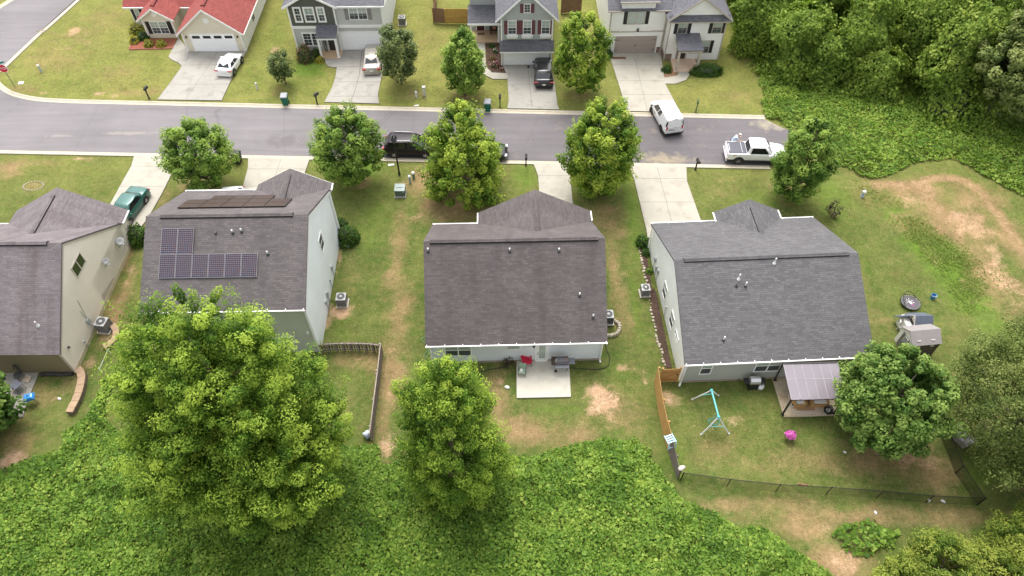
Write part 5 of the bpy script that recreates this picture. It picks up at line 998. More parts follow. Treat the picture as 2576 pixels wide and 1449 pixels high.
# white pickup
q0, q1 = at(1854, 412), at(1946, 414.5); hd = heading(q0, q1); c4 = (q1 - q0).normalized(); ctr = q0 + c4 * 1.6 + Vector((-c4.y, c4.x, 0)) * .84
ps = [(-2.62, .86, .52, 1.08, .96), (-2.58, .92, .46, 1.12, .97), (-1.8, .94, .44, 1.13, .97), (-.6, .94, .42, 1.12, .97), (.9, .94, .42, 1.10, .95), (1.5, .93, .44, 1.10, .92), (2.15, .90, .46, 1.02, .9), (2.5, .80, .5, .9, .88), (2.62, .62, .56, .74, .86)]
t = car('pickup_truck', 'white crew cab pickup with dark bed cover parked by the right end of the street', ctr, hd, WPT, 5.3, 1.88, ps, (-.92, -.74, .62, 1.24, 1.08, 1.76, .86, .70), (-1.6, 1.6), wr=.39, ww=.26, rim=mat('grey alloy', (.2, .2, .2), rough=.35, metal=.6), spokes=6, sides=((.06, .92),), cat='pickup truck', tail=(.14, .32, .88))
mb = MB(); mb.box((-1.77, 0, 1.16), (1.56, 1.52, .05)); o = mb.build('bed_cover', mat('grey tonneau cover', (.085, .085, .105), rough=.55, var=.12), t, bevel=.015)
mb = MB(); mb.box((-1.38, 0, 1.192), (.03, 1.46, .012)); mb.box((-2.45, 0, 1.192), (.05, .9, .014)); mb.build('seam', CHR, o)
mb = MB(); mb.box((-2.66, 0, .56), (.2, 1.6, .2)); mb.build('step_bumper', CHR, t, bevel=.03)
for s in (-1, 1): mb = MB(); mb.box((0, s * .93, .46), (2.0, .12, .07)); mb.build('side_step', BLKP, t)
text_mesh('decal', '4X4', .16, mat('red decal', (.45, .05, .04), rough=.5), t, Matrix.Translation((-2.05, -.925, 1.0)) @ Matrix.Rotation(R(90), 4, 'X'), .006)
mb = MB(); mb.blob((-.5, .0, 1.80), (.06, .04, .03)); mb.build('antenna', BLKP, t)
mb = MB(); mb.tube([(-2.60, .2, .95), (-2.70, .2, 1.05), (-2.70, .62, 1.05), (-2.60, .62, .95)], .03, 6); mb.build('tailgate_handle', CHR, t)
# ------------------------------------------------------------------ person leaning on the far side of the pickup bed
def skinned(name, V, E, Rr, m, parent, root=0, sub=2):
    me = bpy.data.meshes.new(name); me.from_pydata(V, E, []); o = bpy.data.objects.new(name, me); COL.objects.link(o); o.parent = parent; me.materials.append(m)
    sk = o.modifiers.new('skin', 'SKIN'); ly = me.skin_vertices[0].data if me.skin_vertices else None
    if ly is None:
        bpy.context.view_layer.objects.active = o; ly = me.skin_vertices[0].data
    for i, r_ in enumerate(Rr): ly[i].radius = (r_ if isinstance(r_, tuple) else (r_, r_))
    ly[root].use_root = True; sk.use_smooth_shade = True; sb = o.modifiers.new('sub', 'SUBSURF'); sb.levels = sub; sb.render_levels = sub; return o
SKIN = mat('skin', (.50, .28, .19), rough=.5, var=.06); SHIRT = mat('pale blue shirt', (.40, .50, .64), rough=.9, var=.12, scale=5); CAPM = mat('white cap', (.78, .78, .78), rough=.8, var=.05); DENIM = mat('blue denim', (.06, .08, .14), rough=.9, var=.15)
lat = Vector((-c4.y, c4.x, 0)); pos = ctr + c4 * -1.95 + lat * 1.16
pt = thing('person', 'person in pale blue shirt and white cap leaning on the far pickup bed rail', 'person', pos, hd - R(90))
# local +y faces the truck; forward lean from the hips, forearms resting on the bed rail
Vb = [(0, 0, .92), (0, .05, 1.06), (0, .18, 1.24), (0, .32, 1.40), (0, .40, 1.48), (0, .47, 1.54), (0, .52, 1.66)]; Rb = [(.15, .11), (.135, .10), (.16, .11), (.15, .10), (.055, .055), (.075, .085), (.075, .09)]
Eb = [(i, i + 1) for i in range(6)]
def chain(par, pts, rs):
    for p_, r_ in zip(pts, rs): Vb.append(p_); Rb.append(r_); Eb.append((par, len(Vb) - 1)); par = len(Vb) - 1
    return par
for sx in (-1, 1):
    chain(0, [(sx * .10, 0, .86), (sx * .13, .03, .48), (sx * .14, -.02, .09), (sx * .15, .10, .04)], [.095, .062, .042, .04])
    wst = chain(3, [(sx * .19, .31, 1.39), (sx * .34, .42, 1.21), (sx * .30, .64, 1.20), (sx * .28, .72, 1.20)], [.062, .045, .034, (.04, .022)])
    for k, (dx, ln) in enumerate(((-.033, .075), (-.011, .088), (.011, .082), (.033, .064))):
        b0 = Vb[wst]; chain(wst, [(b0[0] + dx, b0[1] + .035, b0[2]), (b0[0] + dx * 1.25, b0[1] + .035 + ln * .55, b0[2] + .004), (b0[0] + dx * 1.3, b0[1] + .03 + ln, b0[2] - .012)], [.010, .009, .008])
    b0 = Vb[wst]; chain(wst, [(b0[0] - sx * .035, b0[1] - .005, b0[2]), (b0[0] - sx * .062, b0[1] + .03, b0[2] - .004)], [.011, .009])
body = skinned('body', Vb, Eb, Rb, SKIN, pt)
Vs = [(0, .0, .90), (0, .05, 1.06), (0, .18, 1.24), (0, .32, 1.41), (0, .37, 1.45)]; Rs = [(.175, .135), (.158, .122), (.182, .132), (.172, .122), (.08, .08)]; Es = [(0, 1), (1, 2), (2, 3), (3, 4)]
for sx in (-1, 1): k = len(Vs); Vs += [(sx * .19, .31, 1.395), (sx * .30, .39, 1.27)]; Rs += [.082, .066]; Es += [(3, k), (k, k + 1)]
skinned('shirt', Vs, Es, Rs, SHIRT, body)
Vt = [(0, 0, .92)]; Rt = [(.17, .13)]; Et = []
for sx in (-1, 1): k = len(Vt); Vt += [(sx * .10, 0, .84), (sx * .13, .03, .48), (sx * .14, -.02, .12)]; Rt += [.11, .08, .065]; Et += [(0, k), (k, k + 1), (k + 1, k + 2)]
skinned('trousers', Vt, Et, Rt, DENIM, body)
mb = MB()
for s_ in (-1, 1): mb.blob((s_ * .032, .598, 1.62), (.012, .01, .008), 1, 8, 6, 0)
mb.build('eye', BLKP, body, True)
mb = MB(); mb.blob((0, .615, 1.595), (.016, .022, .024), 1, 8, 6, 0); mb.blob((0, .598, 1.55), (.026, .012, .008), 1, 8, 6, 0); mb.build('nose_and_mouth', SKIN, body, True)
mb = MB()
for s_ in (-1, 1): mb.blob((s_ * .088, .51, 1.60), (.012, .022, .034), 2, 8, 6, 0)
mb.build('ear', SKIN, body, True)
mb = MB(); mb.lathe([(.102, 0), (.104, .04), (.09, .085), (.05, .115), (.0, .122)], 18, (0, .51, 1.655)); mb.hexa([(-.08, .56, 1.665), (.08, .56, 1.665), (.06, .68, 1.65), (-.06, .68, 1.65)], [(-.08, .56, 1.677), (.08, .56, 1.677), (.06, .68, 1.662), (-.06, .68, 1.662)]); mb.build('cap', CAPM, body, 60)
for sx in (-1, 1): mb = MB(); mb.blob((sx * .15, .06, .045), (.05, .13, .05), 2, 10, 6, .02); mb.build('shoe', BLKP, body, True)
# ------------------------------------------------------------------ street and yard things
def up(px, py): p = at(px, py); return Vector((p.x, p.y, 0))
BLK_M = mat('black metal', (.016, .016, .017), rough=.5, var=.15); BINB = mat('black plastic', (.02, .02, .021))
def bin_(loc, rz, cm, lm, label):
    t = thing('wheelie_bin', label, 'bin', loc, rz, 'wheelie bins at the kerb')
    mb = MB(); mb.hexa([(-.24, -.26, .06), (.24, -.26, .06), (.24, .26, .06), (-.24, .26, .06)], [(-.31, -.34, .98), (.31, -.34, .98), (.31, .36, .98), (-.31, .36, .98)]); mb.box((0, .0, .93), (.66, .74, .07)); mb.box((0, -.29, .52), (.34, .03, .2)); mb.build('body', cm, t, bevel=.03)
    mb = MB(); mb.hexa([(-.34, -.40, 1.0), (.34, -.40, 1.0), (.34, .40, 1.0), (-.34, .40, 1.0)], [(-.28, -.34, 1.09), (.28, -.34, 1.09), (.28, .36, 1.12), (-.28, .36, 1.12)]); mb.build('lid', lm, t, bevel=.03)
    mb = MB(); mb.tube([(-.26, .46, .98), (.26, .46, .98)], .022, 6); mb.box((-.26, .42, .98), (.04, .1, .05)); mb.box((.26, .42, .98), (.04, .1, .05)); mb.build('handle', lm, t)
    for s in (-1, 1): mb = MB(); mb.lathe([(.13, -.03), (.13, .03)], 14, (s * .27, .28, .13), axis='X'); mb.build('wheel', RUB, t)
GRNB = mat('green bin plastic', (.012, .13, .075), rough=.5, var=.1); GLID = mat('grey bin lid', (.26, .27, .29), rough=.5, var=.1)
bin_(up(720, 263), R(5), GRNB, GLID, 'green wheelie bin with grey lid on the lawn left of the stained drive'); bin_(up(1227, 278), R(-3), GRNB, GLID, 'green wheelie bin with grey lid beside the mailbox by the black car'); bin_(up(601, 407), R(168), BINB, BINB, 'black wheelie bin behind the street tree by the near kerb')
def mailbox(loc, rz, label, m=BLK_M, flag=False, pale=False):
    t = thing('mailbox', label, 'mailbox', loc, rz, 'mailboxes along the street'); mb = MB(); mb.box((0, 0, .55), (.10, .10, 1.1)); mb.box((0, 0, .04), (.16, .16, .08)); mb.tube([(0, 0, .72), (0, -.22, .98)], .025, 5); mb.tube([(0, 0, 1.1), (0, 0, 1.42)], [.05, .015], 8); mb.build('post', m, t)
    mb = MB(); c = [(-.10, 1.02), (.10, 1.02), (.10, 1.16), (.085, 1.22), (.045, 1.26), (0, 1.27), (-.045, 1.26), (-.085, 1.22), (-.10, 1.16)]; mb.loft([[(x, y, z) for x, z in c] for y in (-.42, .12)]); b = mb.build('box', m, t)
    mb = MB(); mb.box((.108, -.2, 1.2), (.012, .04, .16)); mb.build('flag', mat('flag red', (.4, .03, .03)), b)
    if pale: mb = MB(); mb.box((.109, -.05, 1.12), (.012, .14, .1)); mb.build('number_plate', PLATE, b)
for p, l, rz in (((376, 249), 'black mailbox on a leaning post at the corner lawn', R(170)), ((799, 264), 'black mailbox on a slim post left of the stained drive', R(150)), ((1258, 270), 'black mailbox beside the green bin left of the black car', R(180)), ((1323, 417), 'black mailbox on the near kerb left of the narrow drive', 0), ((1749, 427), 'black mailbox on the near kerb behind the white pickup', R(12))): mailbox(up(*p), rz, l, pale='corner' in l)
mailbox(up(1750, 282), R(165), 'green painted mailbox post on the lawn beside the turning van', mat('green painted post', (.10, .14, .06), rough=.8, var=.2))
def pedestal(loc, h_, r_, label, m, cap=None, square=False):
    t = thing('utility_pedestal', label, 'utility post', loc, R(8), 'utility pedestals'); mb = MB()
    if square: mb.hexa([(-r_, -r_, 0), (r_, -r_, 0), (r_, r_, 0), (-r_, r_, 0)], [(-r_, -r_, h_), (r_, -r_, h_), (r_, r_, h_), (-r_, r_, h_)]); mb.box((0, -r_ - .01, h_ * .55), (r_ * 1.4, .02, h_ * .6))
    else: mb.lathe([(r_ * 1.1, 0), (r_, .05), (r_, h_), (r_ * .9, h_ + .02)], 12)
    mb.build('post', m, t, 40); mb = MB()
    if square: mb.box((0, 0, h_ + .03), (r_ * 2.3, r_ * 2.3, .07))
    else: mb.lathe([(r_ * 1.25, h_ - .08), (r_ * 1.25, h_ + .03), (r_ * .9, h_ + .08), (0, h_ + .09)], 12)
    mb.build('cap', cap or m, t, 40)
PGRN = mat('pale green plastic', (.34, .42, .38), rough=.6, var=.1); PGRY = mat('pale grey plastic', (.60, .60, .56), rough=.6, var=.1)
pedestal(up(1068, 240), .95, .13, 'tall square grey utility pedestal beside a shorter one on the far lawn', PGRY, None, True); pedestal(up(1048, 245), .6, .10, 'short grey utility pedestal left of the tall square one', PGRY)
pedestal(up(105, 181), .75, .10, 'pale green utility pedestal on the corner lawn', PGRN, PGRY); pedestal(up(648, 224), .65, .09, 'slim pale grey utility post between the two far drives', PGRY)
pedestal(up(1032, 460), .75, .10, 'green utility pedestal with white cap nearest the transformer box', PGRN, PIPEW); pedestal(up(1041, 449), .65, .12, 'green utility pedestal with white cap next to the street tree', mat('dull green plastic', (.13, .2, .13), rough=.6), PIPEW); pedestal(up(2168, 495), .6, .13, 'pale blue grey utility pedestal on the right hand lawn', mat('blue grey plastic', (.36, .42, .48), rough=.6, var=.15), PGRY)
def cover(loc, label, m, a=.4, b=.28): t = thing('meter_cover', label, 'utility cover', loc, R(10), 'utility covers in the grass'); mb = MB(); mb.box((0, 0, .02), (a, b, .05)); mb.build('lid', m, t, bevel=.015); mb = MB(); mb.box((0, 0, .05), (a * .3, .04, .012)); mb.build('grip', GREY, t)
cover(up(53, 209), 'white utility cover near the stop sign', PIPEW, .5, .4); cover(up(984, 415), 'pale utility cover left of the lamp post', PGRY, .55, .25); cover(up(1048, 266), 'pale utility cover by the far kerb', PGRY, .45, .2)
# stop sign
p = up(38, 219); t = thing('stop_sign', 'red STOP sign on a thin post with green street name blades', 'road sign', p, R(8)); mb = MB(); mb.tube([(0, 0, 0), (0, 0, 2.75)], .035, 6); mb.build('post', mat('galvanised post', (.20, .21, .20), rough=.5, metal=.5), t)
def octo(r_, y0, y1): q = [(r_ * math.cos(R(22.5 + 45 * k)), r_ * math.sin(R(22.5 + 45 * k)) + 2.15) for k in range(8)]; return [[(x, y, z) for x, z in q] for y in (y0, y1)]
mb = MB(); mb.loft(octo(.46, -.06, -.04)); pl = mb.build('sign_plate', mat('sign white', (.8, .8, .8), rough=.4), t); mb = MB(); mb.loft(octo(.425, -.066, -.058)); mb.build('red_face', mat('sign red', (.55, .02, .03), rough=.4, var=.05), pl); text_mesh('lettering', 'STOP', .36, LET, pl, Matrix.Translation((0, -.07, 2.15)) @ Matrix.Rotation(R(90), 4, 'X'))
GSG = mat('street sign green', (.0, .22, .16), rough=.4)
for k, rz in ((0, R(20)), (1, R(100))): mb = MB(); mb.box((0, 0, 2.72 + .2 * k), (.75, .02, .17), rz); mb.build('street_blade', GSG, t)
# lamp post
p = up(1005, 440); t = thing('lamp_post', 'black lantern lamp post standing before the plum sport utility vehicle', 'lamp post', p); mb = MB(); mb.tube([(0, 0, 0), (0, 0, .35), (0, 0, .36), (0, 0, 3.55)], [.10, .10, .075, .06], 10); mb.build('post', BLK_M, t, 40)
mb = MB(); mb.hexa([(-.10, -.10, 3.55), (.10, -.10, 3.55), (.10, .10, 3.55), (-.10, .10, 3.55)], [(-.2, -.2, 3.95), (.2, -.2, 3.95), (.2, .2, 3.95), (-.2, .2, 3.95)]); mb.build('lantern', mat('lantern glass', (.10, .10, .10), rough=.15, var=.2), t)
mb = MB(); mb.hexa([(-.27, -.27, 3.95), (.27, -.27, 3.95), (.27, .27, 3.95), (-.27, .27, 3.95)], [(-.1, -.1, 4.15), (.1, -.1, 4.15), (.1, .1, 4.15), (-.1, .1, 4.15)]); mb.lathe([(.07, 4.15), (.06, 4.32), (.03, 4.36)], 8, (-.05, 0, 0)); mb.lathe([(.07, 4.08), (.07, 4.27), (.03, 4.31)], 8, (.15, .1, 0)); mb.build('hood', BLK_M, t)
# transformer
p = (up(992, 498) + up(1022, 497)) / 2; t = thing('transformer', 'grey green electrical transformer box on a pale pad', 'transformer', p, R(1)); t.scale = (.84, .84, .84); mb = MB(); mb.box((0, .5, .05), (1.15, 1.2, .14)); mb.build('pad', CONC2, t)
TG = mat('transformer green', (.10, .135, .11), rough=.5, var=.08); mb = MB(); mb.hexa([(-.5, .1, .12), (.5, .1, .12), (.5, 1.0, .12), (-.5, 1.0, .12)], [(-.5, .1, .82), (.5, .1, .82), (.5, 1.0, .9), (-.5, 1.0, .9)]); mb.build('cabinet', TG, t)
mb = MB(); mb.hexa([(-.53, .06, .82), (.53, .06, .82), (.53, 1.03, .9), (-.53, 1.03, .9)], [(-.52, .08, .87), (.52, .08, .87), (.52, 1.03, .97), (-.52, 1.03, .97)]); mb.build('lid', mat('transformer lid', (.25, .31, .29), rough=.45, var=.06), t); mb = MB(); mb.box((.36, .09, .7), (.14, .02, .08)); mb.build('label_plate', PLATE, t); mb = MB(); mb.box((0, .5, .94), (.6, .03, .02)); mb.build('seam', BLK_M, t)
# air conditioners
ACM = mat('condenser grey', (.19, .18, .175), rough=.5, var=.1); ACT = mat('condenser top', (.38, .38, .37), rough=.5, var=.08); ACD = mat('fan opening', (.03, .03, .032), rough=.7)
def ac(loc, rz, label, h_=.85, w_=.8, wall=None, sc=.88, bodym=None):
    t = thing('air_conditioner', label, 'air conditioner', loc, rz, 'air conditioning condensers'); t.scale = (sc, sc, sc)
    mb = MB(); mb.box((0, 0, .05), (w_ + .2, w_ + .2, .1)); mb.build('pad', CONC3, t)
    mb = MB(); mb.box((0, 0, .1 + h_ / 2), (w_ - .06, w_ - .06, h_))
    for k in range(9): mb.box((0, 0, .16 + (h_ - .1) * k / 9), (w_ - .02, w_ - .02, .035))
    for sx in (-1, 1):
        for sy in (-1, 1): mb.box((sx * (w_ / 2 - .04), sy * (w_ / 2 - .04), .1 + h_ / 2), (.09, .09, h_))
    mb.build('cabinet', bodym or ACM, t); mb = MB(); mb.box((0, 0, .1 + h_ + .03), (w_ + .02, w_ + .02, .07)); mb.build('top', ACT, t, bevel=.02)
    mb = MB(); mb.lathe([(w_ * .41, h_ + .168), (w_ * .41, h_ + .172)], 24); o = mb.build('fan_opening', ACD, t)
    mb = MB(); z = h_ + .185
    for r_ in (.41, .33, .25): mb.tube([(w_ * r_ * math.cos(a * .2618), w_ * r_ * math.sin(a * .2618), z) for a in range(25)], .008, 4, cap=False)
    for a in range(4): mb.tube([(-w_ * .41 * math.cos(a * .785), -w_ * .41 * math.sin(a * .785), z), (w_ * .41 * math.cos(a * .785), w_ * .41 * math.sin(a * .785), z)], .008, 4)
    mb.lathe([(w_ * .16, z), (w_ * .15, z + .02), (.03, z + .03)], 14); mb.build('fan_guard', ACT, t)
    if wall: mb = MB(); mb.tube([(wall[0] * w_ * .45, wall[1] * w_ * .45 - .1, .45), (wall[0] * w_ * .75, wall[1] * w_ * .75 - .12, .3), (wall[0] * w_ * 1.1, wall[1] * w_ * 1.1 - .1, .7)], .035, 6); mb.build('refrigerant_line', BLK_M, t)
    return t
q = (up(840, 776) + up(874, 776)) / 2; ac(q + Vector((.1, .45, 0)), R(1), 'grey condenser beside the tall pale grey gable wall', wall=(-1, 0))
q = up(1534, 824); ac(q + Vector((-.15, .5, .12)), R(2), 'white topped condenser on a stone ring beside the centre house', wall=(-1, 0), bodym=mat('condenser charcoal', (.07, .07, .07), rough=.5))
q = (up(1611, 751) + up(1634, 749)) / 2; ac(q + Vector((0, .42, 0)), R(3), 'square condenser at the edge of the narrow mulch bed', wall=(1, 0), h_=.75, w_=.72)
q = (up(245, 844) + up(286, 840)) / 2; ac(q + Vector((-.1, .5, 0)), R(-8), 'boxy condenser beside the beige house behind a low retaining wall', wall=(-1, 0), h_=.95, w_=.9)
q = up(1012, 66); ac(q + Vector((0, .4, 0)), R(2), 'condenser in the side yard of the two tone grey house', h_=.85)
STONE = mat('rubble stone', (.40, .35, .27), rough=.9, var=.3, scale=4, fine=.15, bump=.5)
q = up(1540, 842); t = thing('stone_ring', 'curved stack of pale stones round the condenser of the centre house', 'stone edging', q + Vector((-.2, .6, 0)))
mb = MB()
for k in range(11):
    a = R(-100 + 17 * k); 
    for j in range(3 if k < 8 else 2): mb.blob((.78 * math.cos(a), .78 * math.sin(a), .05 + .1 * j), (.15, .12, .065), k * 3 + j, 8, 5, .15)
mb.build('stone_course', STONE, t, True)
# satellite dishes on the beige gable wall
DISH = mat('dish grey', (.30, .31, .31), rough=.5, var=.08)
def dish(loc, rz, label, r_=.42, mast=1.0):
    t = thing('satellite_dish', label, 'satellite dish', loc, rz, 'satellite dishes on the beige wall'); mb = MB(); mb.tube([(0, 0, 0), (.18, 0, .25), (.2, 0, .45)], .025, 6); mb.box((0, 0, 0), (.06, .2, .2)); mb.build('mount', GREY, t)
    mb = MB(); mb.lathe([(.02, 0), (r_ * .5, .025), (r_, .11), (r_ * 1.01, .12), (r_ * .5, .045), (.02, .02)], 20); o = mb.build('reflector', DISH, t, True); o.location = (.24, 0, .5); o.rotation_euler = (0, R(40), R(-40))
    mb = MB(); mb.tube([(.25, 0, .3), (.62, -.3, .45)], .018, 5); mb.box((.62, -.3, .48), (.09, .09, .12)); mb.build('feed_arm', GREY, t); return t
F = H0.right(W_ if False else 12.9)
for px, py, z_, l in ((321, 640, 1.35, 'grey satellite dish mounted nearest the front corner of the beige wall'), (287, 690, 1.9, 'small satellite dish mounted halfway along the beige wall')):
    u, _ = H0.uv(F, px, py + 10); q = H0.wld(F.p(u, z_, 0)); dish(q, H0.a, l, .32 if px > 300 else .24)
# red camp chair, folding chair, smoker grill on the centre patio
CREDM = mat('red canvas', (.50, .018, .05), rough=.85, var=.12, scale=5); FRMK = mat('dark tube frame', (.05, .05, .05), rough=.5)
PZ = .12
def pz(px, py, z=PZ): return at(px, py, z)
t = thing('camp_chair', 'red canvas camp chair by the back door', 'chair', pz(1325, 916), R(12)); mb = MB(); mb.slab([(-.30, -.28, .44), (.30, -.28, .44), (.27, .22, .38), (-.27, .22, .38)], .03); mb.build('seat', CREDM, t); mb = MB(); mb.slab([(-.28, .22, .38), (.28, .22, .38), (.31, .42, .95), (-.31, .42, .95)], .03); mb.build('backrest', CREDM, t)
for s in (-1, 1):
    mb = MB(); mb.slab([(s * .30 - .05, -.25, .62), (s * .30 + .05, -.25, .62), (s * .33 + .05, .34, .66), (s * .33 - .05, .34, .66)], .02); mb.build('armrest', CREDM, t)
    mb = MB(); mb.tube([(s * .3, -.3, 0), (s * .3, .3, .5)], .014, 5); mb.tube([(s * .3, .34, 0), (s * .3, -.26, .46), (s * .31, -.25, .62)], .014, 5); mb.tube([(s * .28, .25, .4), (s * .32, .43, .96)], .014, 5); mb.build('leg', FRMK, t)
SAGE = mat('sage canvas', (.27, .36, .26), rough=.9, var=.2, scale=8); t = thing('camp_chair', 'small pale green camp chair with a white cloth on the patio edge', 'chair', pz(1313, 940), R(-8)); mb = MB(); mb.slab([(-.24, -.24, .40), (.24, -.24, .40), (.22, .2, .36), (-.22, .2, .36)], .03); mb.build('seat', SAGE, t); mb = MB(); mb.slab([(-.23, .2, .36), (.23, .2, .36), (.25, .36, .80), (-.25, .36, .80)], .03); mb.build('backrest', SAGE, t); mb = MB(); mb.blob((-.05, .0, .44), (.12, .16, .06), 4, 10, 6, .25); mb.build('cloth', PIPEW, t, True)
for s in (-1, 1): mb = MB(); mb.tube([(s * .24, -.26, 0), (s * .24, .26, .42)], .014, 5); mb.tube([(s * .24, .28, 0), (s * .24, -.24, .42), (s * .25, -.22, .58), (s * .25, .26, .6)], .014, 5); mb.build('leg', FRMK, t)
RUST = mat('rusted lid', (.10, .10, .112), rough=.5, var=.15, stain=((.34, .11, .03), 2.2, .9, .52)); SMK = mat('smoker grey', (.10, .10, .115), rough=.5, var=.15)
t = thing('pellet_grill', 'grey barrel smoker grill with a rusty lid on the patio', 'grill', pz(1412, 925), R(2)); mb = MB(); c = [(-.3, .78), (.3, .78), (.31, .95), (.22, 1.14), (0, 1.22), (-.22, 1.14), (-.31, .95)]; mb.loft([[(x, y, z) for y, z in c] for x in (-.42, .42)]); mb.build('barrel', RUST, t, bevel=.02); mb = MB(); mb.box((-.58, 0, .92), (.3, .48, .4)); mb.build('hopper', mat('dark brown steel', (.045, .032, .025), rough=.5), t, bevel=.02); mb = MB(); mb.box((.66, -.02, .86), (.42, .5, .04)); mb.box((0, -.42, .80), (.95, .26, .03)); mb.build('shelf', mat('shelf grey', (.17, .18, .2), rough=.5), t); mb = MB(); mb.tube([(-.45, -.2, 1.0), (-.45, -.2, 1.42)], .05, 8); mb.build('chimney', CHR, t)
for x in (-.36, .40):
    mb = MB(); mb.tube([(x, -.25, .8), (x - .05, -.32, .06)], .025, 6); mb.tube([(x, .25, .8), (x - .05, .3, .06)], .025, 6); mb.build('leg', BLK_M, t)
for y in (-.34, .32): mb = MB(); mb.lathe([(.1, -.03), (.1, .03)], 12, (-.42, y, .1), axis='Y'); mb.build('wheel', RUB, t)
# hoses and cords
HG = mat('green hose', (.10, .24, .12), rough=.5); t = thing('garden_hose', 'loose green garden hose looped at the left wall of the centre house', 'hose', up(1075, 885)); P = []
for k in range(60):
    a = k / 59; q = up(1074 - 9 * math.sin(a * 6.28 * 2) - 4 * math.sin(a * 9), 846 + 75 * a if k < 45 else 902 - (k - 45) * 2.6); P.append(q - t.location + Vector((0, 0, .04 + .5 * max(0, .25 - a))))
mb = MB(); mb.tube(P, .022, 5); mb.build('coil', HG, t)
for pts, l in (([(1285, 907), (1262, 926), (1230, 930), (1200, 938), (1185, 926)], 'dark hose trailing along the dry bed left of the patio'), ([(1431, 925), (1450, 928), (1500, 930), (1521, 926), (1532, 920), (1534, 900), (1526, 880), (1522, 866)], 'dark cable trailing across the grass right of the smoker grill')):
    t = thing('hose', l, 'hose', up(*pts[0])); mb = MB(); mb.tube([up(*p) - t.location + Vector((0, 0, .03)) for p in pts], .028, 5); mb.build('line', BLK_M, t)
# splash block
t = thing('splash_block', 'pale concrete splash block at the foot of the solar house downspout', 'splash block', up(872, 619)); mb = MB(); mb.box((0, 0, .05), (.6, .28, .08)); mb.box((0, .13, .1), (.6, .04, .06)); mb.box((0, -.13, .1), (.6, .04, .06)); mb.build('trough', PGRY, t)
# shade canopy on the right patio ------------------------------------------------------------------------------------
tp = [at(1973, 1038, PZ), at(2099, 1036, PZ)]; bp = [at(1947, 955, PZ)]
CANM = mat('smoked polycarbonate', (.20, .175, .195), rough=.22, var=.08, scale=.6, spec=.6)
t = thing('patio_canopy', 'lean to canopy with smoked roof panels on dark posts over the right hand patio', 'canopy', (tp[0] + tp[1]) / 2 * 1.0, R(1.5)); o_ = t.location.copy(); Ml = Matrix.Rotation(-R(1.5), 3, 'Z'); lc = lambda p: Ml @ (Vector(p) - o_)
f0, f1 = lc(at(1991, 1006, 2.2)), lc(at(2118, 1003, 2.2)); b0_, b1_ = lc(at(1973, 914, 2.62)), lc(at(2106, 909, 2.62))
f0 = Vector((min(f0.x, b0_.x), f0.y, 2.2 - PZ)); b0_ = Vector((f0.x, b0_.y, 2.62 - PZ)); f1 = Vector((max(f1.x, b1_.x), f0.y, 2.2 - PZ)); b1_ = Vector((f1.x, b0_.y, 2.62 - PZ))
NP = 6
for k in range(NP):
    q = [f0.lerp(f1, k / NP), f0.lerp(f1, (k + 1) / NP), b0_.lerp(b1_, (k + 1) / NP), b0_.lerp(b1_, k / NP)]; e = Vector((.012, 0, 0)); mb = MB(); mb.slab([q[0] + e, q[1] - e, q[2] - e, q[3] + e], .02); mb.build('roof_panel', CANM, t)
RIB = mat('pale rib', (.33, .31, .33), rough=.5)
for k in range(NP + 1):
    mb = MB(); a, b = f0.lerp(f1, k / NP), b0_.lerp(b1_, k / NP); mb.slab([a + Vector((-.014, 0, .012)), a + Vector((.014, 0, .012)), b + Vector((.014, 0, .012)), b + Vector((-.014, 0, .012))], .03); mb.blob(a + Vector((0, .05, .03)), (.035, .035, .03), k, 6, 4, 0); mb.build('rib', RIB, t)
mb = MB(); a, b = f0.lerp(b0_, .55), f1.lerp(b1_, .55); mb.slab([a + Vector((0, -.014, .016)), b + Vector((0, -.014, .016)), b + Vector((0, .014, .016)), a + Vector((0, .014, .016))], .03); mb.build('cross_rib', RIB, t)
CANB = mat('dark canopy frame', (.03, .026, .025), rough=.5)
mb = MB(); mb.box(((f0.x + f1.x) / 2, f0.y + .08, f0.z - .09), (f1.x - f0.x, .1, .14)); mb.build('beam', CANB, t); mb = MB(); mb.box(((b0_.x + b1_.x) / 2, b0_.y - .02, b0_.z - .07), (b1_.x - b0_.x, .1, .22)); mb.build('beam', CANB, t)
for x, y, z in ((f0.x + .06, f0.y + .08, f0.z - .16), (f1.x - .1, f0.y + .08, f0.z - .16)): mb = MB(); mb.box((x, y, z / 2), (.1, .1, z)); mb.box((x, y, .015), (.2, .2, .03)); mb.build('post', CANB, t)
q = lc(at(1949, 956, PZ)); mb = MB(); mb.tube([(q.x, q.y, 0), (q.x, q.y + .1, 2.35)], .05, 6); mb.box((q.x, q.y, .02), (.2, .2, .04)); mb.build('post', CANB, t)
WIC = mat('tan wicker', (.42, .25, .10), rough=.8, var=.2, scale=8, fine=.2, fscale=60, bump=.4); CUSH = mat('white cushion', (.72, .70, .66), rough=.9, var=.08)
def wickerseat(px, py, w_, rz, label):
    t = thing('wicker_sofa' if w_ > 1 else 'wicker_armchair', label, 'outdoor seat', at(px, py, PZ), rz); mb = MB(); mb.box((0, .38, .20), (w_, .76, .38)); mb.build('base', WIC, t, bevel=.02); mb = MB(); mb.box((0, .40, .45), (w_ - .22, .62, .14)); mb.build('seat_cushion', CUSH, t, bevel=.04); mb = MB(); mb.box((0, .74, .50), (w_, .12, .66)); mb.build('backrest', WIC, t, bevel=.02)
    for s in (-1, 1): mb = MB(); mb.box((s * (w_ / 2 - .06), .36, .5), (.12, .74, .24)); mb.build('armrest', WIC, t, bevel=.02)
    mb = MB(); mb.box((0, .62, .66), (w_ - .3, .14, .36)); mb.build('back_cushion', CUSH, t, bevel=.05)
wickerseat(2009, 1027, .82, R(4), 'wicker armchair with white cushions under the left end of the canopy'); wickerseat(2058, 1026, 1.15, R(-2), 'wicker sofa with white cushions under the canopy beside the armchair')
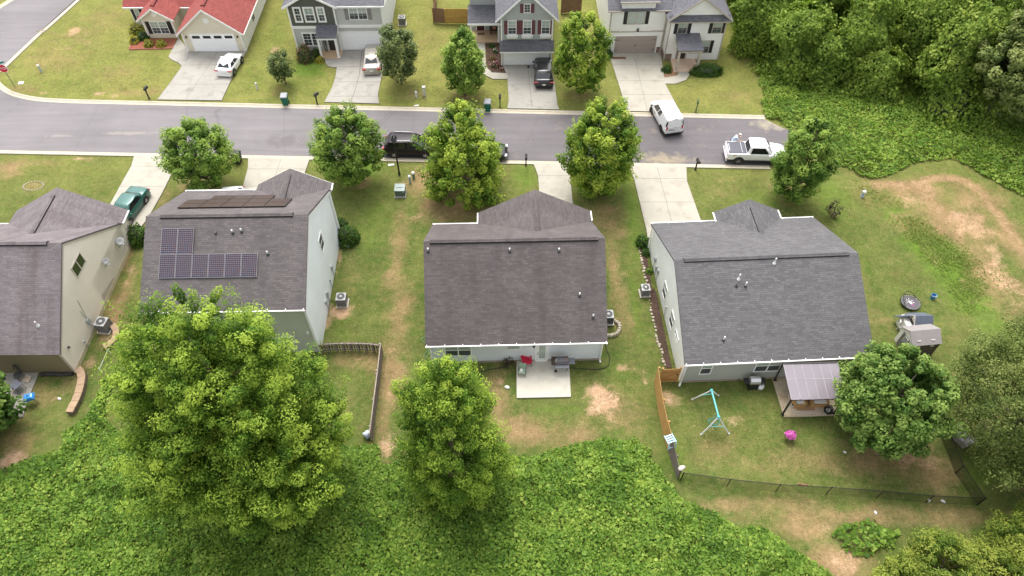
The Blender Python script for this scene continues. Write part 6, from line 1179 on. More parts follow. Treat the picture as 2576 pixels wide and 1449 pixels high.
t = thing('outdoor_rug', 'tan rug with white border lines on the canopy patio', 'rug', at(2018, 1038, PZ), R(2)); mb = MB(); w_, d_ = 1.9, 1.6; mb.box((.3, .62, .008), (w_, d_, .012)); mb.cur = 1
for k, i in enumerate((.06, .17, .27)):
    for c, s in (((.3, .62 - d_ / 2 + i), (w_ - 2 * i, .045)), ((.3, .62 + d_ / 2 - i), (w_ - 2 * i, .045)), ((.3 - w_ / 2 + i, .62), (.045, d_ - 2 * i)), ((.3 + w_ / 2 - i, .62), (.045, d_ - 2 * i))): mb.box((c[0], c[1], .016 + .0006 * k), (s[0], s[1], .006))
mb.build('weave', [mat('tan rug', (.42, .27, .14), rough=1, var=.12), mat('rug white', (.66, .64, .60), rough=1)], t)
t = thing('fire_pit', 'black cage shaped fire pit at the patio corner', 'fire pit', at(2081, 1036, PZ), R(10)); mb = MB(); mb.lathe([(.14, .0), (.30, .12), (.32, .2), (.28, .22), (.1, .1)], 6); mb.build('bowl', BLK_M, t); mb = MB()
for k in range(6):
    a = k * 1.047; mb.tube([(.31 * math.cos(a), .31 * math.sin(a), .2), (.24 * math.cos(a + .5), .24 * math.sin(a + .5), .5), (.05 * math.cos(a), .05 * math.sin(a), .68)], .018, 5); mb.tube([(.31 * math.cos(a), .31 * math.sin(a), .2), (.24 * math.cos(a - .55), .24 * math.sin(a - .55), .5), (.24 * math.cos(a + .5), .24 * math.sin(a + .5), .5)], .016, 5)
mb.build('cage', BLK_M, t); mb = MB(); mb.blob((.0, 0, .22), (.16, .16, .07), 3, 9, 6, .3); mb.build('ash', PGRY, t, True); mb = MB(); mb.tube([(.08 * math.cos(k * .6283), .08 * math.sin(k * .6283), .74 + .0) for k in range(11)], .02, 5); mb.build('lifting_ring', BLK_M, t)
t = thing('glass_lantern', 'small round glass lantern behind the canopy post', 'lantern', at(1993, 1023, PZ)); mb = MB(); mb.lathe([(.09, 0), (.13, .1), (.1, .24)], 12); mb.build('jar', mat('pale teal glass', (.4, .46, .44), rough=.2), t, True); mb = MB(); mb.lathe([(.1, .24), (.08, .28), (.02, .3)], 12); mb.build('lid', BLK_M, t)
# steel grill and white tank
STL = mat('brushed steel', (.60, .59, .58), rough=.3, metal=.55, var=.1)
t = thing('gas_grill', 'steel lidded gas grill standing on the grass behind the right house', 'grill', up(1893, 985) + Vector((0, .35, 0)), R(1)); c = [(-.27, .86), (.27, .86), (.28, 1.0), (.16, 1.16), (-.06, 1.2), (-.24, 1.08)]; mb = MB(); mb.loft([[(x, y, z) for y, z in c] for x in (-.34, .34)]); mb.build('lid', STL, t, bevel=.02); mb = MB(); mb.box((0, 0, .8), (.72, .52, .12)); mb.build('firebox', mat('copper tinted panel', (.30, .24, .20), rough=.35, metal=.4), t); mb = MB(); mb.tube([(-.26, -.3, .98), (.26, -.3, .98)], .018, 6); mb.build('handle', CHR, t)
for s in (-1, 1): mb = MB(); mb.box((s * .54, 0, .84), (.36, .46, .04)); mb.build('shelf', BLK_M, t)
mb = MB(); mb.box((0, 0, .38), (.66, .48, .62)); mb.build('cart', BLK_M, t)
for sx in (-1, 1):
    for sy in (-1, 1): mb = MB(); mb.lathe([(.05, 0), (.05, .07)], 8, (sx * .28, sy * .2, 0)); mb.build('castor', RUB, t)
t = thing('propane_tank', 'white propane tank on the grass beside the steel grill', 'gas bottle', up(1913, 984) + Vector((0, .25, 0))); mb = MB(); mb.lathe([(.16, 0), (.17, .04), (.23, .1), (.24, .28), (.2, .38), (.1, .43)], 18); mb.build('tank', mat('white enamel', (.74, .74, .73), rough=.35), t, 50); mb = MB(); mb.lathe([(.11, .40), (.12, .54), (.10, .54), (.09, .42)], 12); mb.build('collar', mat('white enamel', (.74, .74, .73)), t); mb = MB(); mb.lathe([(.03, .42), (.04, .52), (.02, .54)], 8); mb.build('valve', BLK_M, t)
t = thing('garden_hose', 'coiled dark hose reel by the back wall of the right house', 'hose', up(1856, 951)); mb = MB()
for k in range(3): mb.tube([(.26 * math.cos(a * .5236), .18 * math.sin(a * .5236), .05 + .05 * k) for a in range(13)], .03, 5)
mb.build('coil', mat('grey brown hose', (.12, .11, .09), rough=.6), t); mb = MB(); mb.box((0, 0, .1), (.16, .12, .2)); mb.build('hub', GREY, t)
# swing frame
TEAL = mat('turquoise steel', (.10, .40, .40), rough=.45, var=.1); PALE = mat('white steel tube', (.66, .68, .68), rough=.4, var=.08)
A0, A1, T0 = up(1741, 1005), up(1807, 995), None; B0, B1 = up(1764, 1093), up(1833, 1091)
ca_, cb_ = (A0 + A1) / 2, (B0 + B1) / 2; t = thing('swing_frame', 'turquoise and white A frame swing standing on the back lawn', 'swing set', ca_); hz = 2.15; L0 = Vector((0, 0, 0)); rel = lambda p: p - ca_
ta = Vector((rel(at(1790, 982, hz)).x, rel(at(1790, 982, hz)).y, hz)); tb = Vector((rel(at(1808, 1049, hz)).x, rel(at(1808, 1049, hz)).y, hz))
mb = MB(); mb.tube([ta, tb], .06, 8); mb.build('top_bar', TEAL, t)
for top, feet in ((ta, (A0, A1)), (tb, (B0, B1))):
    for f_ in feet:
        e = rel(f_); m_ = top.lerp(e, .12); mb = MB(); mb.tube([top, e], .042, 8); mb.lathe([(.06, 0), (.06, .05)], 8, e); mb.build('leg', PALE, t)
    a, b = top.lerp(rel(feet[0]), .55), top.lerp(rel(feet[1]), .55); mb = MB(); mb.tube([a, b], .025, 6); mb.build('cross_brace', TEAL, t)
    mb = MB(); mb.blob(top, (.11, .11, .1), 1, 10, 6, 0); mb.build('corner_bracket', TEAL, t, True)
s_c = ta.lerp(tb, .86); mb = MB(); mb.tube([(s_c.x + .36 * math.cos(k * .5236), s_c.y + .22 * math.sin(k * .5236), .95 + .12 * abs(math.cos(k * .5236))) for k in range(13)], .045, 6); o = mb.build('saucer_seat', mat('dark green band', (.03, .16, .11), rough=.6), t)
mb = MB()
for k in (0, 3, 6, 9): mb.tube([(s_c.x + .36 * math.cos(k * .5236), s_c.y + .22 * math.sin(k * .5236), 1.0), s_c], .01, 4)
mb.build('rope', TEAL, o)
# flower stand
t = thing('flower_pot', 'bright pink flowers in a pot on a black stand on the back lawn', 'flower pot', up(1983, 1104)); PINK = leafmat('pink petals', (.50, .05, .33), (.62, .12, .45), (.78, .3, .62), .2)
mb = MB()
for sx in (-1, 1):
    for sy in (-1, 1): mb.tube([(sx * .2, sy * .2, 0), (sx * .18, sy * .18, .42)], .014, 5)
mb.tube([(.2 * math.cos(k * .7854), .2 * math.sin(k * .7854), .4) for k in range(9)], .014, 5); mb.build('stand', BLK_M, t); mb = MB(); mb.lathe([(.1, .3), (.17, .5), (.18, .52)], 12); mb.build('pot', WOODD, t)
d = sph(420); d[:, 2] = np.abs(d[:, 2]); leaves('blossom', d * np.array([.40, .36, .34]) * rng.uniform(.6, 1, (420, 1)) + np.array([0, 0, .5]), d, rng.uniform(.06, .12, 420), rng.uniform(0, 1, 420), PINK, t)
# trampoline
c_t = up(2287, 766); t = thing('trampoline', 'small round dark trampoline with a white and pink printed star splash', 'trampoline', c_t, R(20)); r_ = .64; mb = MB(); mb.lathe([(r_, .26), (r_ * .5, .262), (.01, .263)], 28); mb.build('mat', mat('dark woven mat', (.085, .075, .085), rough=.7, var=.12), t)
mb = MB(); mb.tube([(r_ * 1.12 * math.cos(k * .2244), r_ * 1.12 * math.sin(k * .2244), .3) for k in range(29)], .022, 6); mb.tube([(r_ * 1.05 * math.cos(R(a)), r_ * 1.05 * math.sin(R(a)), .3 + .5 * math.sin(R(a - 20))) for a in range(20, 201, 12)], .022, 6); mb.build('rim', BLK_M, t)
for k in range(6): a = k * 1.047; mb = MB(); mb.tube([(r_ * 1.1 * math.cos(a), r_ * 1.1 * math.sin(a), 0), (r_ * 1.1 * math.cos(a), r_ * 1.1 * math.sin(a), .3)], .022, 6); mb.build('leg', BLK_M, t)
for k in range(28): a = k * .2244; mb = MB(); mb.box((r_ * 1.05 * math.cos(a), r_ * 1.05 * math.sin(a), .285), (.10, .03, .012), a); mb.build('spring', GREY, t)
mb = MB(); mb.poly([(-.06, -.18, .27), (.08, -.1, .27), (.06, .1, .27), (-.05, .22, .27), (-.12, .05, .27)])
for x, y in ((.2, .1), (-.24, .1), (-.12, .3), (.08, .32), (.2, -.1)): mb.poly([(x + .04 * math.cos(k), y + .04 * math.sin(k), .27) for k in range(6)])
mb.cur = 1; mb.poly([(-.04 + .09 * math.cos(k), -.24 + .07 * math.sin(k), .271) for k in range(6)]); mb.build('printed_motif', [PIPEW, mat('magenta print', (.35, .05, .25))], t)
# storage shed and playhouse
SHW = mat('shed cream resin', (.72, .70, .65), rough=.6, var=.06); SHB = mat('shed brown resin', (.10, .075, .065), rough=.6, var=.08); SHR = mat('shed roof brown', (.26, .235, .23), rough=.6, var=.08); SKY_ = mat('milky skylight', (.66, .58, .54), rough=.3)
q = up(2249, 868); t = thing('storage_shed', 'cream and brown resin garden shed with a gridded door window', 'shed', at(2273, 898), R(6)); t.location.z = 0; t.scale = (.88, .88, .88)
mb = MB(); w_, d_, zw, zp = 2.3, 1.75, 1.7, 2.25; wall_x(mb, 0, w_, 0, d_, zw, zp)
for k, f in enumerate(mb.f):
    if len(f) == 4: mb.mi[k] = 1
mb.build('wall', [SHW, SHB], t); roof_x(-.1, w_ + .08, -.1, d_ + .1, zw - .03, zp + .12, .07).build('roof', SHR, t)
mb = MB()
for k in range(6): mb.box((w_ / 2, -.012, .25 + .27 * k), (w_ - .04, .03, .03))
for x in (.02, w_ - .02): mb.box((x, -.014, .85), (.1, .04, 1.7))
mb.build('wall_batten', SHB, t); F = Face((0, 0, 0), (0, -1, 0), (-1, 0, 0))
class _T: pass
sh = _T(); sh.t = t
mb = MB(); F.box(mb, -1.35, -.42, .08, 1.62, 0, .05); d = mb.build('door', mat('shed door taupe', (.15, .125, .125), rough=.5), t); mb = MB(); F.box(mb, -1.02, -.5, .85, 1.58, .05, .07); f = mb.build('window', WHITE, d); 
mb = MB()
for a in range(3):
    for b in range(3): F.box(mb, -.98 + .16 * a, -.86 + .16 * a, .9 + .22 * b, 1.07 + .22 * b, .07, .078)
mb.build('pane', ACD, d); F2 = Face((0, 0, 0), (1, 0, 0), (0, -1, 0))
for x in (.55, 1.7):
    mb = MB(); F2.box(mb, x - .13, x + .13, 1.3, 1.56, 0, .05); mb.build('window', SKY_, t); mb = MB(); mb.slab([(x - .18, .14, 1.905), (x + .12, .14, 1.905), (x + .12, .22, 1.96), (x - .18, .22, 1.96)], .03); mb.build('skylight', SKY_, t)
t = thing('playhouse', 'small slate roofed playhouse standing behind the cream and brown shed', 'playhouse', at(2268, 850) , R(1)); t.location.z = 0; SLB = mat('slate blue resin', (.10, .115, .15), rough=.6, var=.08); mb = MB(); w_, d_, zw, zp = 1.75, 1.5, .95, 1.65; mb.hexa([(.1, .1, 0), (w_, .1, 0), (w_, d_ - .1, 0), (.1, d_ - .1, 0)], [(.1, .1, zw), (w_, .1, zw), (w_, d_ - .1, zw), (.1, d_ - .1, zw)]); mb.build('wall', SHW, t)
roof_x(.55, w_ + .1, -.12, d_ + .12, zw - .1, zp, .06).build('roof', SLB, t); mb = MB(); mb.slab([(-.1, .0, .1), (-.1, -.0, .1), (.0, .0, .2), (.0, .1, .2)], .01); mb = MB()
q_ = [(-.05, zw - .1), (d_ + .05, zw - .1), (d_ / 2, zp + .02)]; mb.loft([[(.5, y, z) for y, z in q_], [(.555, y, z) for y, z in q_]]); mb.build('gable_front', mat('cream gable', (.60, .55, .50), rough=.6), t)
mb = MB(); mb.slab([(-.2, d_ + .1, .35), (.5, d_ + .1, .7), (.5, d_ * .55, 1.5), (-.2, d_ * .75, 1.0)], .05); mb.build('canopy_panel', SLB, t)
mb = MB(); mb.box((.49, d_ / 2 - .1, 1.12), (.02, .5, .24)); mb.box((.49, d_ / 2 + .3, .98), (.02, .16, .16)); mb.build('window', ACD, t)
for y in (.28, .55): mb = MB(); mb.blob((.49, d_ / 2 + y - .45, 1.42), (.015, .05, .06), 2, 8, 5, .2); mb.build('trim_cutout', mat('olive cutout', (.28, .27, .12)), t)
t = thing('garden_chair', 'white slatted garden chair beside the shed door', 'chair', at(2263, 826), R(70)); t.location.z = 0; WPL = mat('white resin', (.68, .68, .64), rough=.5)
mb = MB()
for k in range(4): mb.box((0, -.2 + .12 * k, .36), (.5, .08, .03))
mb.build('seat', WPL, t); mb = MB()
for k in range(4): mb.box((-.18 + .12 * k, .28, .62), (.06, .04, .5))
mb.box((0, .28, .88), (.5, .05, .06)); mb.build('backrest', WPL, t)
for sx in (-1, 1):
    for sy in (-1, 1): mb = MB(); mb.box((sx * .22, sy * .22, .18), (.05, .05, .36)); mb.build('leg', WPL, t)
t = thing('bucket', 'blue plastic bucket on the grass at the edge of the tall weeds', 'bucket', up(2345, 750), 0); BLU = mat('blue plastic', (.05, .20, .42), rough=.45, var=.08); mb = MB(); mb.lathe([(.16, 0), (.2, .36), (.21, .36), (.18, .34), (.15, .03)], 18); mb.build('pail', BLU, t, 40); mb = MB(); mb.tube([(.2 * math.cos(R(a)), -.05 - .12 * math.sin(R(a)), .36 + .05 * math.sin(R(a))) for a in range(0, 181, 15)], .012, 5); mb.build('handle', PIPEW, t)
# chest by the right fence
t = thing('deck_box', 'grey plastic deck box with a rounded lid beneath the feathery tree', 'storage box', up(2410, 1106), R(118)); DB = mat('warm grey plastic', (.33, .29, .25), rough=.6, var=.12); mb = MB(); mb.hexa([(-.62, -.36, .05), (.62, -.36, .05), (.62, .36, .05), (-.62, .36, .05)], [(-.68, -.4, .62), (.68, -.4, .62), (.68, .4, .62), (-.68, .4, .62)]); mb.build('body', DB, t, bevel=.06); mb = MB(); c = [(-.43, .62), (.43, .62), (.42, .70), (.2, .77), (-.2, .77), (-.42, .70)]; mb.loft([[(x, y, z) for y, z in c] for x in (-.71, .71)]); mb.build('lid', mat('pale grey lid', (.42, .40, .41), rough=.5, var=.1), t, bevel=.03)
# beige house yard: kettle, chair, covered grill, retaining walls, rail
def yz(px, py, z=.1): return at(px, py, z)
t = thing('portable_grill', 'bright blue charcoal grill on thin black legs at the patio edge', 'grill', up(86, 1012), R(20)); BLG = mat('blue enamel', (.03, .22, .58), rough=.3, coat=.5, var=.06)
mb = MB(); mb.hexa([(-.26, -.2, .5), (.26, -.2, .5), (.26, .2, .5), (-.26, .2, .5)], [(-.36, -.28, .64), (.36, -.28, .64), (.36, .28, .64), (-.36, .28, .64)]); mb.build('firebox', BLG, t, bevel=.05); mb = MB(); mb.hexa([(-.37, -.29, .645), (.37, -.29, .645), (.37, .29, .645), (-.37, .29, .645)], [(-.26, -.2, .86), (.26, -.2, .86), (.26, .2, .86), (-.26, .2, .86)]); mb.build('lid', BLG, t, bevel=.08); mb = MB(); mb.box((0, 0, .88), (.16, .04, .05)); mb.build('handle', BLK_M, t)
for sx in (-1, 1):
    for sy in (-1, 1): mb = MB(); mb.tube([(sx * .18, sy * .14, .52), (sx * .36, sy * .26, 0)], .014, 5); mb.build('leg', BLK_M, t)
t = thing('patio_chair', 'dark round backed patio chair against the tan wall', 'chair', yz(52, 950), R(-25)); mb = MB(); mb.lathe([(.26, .38), (.27, .42), (.02, .43)], 18); mb.build('seat', FRMK, t); mb = MB(); mb.tube([(.34 * math.cos(R(a)), .2 + .12 * math.sin(R(a)), .78 + .36 * math.sin(R(a))) for a in range(-30, 211, 20)], .03, 6)
for k in range(6): x = -.25 + .1 * k; mb.tube([(x, .24, .45), (x, .3, .78 + .36 * math.sqrt(max(0, 1 - (x / .34) ** 2)))], .012, 4)
mb.build('backrest', FRMK, t)
for sx in (-1, 1):
    for sy in (-1, 1): mb = MB(); mb.tube([(sx * .18, sy * .16, .4), (sx * .26, sy * .24, 0)], .018, 5); mb.build('leg', FRMK, t)
t = thing('patio_table', 'small dark covered table with cartons on the weathered patio', 'table', yz(50, 978), R(-28)); mb = MB(); mb.box((0, 0, .58), (.75, .6, .06)); mb.build('top', mat('blue grey cover', (.10, .11, .14), rough=.8, var=.2, stain=((.2, .12, .08), 3, .6, .5)), t, bevel=.03)
for sx in (-1, 1):
    for sy in (-1, 1): mb = MB(); mb.tube([(sx * .3, sy * .22, .56), (sx * .36, sy * .26, 0)], .016, 5); mb.build('leg', BLK_M, t)
t = thing('carton', 'flattened pale carton beside the covered table', 'carton', yz(68, 957), R(-15)); mb = MB(); mb.box((0, 0, .05), (.5, .3, .08)); mb.build('panel', mat('cardboard', (.50, .40, .30), rough=.9, var=.15), t); mb = MB(); mb.slab([(-.25, .15, .1), (.25, .15, .1), (.25, .3, .2), (-.25, .3, .2)], .01); mb.build('flap', MATS['cardboard'], t)
RW = mat('tan wall block', (.34, .235, .15), rough=.9, var=.15, scale=2, fine=.1, bump=.3, stain=((.25, .18, .12), 1.5, .4, .55)); RD = mat('dark block face', (.16, .12, .09), rough=.9, var=.2)
def lowwall(P, wd, ht, name, label):
    t = thing(name, label, 'low wall', P[0]); mb = MB(); sec_ = []
    for i, p in enumerate(P):
        d = (P[min(i + 1, len(P) - 1)] - P[max(i - 1, 0)]).normalized(); nn = Vector((-d.y, d.x, 0)) * wd / 2; b = p - P[0]; sec_.append([b - nn + Vector((0, 0, -.05)), b - nn + Vector((0, 0, ht)), b + nn + Vector((0, 0, ht)), b + nn + Vector((0, 0, -.05))])
    for a, b in zip(sec_[:-1], sec_[1:]): g = [x.lerp(y, .03) for x, y in zip(a, b)]; g2 = [x.lerp(y, .97) for x, y in zip(a, b)]; mb.loft([g, g2])
    mb.build('block_course', RD, t); mb = MB()
    for a, b in zip(sec_[:-1], sec_[1:]):
        g = [x.lerp(y, .02) for x, y in zip(a, b)]; g2 = [x.lerp(y, .98) for x, y in zip(a, b)]; u_ = Vector((0, 0, .005)); v_ = Vector((0, 0, .07)); mb.loft([[g[1] + u_, g[1] + v_, g[2] + v_, g[2] + u_], [g2[1] + u_, g2[1] + v_, g2[2] + v_, g2[2] + u_]])
    mb.build('coping', RW, t)
lowwall([up(*p) for p in ((201, 934), (209, 942), (212, 955), (209, 975), (204, 995), (196, 1015), (187, 1032), (181, 1044))], .5, .35, 'retaining_wall', 'curved tan block retaining wall running down from the beige house corner')
lowwall([up(*p) for p in ((288, 823), (297, 835), (297, 850), (290, 862), (278, 872), (266, 879))], .45, .3, 'retaining_wall', 'short curved tan retaining wall round the boxy condenser')
mb = MB(); t = thing('handrail', 'long pale pipe rail lying above the vines beside the beige house', 'rail', up(280, 890)); a, b = Vector((0, 0, .55)), up(258, 938) - t.location + Vector((0, 0, .5)); mb.tube([a, b], .028, 6); mb.build('pipe', GREY, t); mb = MB(); mb.tube([a, (a.x, a.y, 0)], .03, 6); mb.tube([b, (b.x, b.y, 0)], .03, 6); mb.build('support', PIPEW, t)
t = thing('log', 'dark rotting timber lying against the tan back wall', 'timber', up(145, 944), R(1)); mb = MB(); mb.tube([(-1.1, 0, .12), (-.4, .03, .13), (.3, -.02, .12), (1.1, .02, .12)], [.12, .14, .13, .11], 9); mb.build('log', mat('rotting timber', (.05, .045, .042), rough=1, var=.5, scale=5, fine=.3, stain=((.22, .16, .13), 4, .6, .55)), t, True)
# fences ------------------------------------------------------------------------------------------------------------
HON = mat('honey pine boards', (.46, .26, .09), rough=.7, var=.14, scale=1.2, fine=.1, fscale=14); GRW = mat('weathered boards', (.17, .14, .12), rough=.9, var=.25, scale=2.5, fine=.15, fscale=20); GRT = mat('weathered top rail', (.30, .25, .21), rough=.9, var=.2, scale=3)
def board_fence(P, ht, m, label, bw=.14, gap=.006, posts=2.4, cap=True, hts=None, group=None, name='board_fence', mp=None, ps=-1):
    t = thing(name, label, 'fence', P[0], 0, group); Pr = [p - P[0] for p in P]; mb = MB(); rb = MB(); pb = []; s_tot = sum((b - a).length for a, b in zip(Pr[:-1], Pr[1:])); s0 = 0
    for a, b in zip(Pr[:-1], Pr[1:]):
        d = (b - a); L_ = d.length; d.normalize(); rz = math.atan2(d.y, d.x); n = max(1, int(L_ / (bw + gap))); nn = Vector((-d.y, d.x, 0))
        for k in range(n):
            f = (s0 + (k + .5) * L_ / n) / s_tot; h_ = (hts[0] + (hts[1] - hts[0]) * f if hts else ht) + random.uniform(-.012, .012); c = a + d * ((k + .5) * L_ / n); mb.box((c.x, c.y, h_ / 2 + .03), (L_ / n - gap, .022, h_ - .04), rz)
        for z in (.3, .85, 1.45):
            if z < ht - .1: c = (a + b) / 2 + nn * .04 * ps; rb.box((c.x, c.y, z), (L_, .05, .09), rz)
        for k in range(int(L_ / posts) + 1): pb.append((a + d * min(k * posts, L_) + nn * .09 * ps, rz))
        s0 += L_
    mb.build('boards', m, t); rb.build('rail', mp or m, t)
    for p, rz in pb: q = MB(); q.box((p.x, p.y, ht / 2), (.1, .1, ht + .04), rz); q.build('post', mp or m, t)
    return t
fa, fb, fc = up(1645, 960), up(1668, 1096), up(1703, 1206)
board_fence([fa, up(1656, 1040), up(1668, 1094), up(1679, 1132)], 1.85, HON, 'tall honey coloured board fence beside the right back lawn', mp=HON, ps=1)
board_fence([up(1680, 1135), up(1691, 1170), fc], 1.4, GRW, 'weathered grey board fence end continuing from the honey boards', hts=(1.8, 1.1), ps=1)
t = thing('garden_gate', 'honey coloured board gate with diagonal brace beside the right house', 'gate', up(1657, 962), H3.a); gw = (up(1702, 961) - up(1657, 962)).length; mb = MB()
for k in range(9): mb.box((gw * (k + .5) / 9, 0, .85), (gw / 9 - .008, .022, 1.66))
mb.build('boards', HON, t); mb = MB(); mb.box((gw / 2, -.03, .4), (gw, .04, .1)); mb.box((gw / 2, -.03, 1.35), (gw, .04, .1)); mb.tube([(.05, -.035, .42), (gw - .05, -.035, 1.33)], .04, 4); mb.build('brace', mat('darker pine', (.34, .17, .05), rough=.7, var=.15), t)
for x in (.0, gw): mb = MB(); mb.box((x, .0, .92), (.1, .1, 1.86)); mb.build('post', HON, t)
mb = MB(); mb.box((gw - .14, -.06, 1.0), (.06, .04, .14)); mb.build('latch', BLK_M, t)
t = thing('plastic_slide', 'pale blue plastic toy slide top hooked over the honey board fence', 'toy', at(1686, 1104, 1.75) - Vector((0, 0, 1.4)), R(-70)); t.scale = (.74, .74, .74); LB = mat('pale blue plastic', (.36, .58, .76), rough=.45, var=.06); mb = MB()
for k in range(4): mb.box((-.3 + .2 * k, 0, 1.92), (.12, .72, .05))
mb.box((0, -.36, 1.9), (.86, .07, .1)); mb.box((0, .36, 1.9), (.86, .07, .1)); mb.build('deck', LB, t, bevel=.02); mb = MB()
for s in (-1, 1): mb.tube([(.4, s * .34, 1.9), (.5, s * .34, 1.6), (.52, s * .34, 1.1)], .05, 6)
mb.tube([(.52, -.34, 1.3), (.52, .34, 1.3)], .03, 6); mb.build('side_rail', LB, t)
t = thing('fabric_sack', 'off white rolled sack at the end of the weathered fence', 'sack', up(1706, 1200) + Vector((.0, .05, 0)), R(30)); mb = MB(); mb.blob((0, 0, 1.22), (.26, .17, .15), 3, 12, 8, .12); mb.build('roll', mat('grimy canvas', (.50, .44, .38), rough=.9, var=.2), t, True); mb = MB(); mb.tube([(0, 0, 0), (0, 0, 1.1)], .09, 8); mb.build('post', WOODD, t)
# picket fence of the solar house
GP = []
for k in range(9): GP.append(up(811 + 149 * k / 8, 885 - 3.0 * math.sin(k / 8 * math.pi) + (0 if k < 8 else 2)))
t = board_fence(GP, 1.05, GRW, 'low weathered picket fence stepping out from the solar panel house', bw=.09, gap=.055, posts=2.2, name='picket_fence', mp=GRT); 
mb = MB()
for a, b in zip(GP[:-1], GP[1:]): c = (a + b) / 2 - GP[0]; d = b - a; mb.box((c.x, c.y - .05, 1.0), (d.length, .06, .05), math.atan2(d.y, d.x))
mb.build('top_rail', GRT, t)
GP2 = [up(964, 887), up(956, 962), up(948, 1025), up(940, 1092), up(937, 1112)]; t = board_fence(GP2, 1.15, GRW, 'long weathered picket fence running down towards the vines', bw=.10, gap=.02, posts=2.2, name='picket_fence', mp=GRT)
mb = MB()
for a, b in zip(GP2[:-1], GP2[1:]): c = (a + b) / 2 - GP2[0]; d = b - a; mb.box((c.x - .04, c.y, 1.12), (d.length, .06, .05), math.atan2(d.y, d.x))
mb.build('top_rail', GRT, t)
t = thing('plastic_sheet', 'crumpled pale blue plastic at the lower end of the picket fence', 'litter', up(926, 1098)); mb = MB(); mb.blob((0, 0, .25), (.3, .25, .3), 6, 12, 8, .3); mb.build('sheet', mat('crumpled film', (.50, .55, .66), rough=.4, var=.25, scale=6), t, True); mb = MB(); mb.blob((.12, -.05, .55), (.1, .1, .12), 9, 9, 6, .3); mb.build('fold', MATS['crumpled film'], t, True)
# black chain link fence
CLB = mat('black coated wire', (.012, .012, .012), rough=.5)
CP = [up(1712, 1208), up(1828, 1224), up(1951, 1237), up(2077.5, 1244), up(2204.5, 1253), up(2328, 1265), up(2457, 1271), up(2403, 1190.5), up(2366, 1099), up(2330, 1040)]
t = thing('chain_link_fence', 'low black chain link fence round the right back lawn', 'fence', CP[0]); CR = [p - CP[0] for p in CP]; ch = 1.1
for i, p in enumerate(CR): mb = MB(); mb.tube([p, p + Vector((0, 0, ch + .03))], .04 if i in (0, 6) else .027, 7); mb.lathe([(.045, ch + .02), (.03, ch + .08)], 7, p); mb.build('post', CLB, t)
for a, b in zip(CR[:-1], CR[1:]):
    mb = MB(); mb.tube([a + Vector((0, 0, ch)), b + Vector((0, 0, ch))], .024, 6); mb.build('top_rail', CLB, t)
    mb = MB(); L_ = (b - a).length; d = (b - a).normalized(); st = .075; n = int(L_ / st)
    for k in range(-int(ch / st), n):
        for s in (1, -1):
            u0, v0, u1, v1 = k * st, 0, k * st + ch, ch
            if u0 < 0: v0 = -u0; u0 = 0
            if u1 > L_: v1 -= u1 - L_; u1 = L_
            if u1 <= u0: continue
            if s < 0: v0, v1 = ch - v0, ch - v1
            A_, B_ = a + d * u0 + Vector((0, 0, v0)), a + d * u1 + Vector((0, 0, v1)); wv = d * .0085; i = mb.pts([A_ - wv, A_ + wv, B_ + wv, B_ - wv]); mb.face((i, i + 1, i + 2, i + 3))
    mb.build('wire_mesh', CLB, t)
p = up(2008, 1240); t = thing('fence_panel_sign', 'small terracotta board hung on the chain link rail', 'board', p + Vector((0, .1, 0)), R(-6)); mb = MB(); mb.box((0, 0, .98), (.62, .03, .24)); mb.build('board', mat('terracotta board', (.42, .19, .11), rough=.8, var=.2, scale=5), t); mb = MB(); mb.box((-.2, 0, 1.11), (.03, .06, .05)); mb.box((.2, 0, 1.11), (.03, .06, .05)); mb.build('hook', BLK_M, t)
# far yard fences
board_fence([up(1093, 57), up(1122, 60)], 1.75, mat('brown boards', (.24, .14, .085), rough=.85, var=.2), 'short brown board fence beside the honey coloured gate across the street'); board_fence([up(1121, 60), up(1192, 60)], 1.75, mat('golden boards', (.48, .29, .08), rough=.75, var=.15), 'golden double gate fence left of the maroon shutter house')
board_fence([up(1100, 26), up(1093, 57)], 1.7, MATS['brown boards'], 'brown side fence running back behind the far yard gate'); board_fence([up(1092, 24), up(1098, -60)], 1.7, MATS['brown boards'], 'far brown fence at the top of the picture'); board_fence([up(1411, 34), up(1462, 30)], 1.75, MATS['brown boards'], 'brown board fence between the maroon shutter house and the white house'); board_fence([up(1408, -40), up(1440, -41)], 1.75, MATS['brown boards'], 'second brown fence further back between the two houses')
# stone edging along the mulch bed, red edging
proto = thing('edging_stone', 'pale rounded stone in the row edging the narrow mulch bed', 'stone', (0, 0, 0), 0, 'edging stones along the mulch bed'); MB().blob((0, 0, .06), (.13, .11, .09), 2, 9, 6, .15).build('stone', mat('pale field stone', (.42, .36, .28), rough=.9, var=.25, scale=3), proto, True)
edge = [up(*p) for p in ((1606, 612), (1613, 650), (1622, 690), (1632, 740), (1640, 790), (1650, 840), (1662, 880), (1674, 925))]; k = 0
for a, b in zip(edge[:-1], edge[1:]):
    for j in range(6):
        q = a.lerp(b, j / 6) + Vector((random.uniform(-.06, .06), random.uniform(-.05, .05), 0)); o = proto if k == 0 else copy_tree(proto); o.location = q; o.rotation_euler = (0, 0, random.uniform(0, 6)); s_ = random.uniform(.45, 1.1); o.scale = (s_, s_, s_ * .9); k += 1
mb = MB(); t = thing('brick_edging', 'low red edging round the clipped shrubs bed', 'edging', up(326, 125)); P = [up(*p) - t.location for p in ((332, 106), (326, 125), (380, 124), (437, 122))]; mb.tube([p + Vector((0, 0, .06)) for p in P], .09, 5); mb.build('course', mat('red edging brick', (.36, .13, .10), rough=.9, var=.2), t)
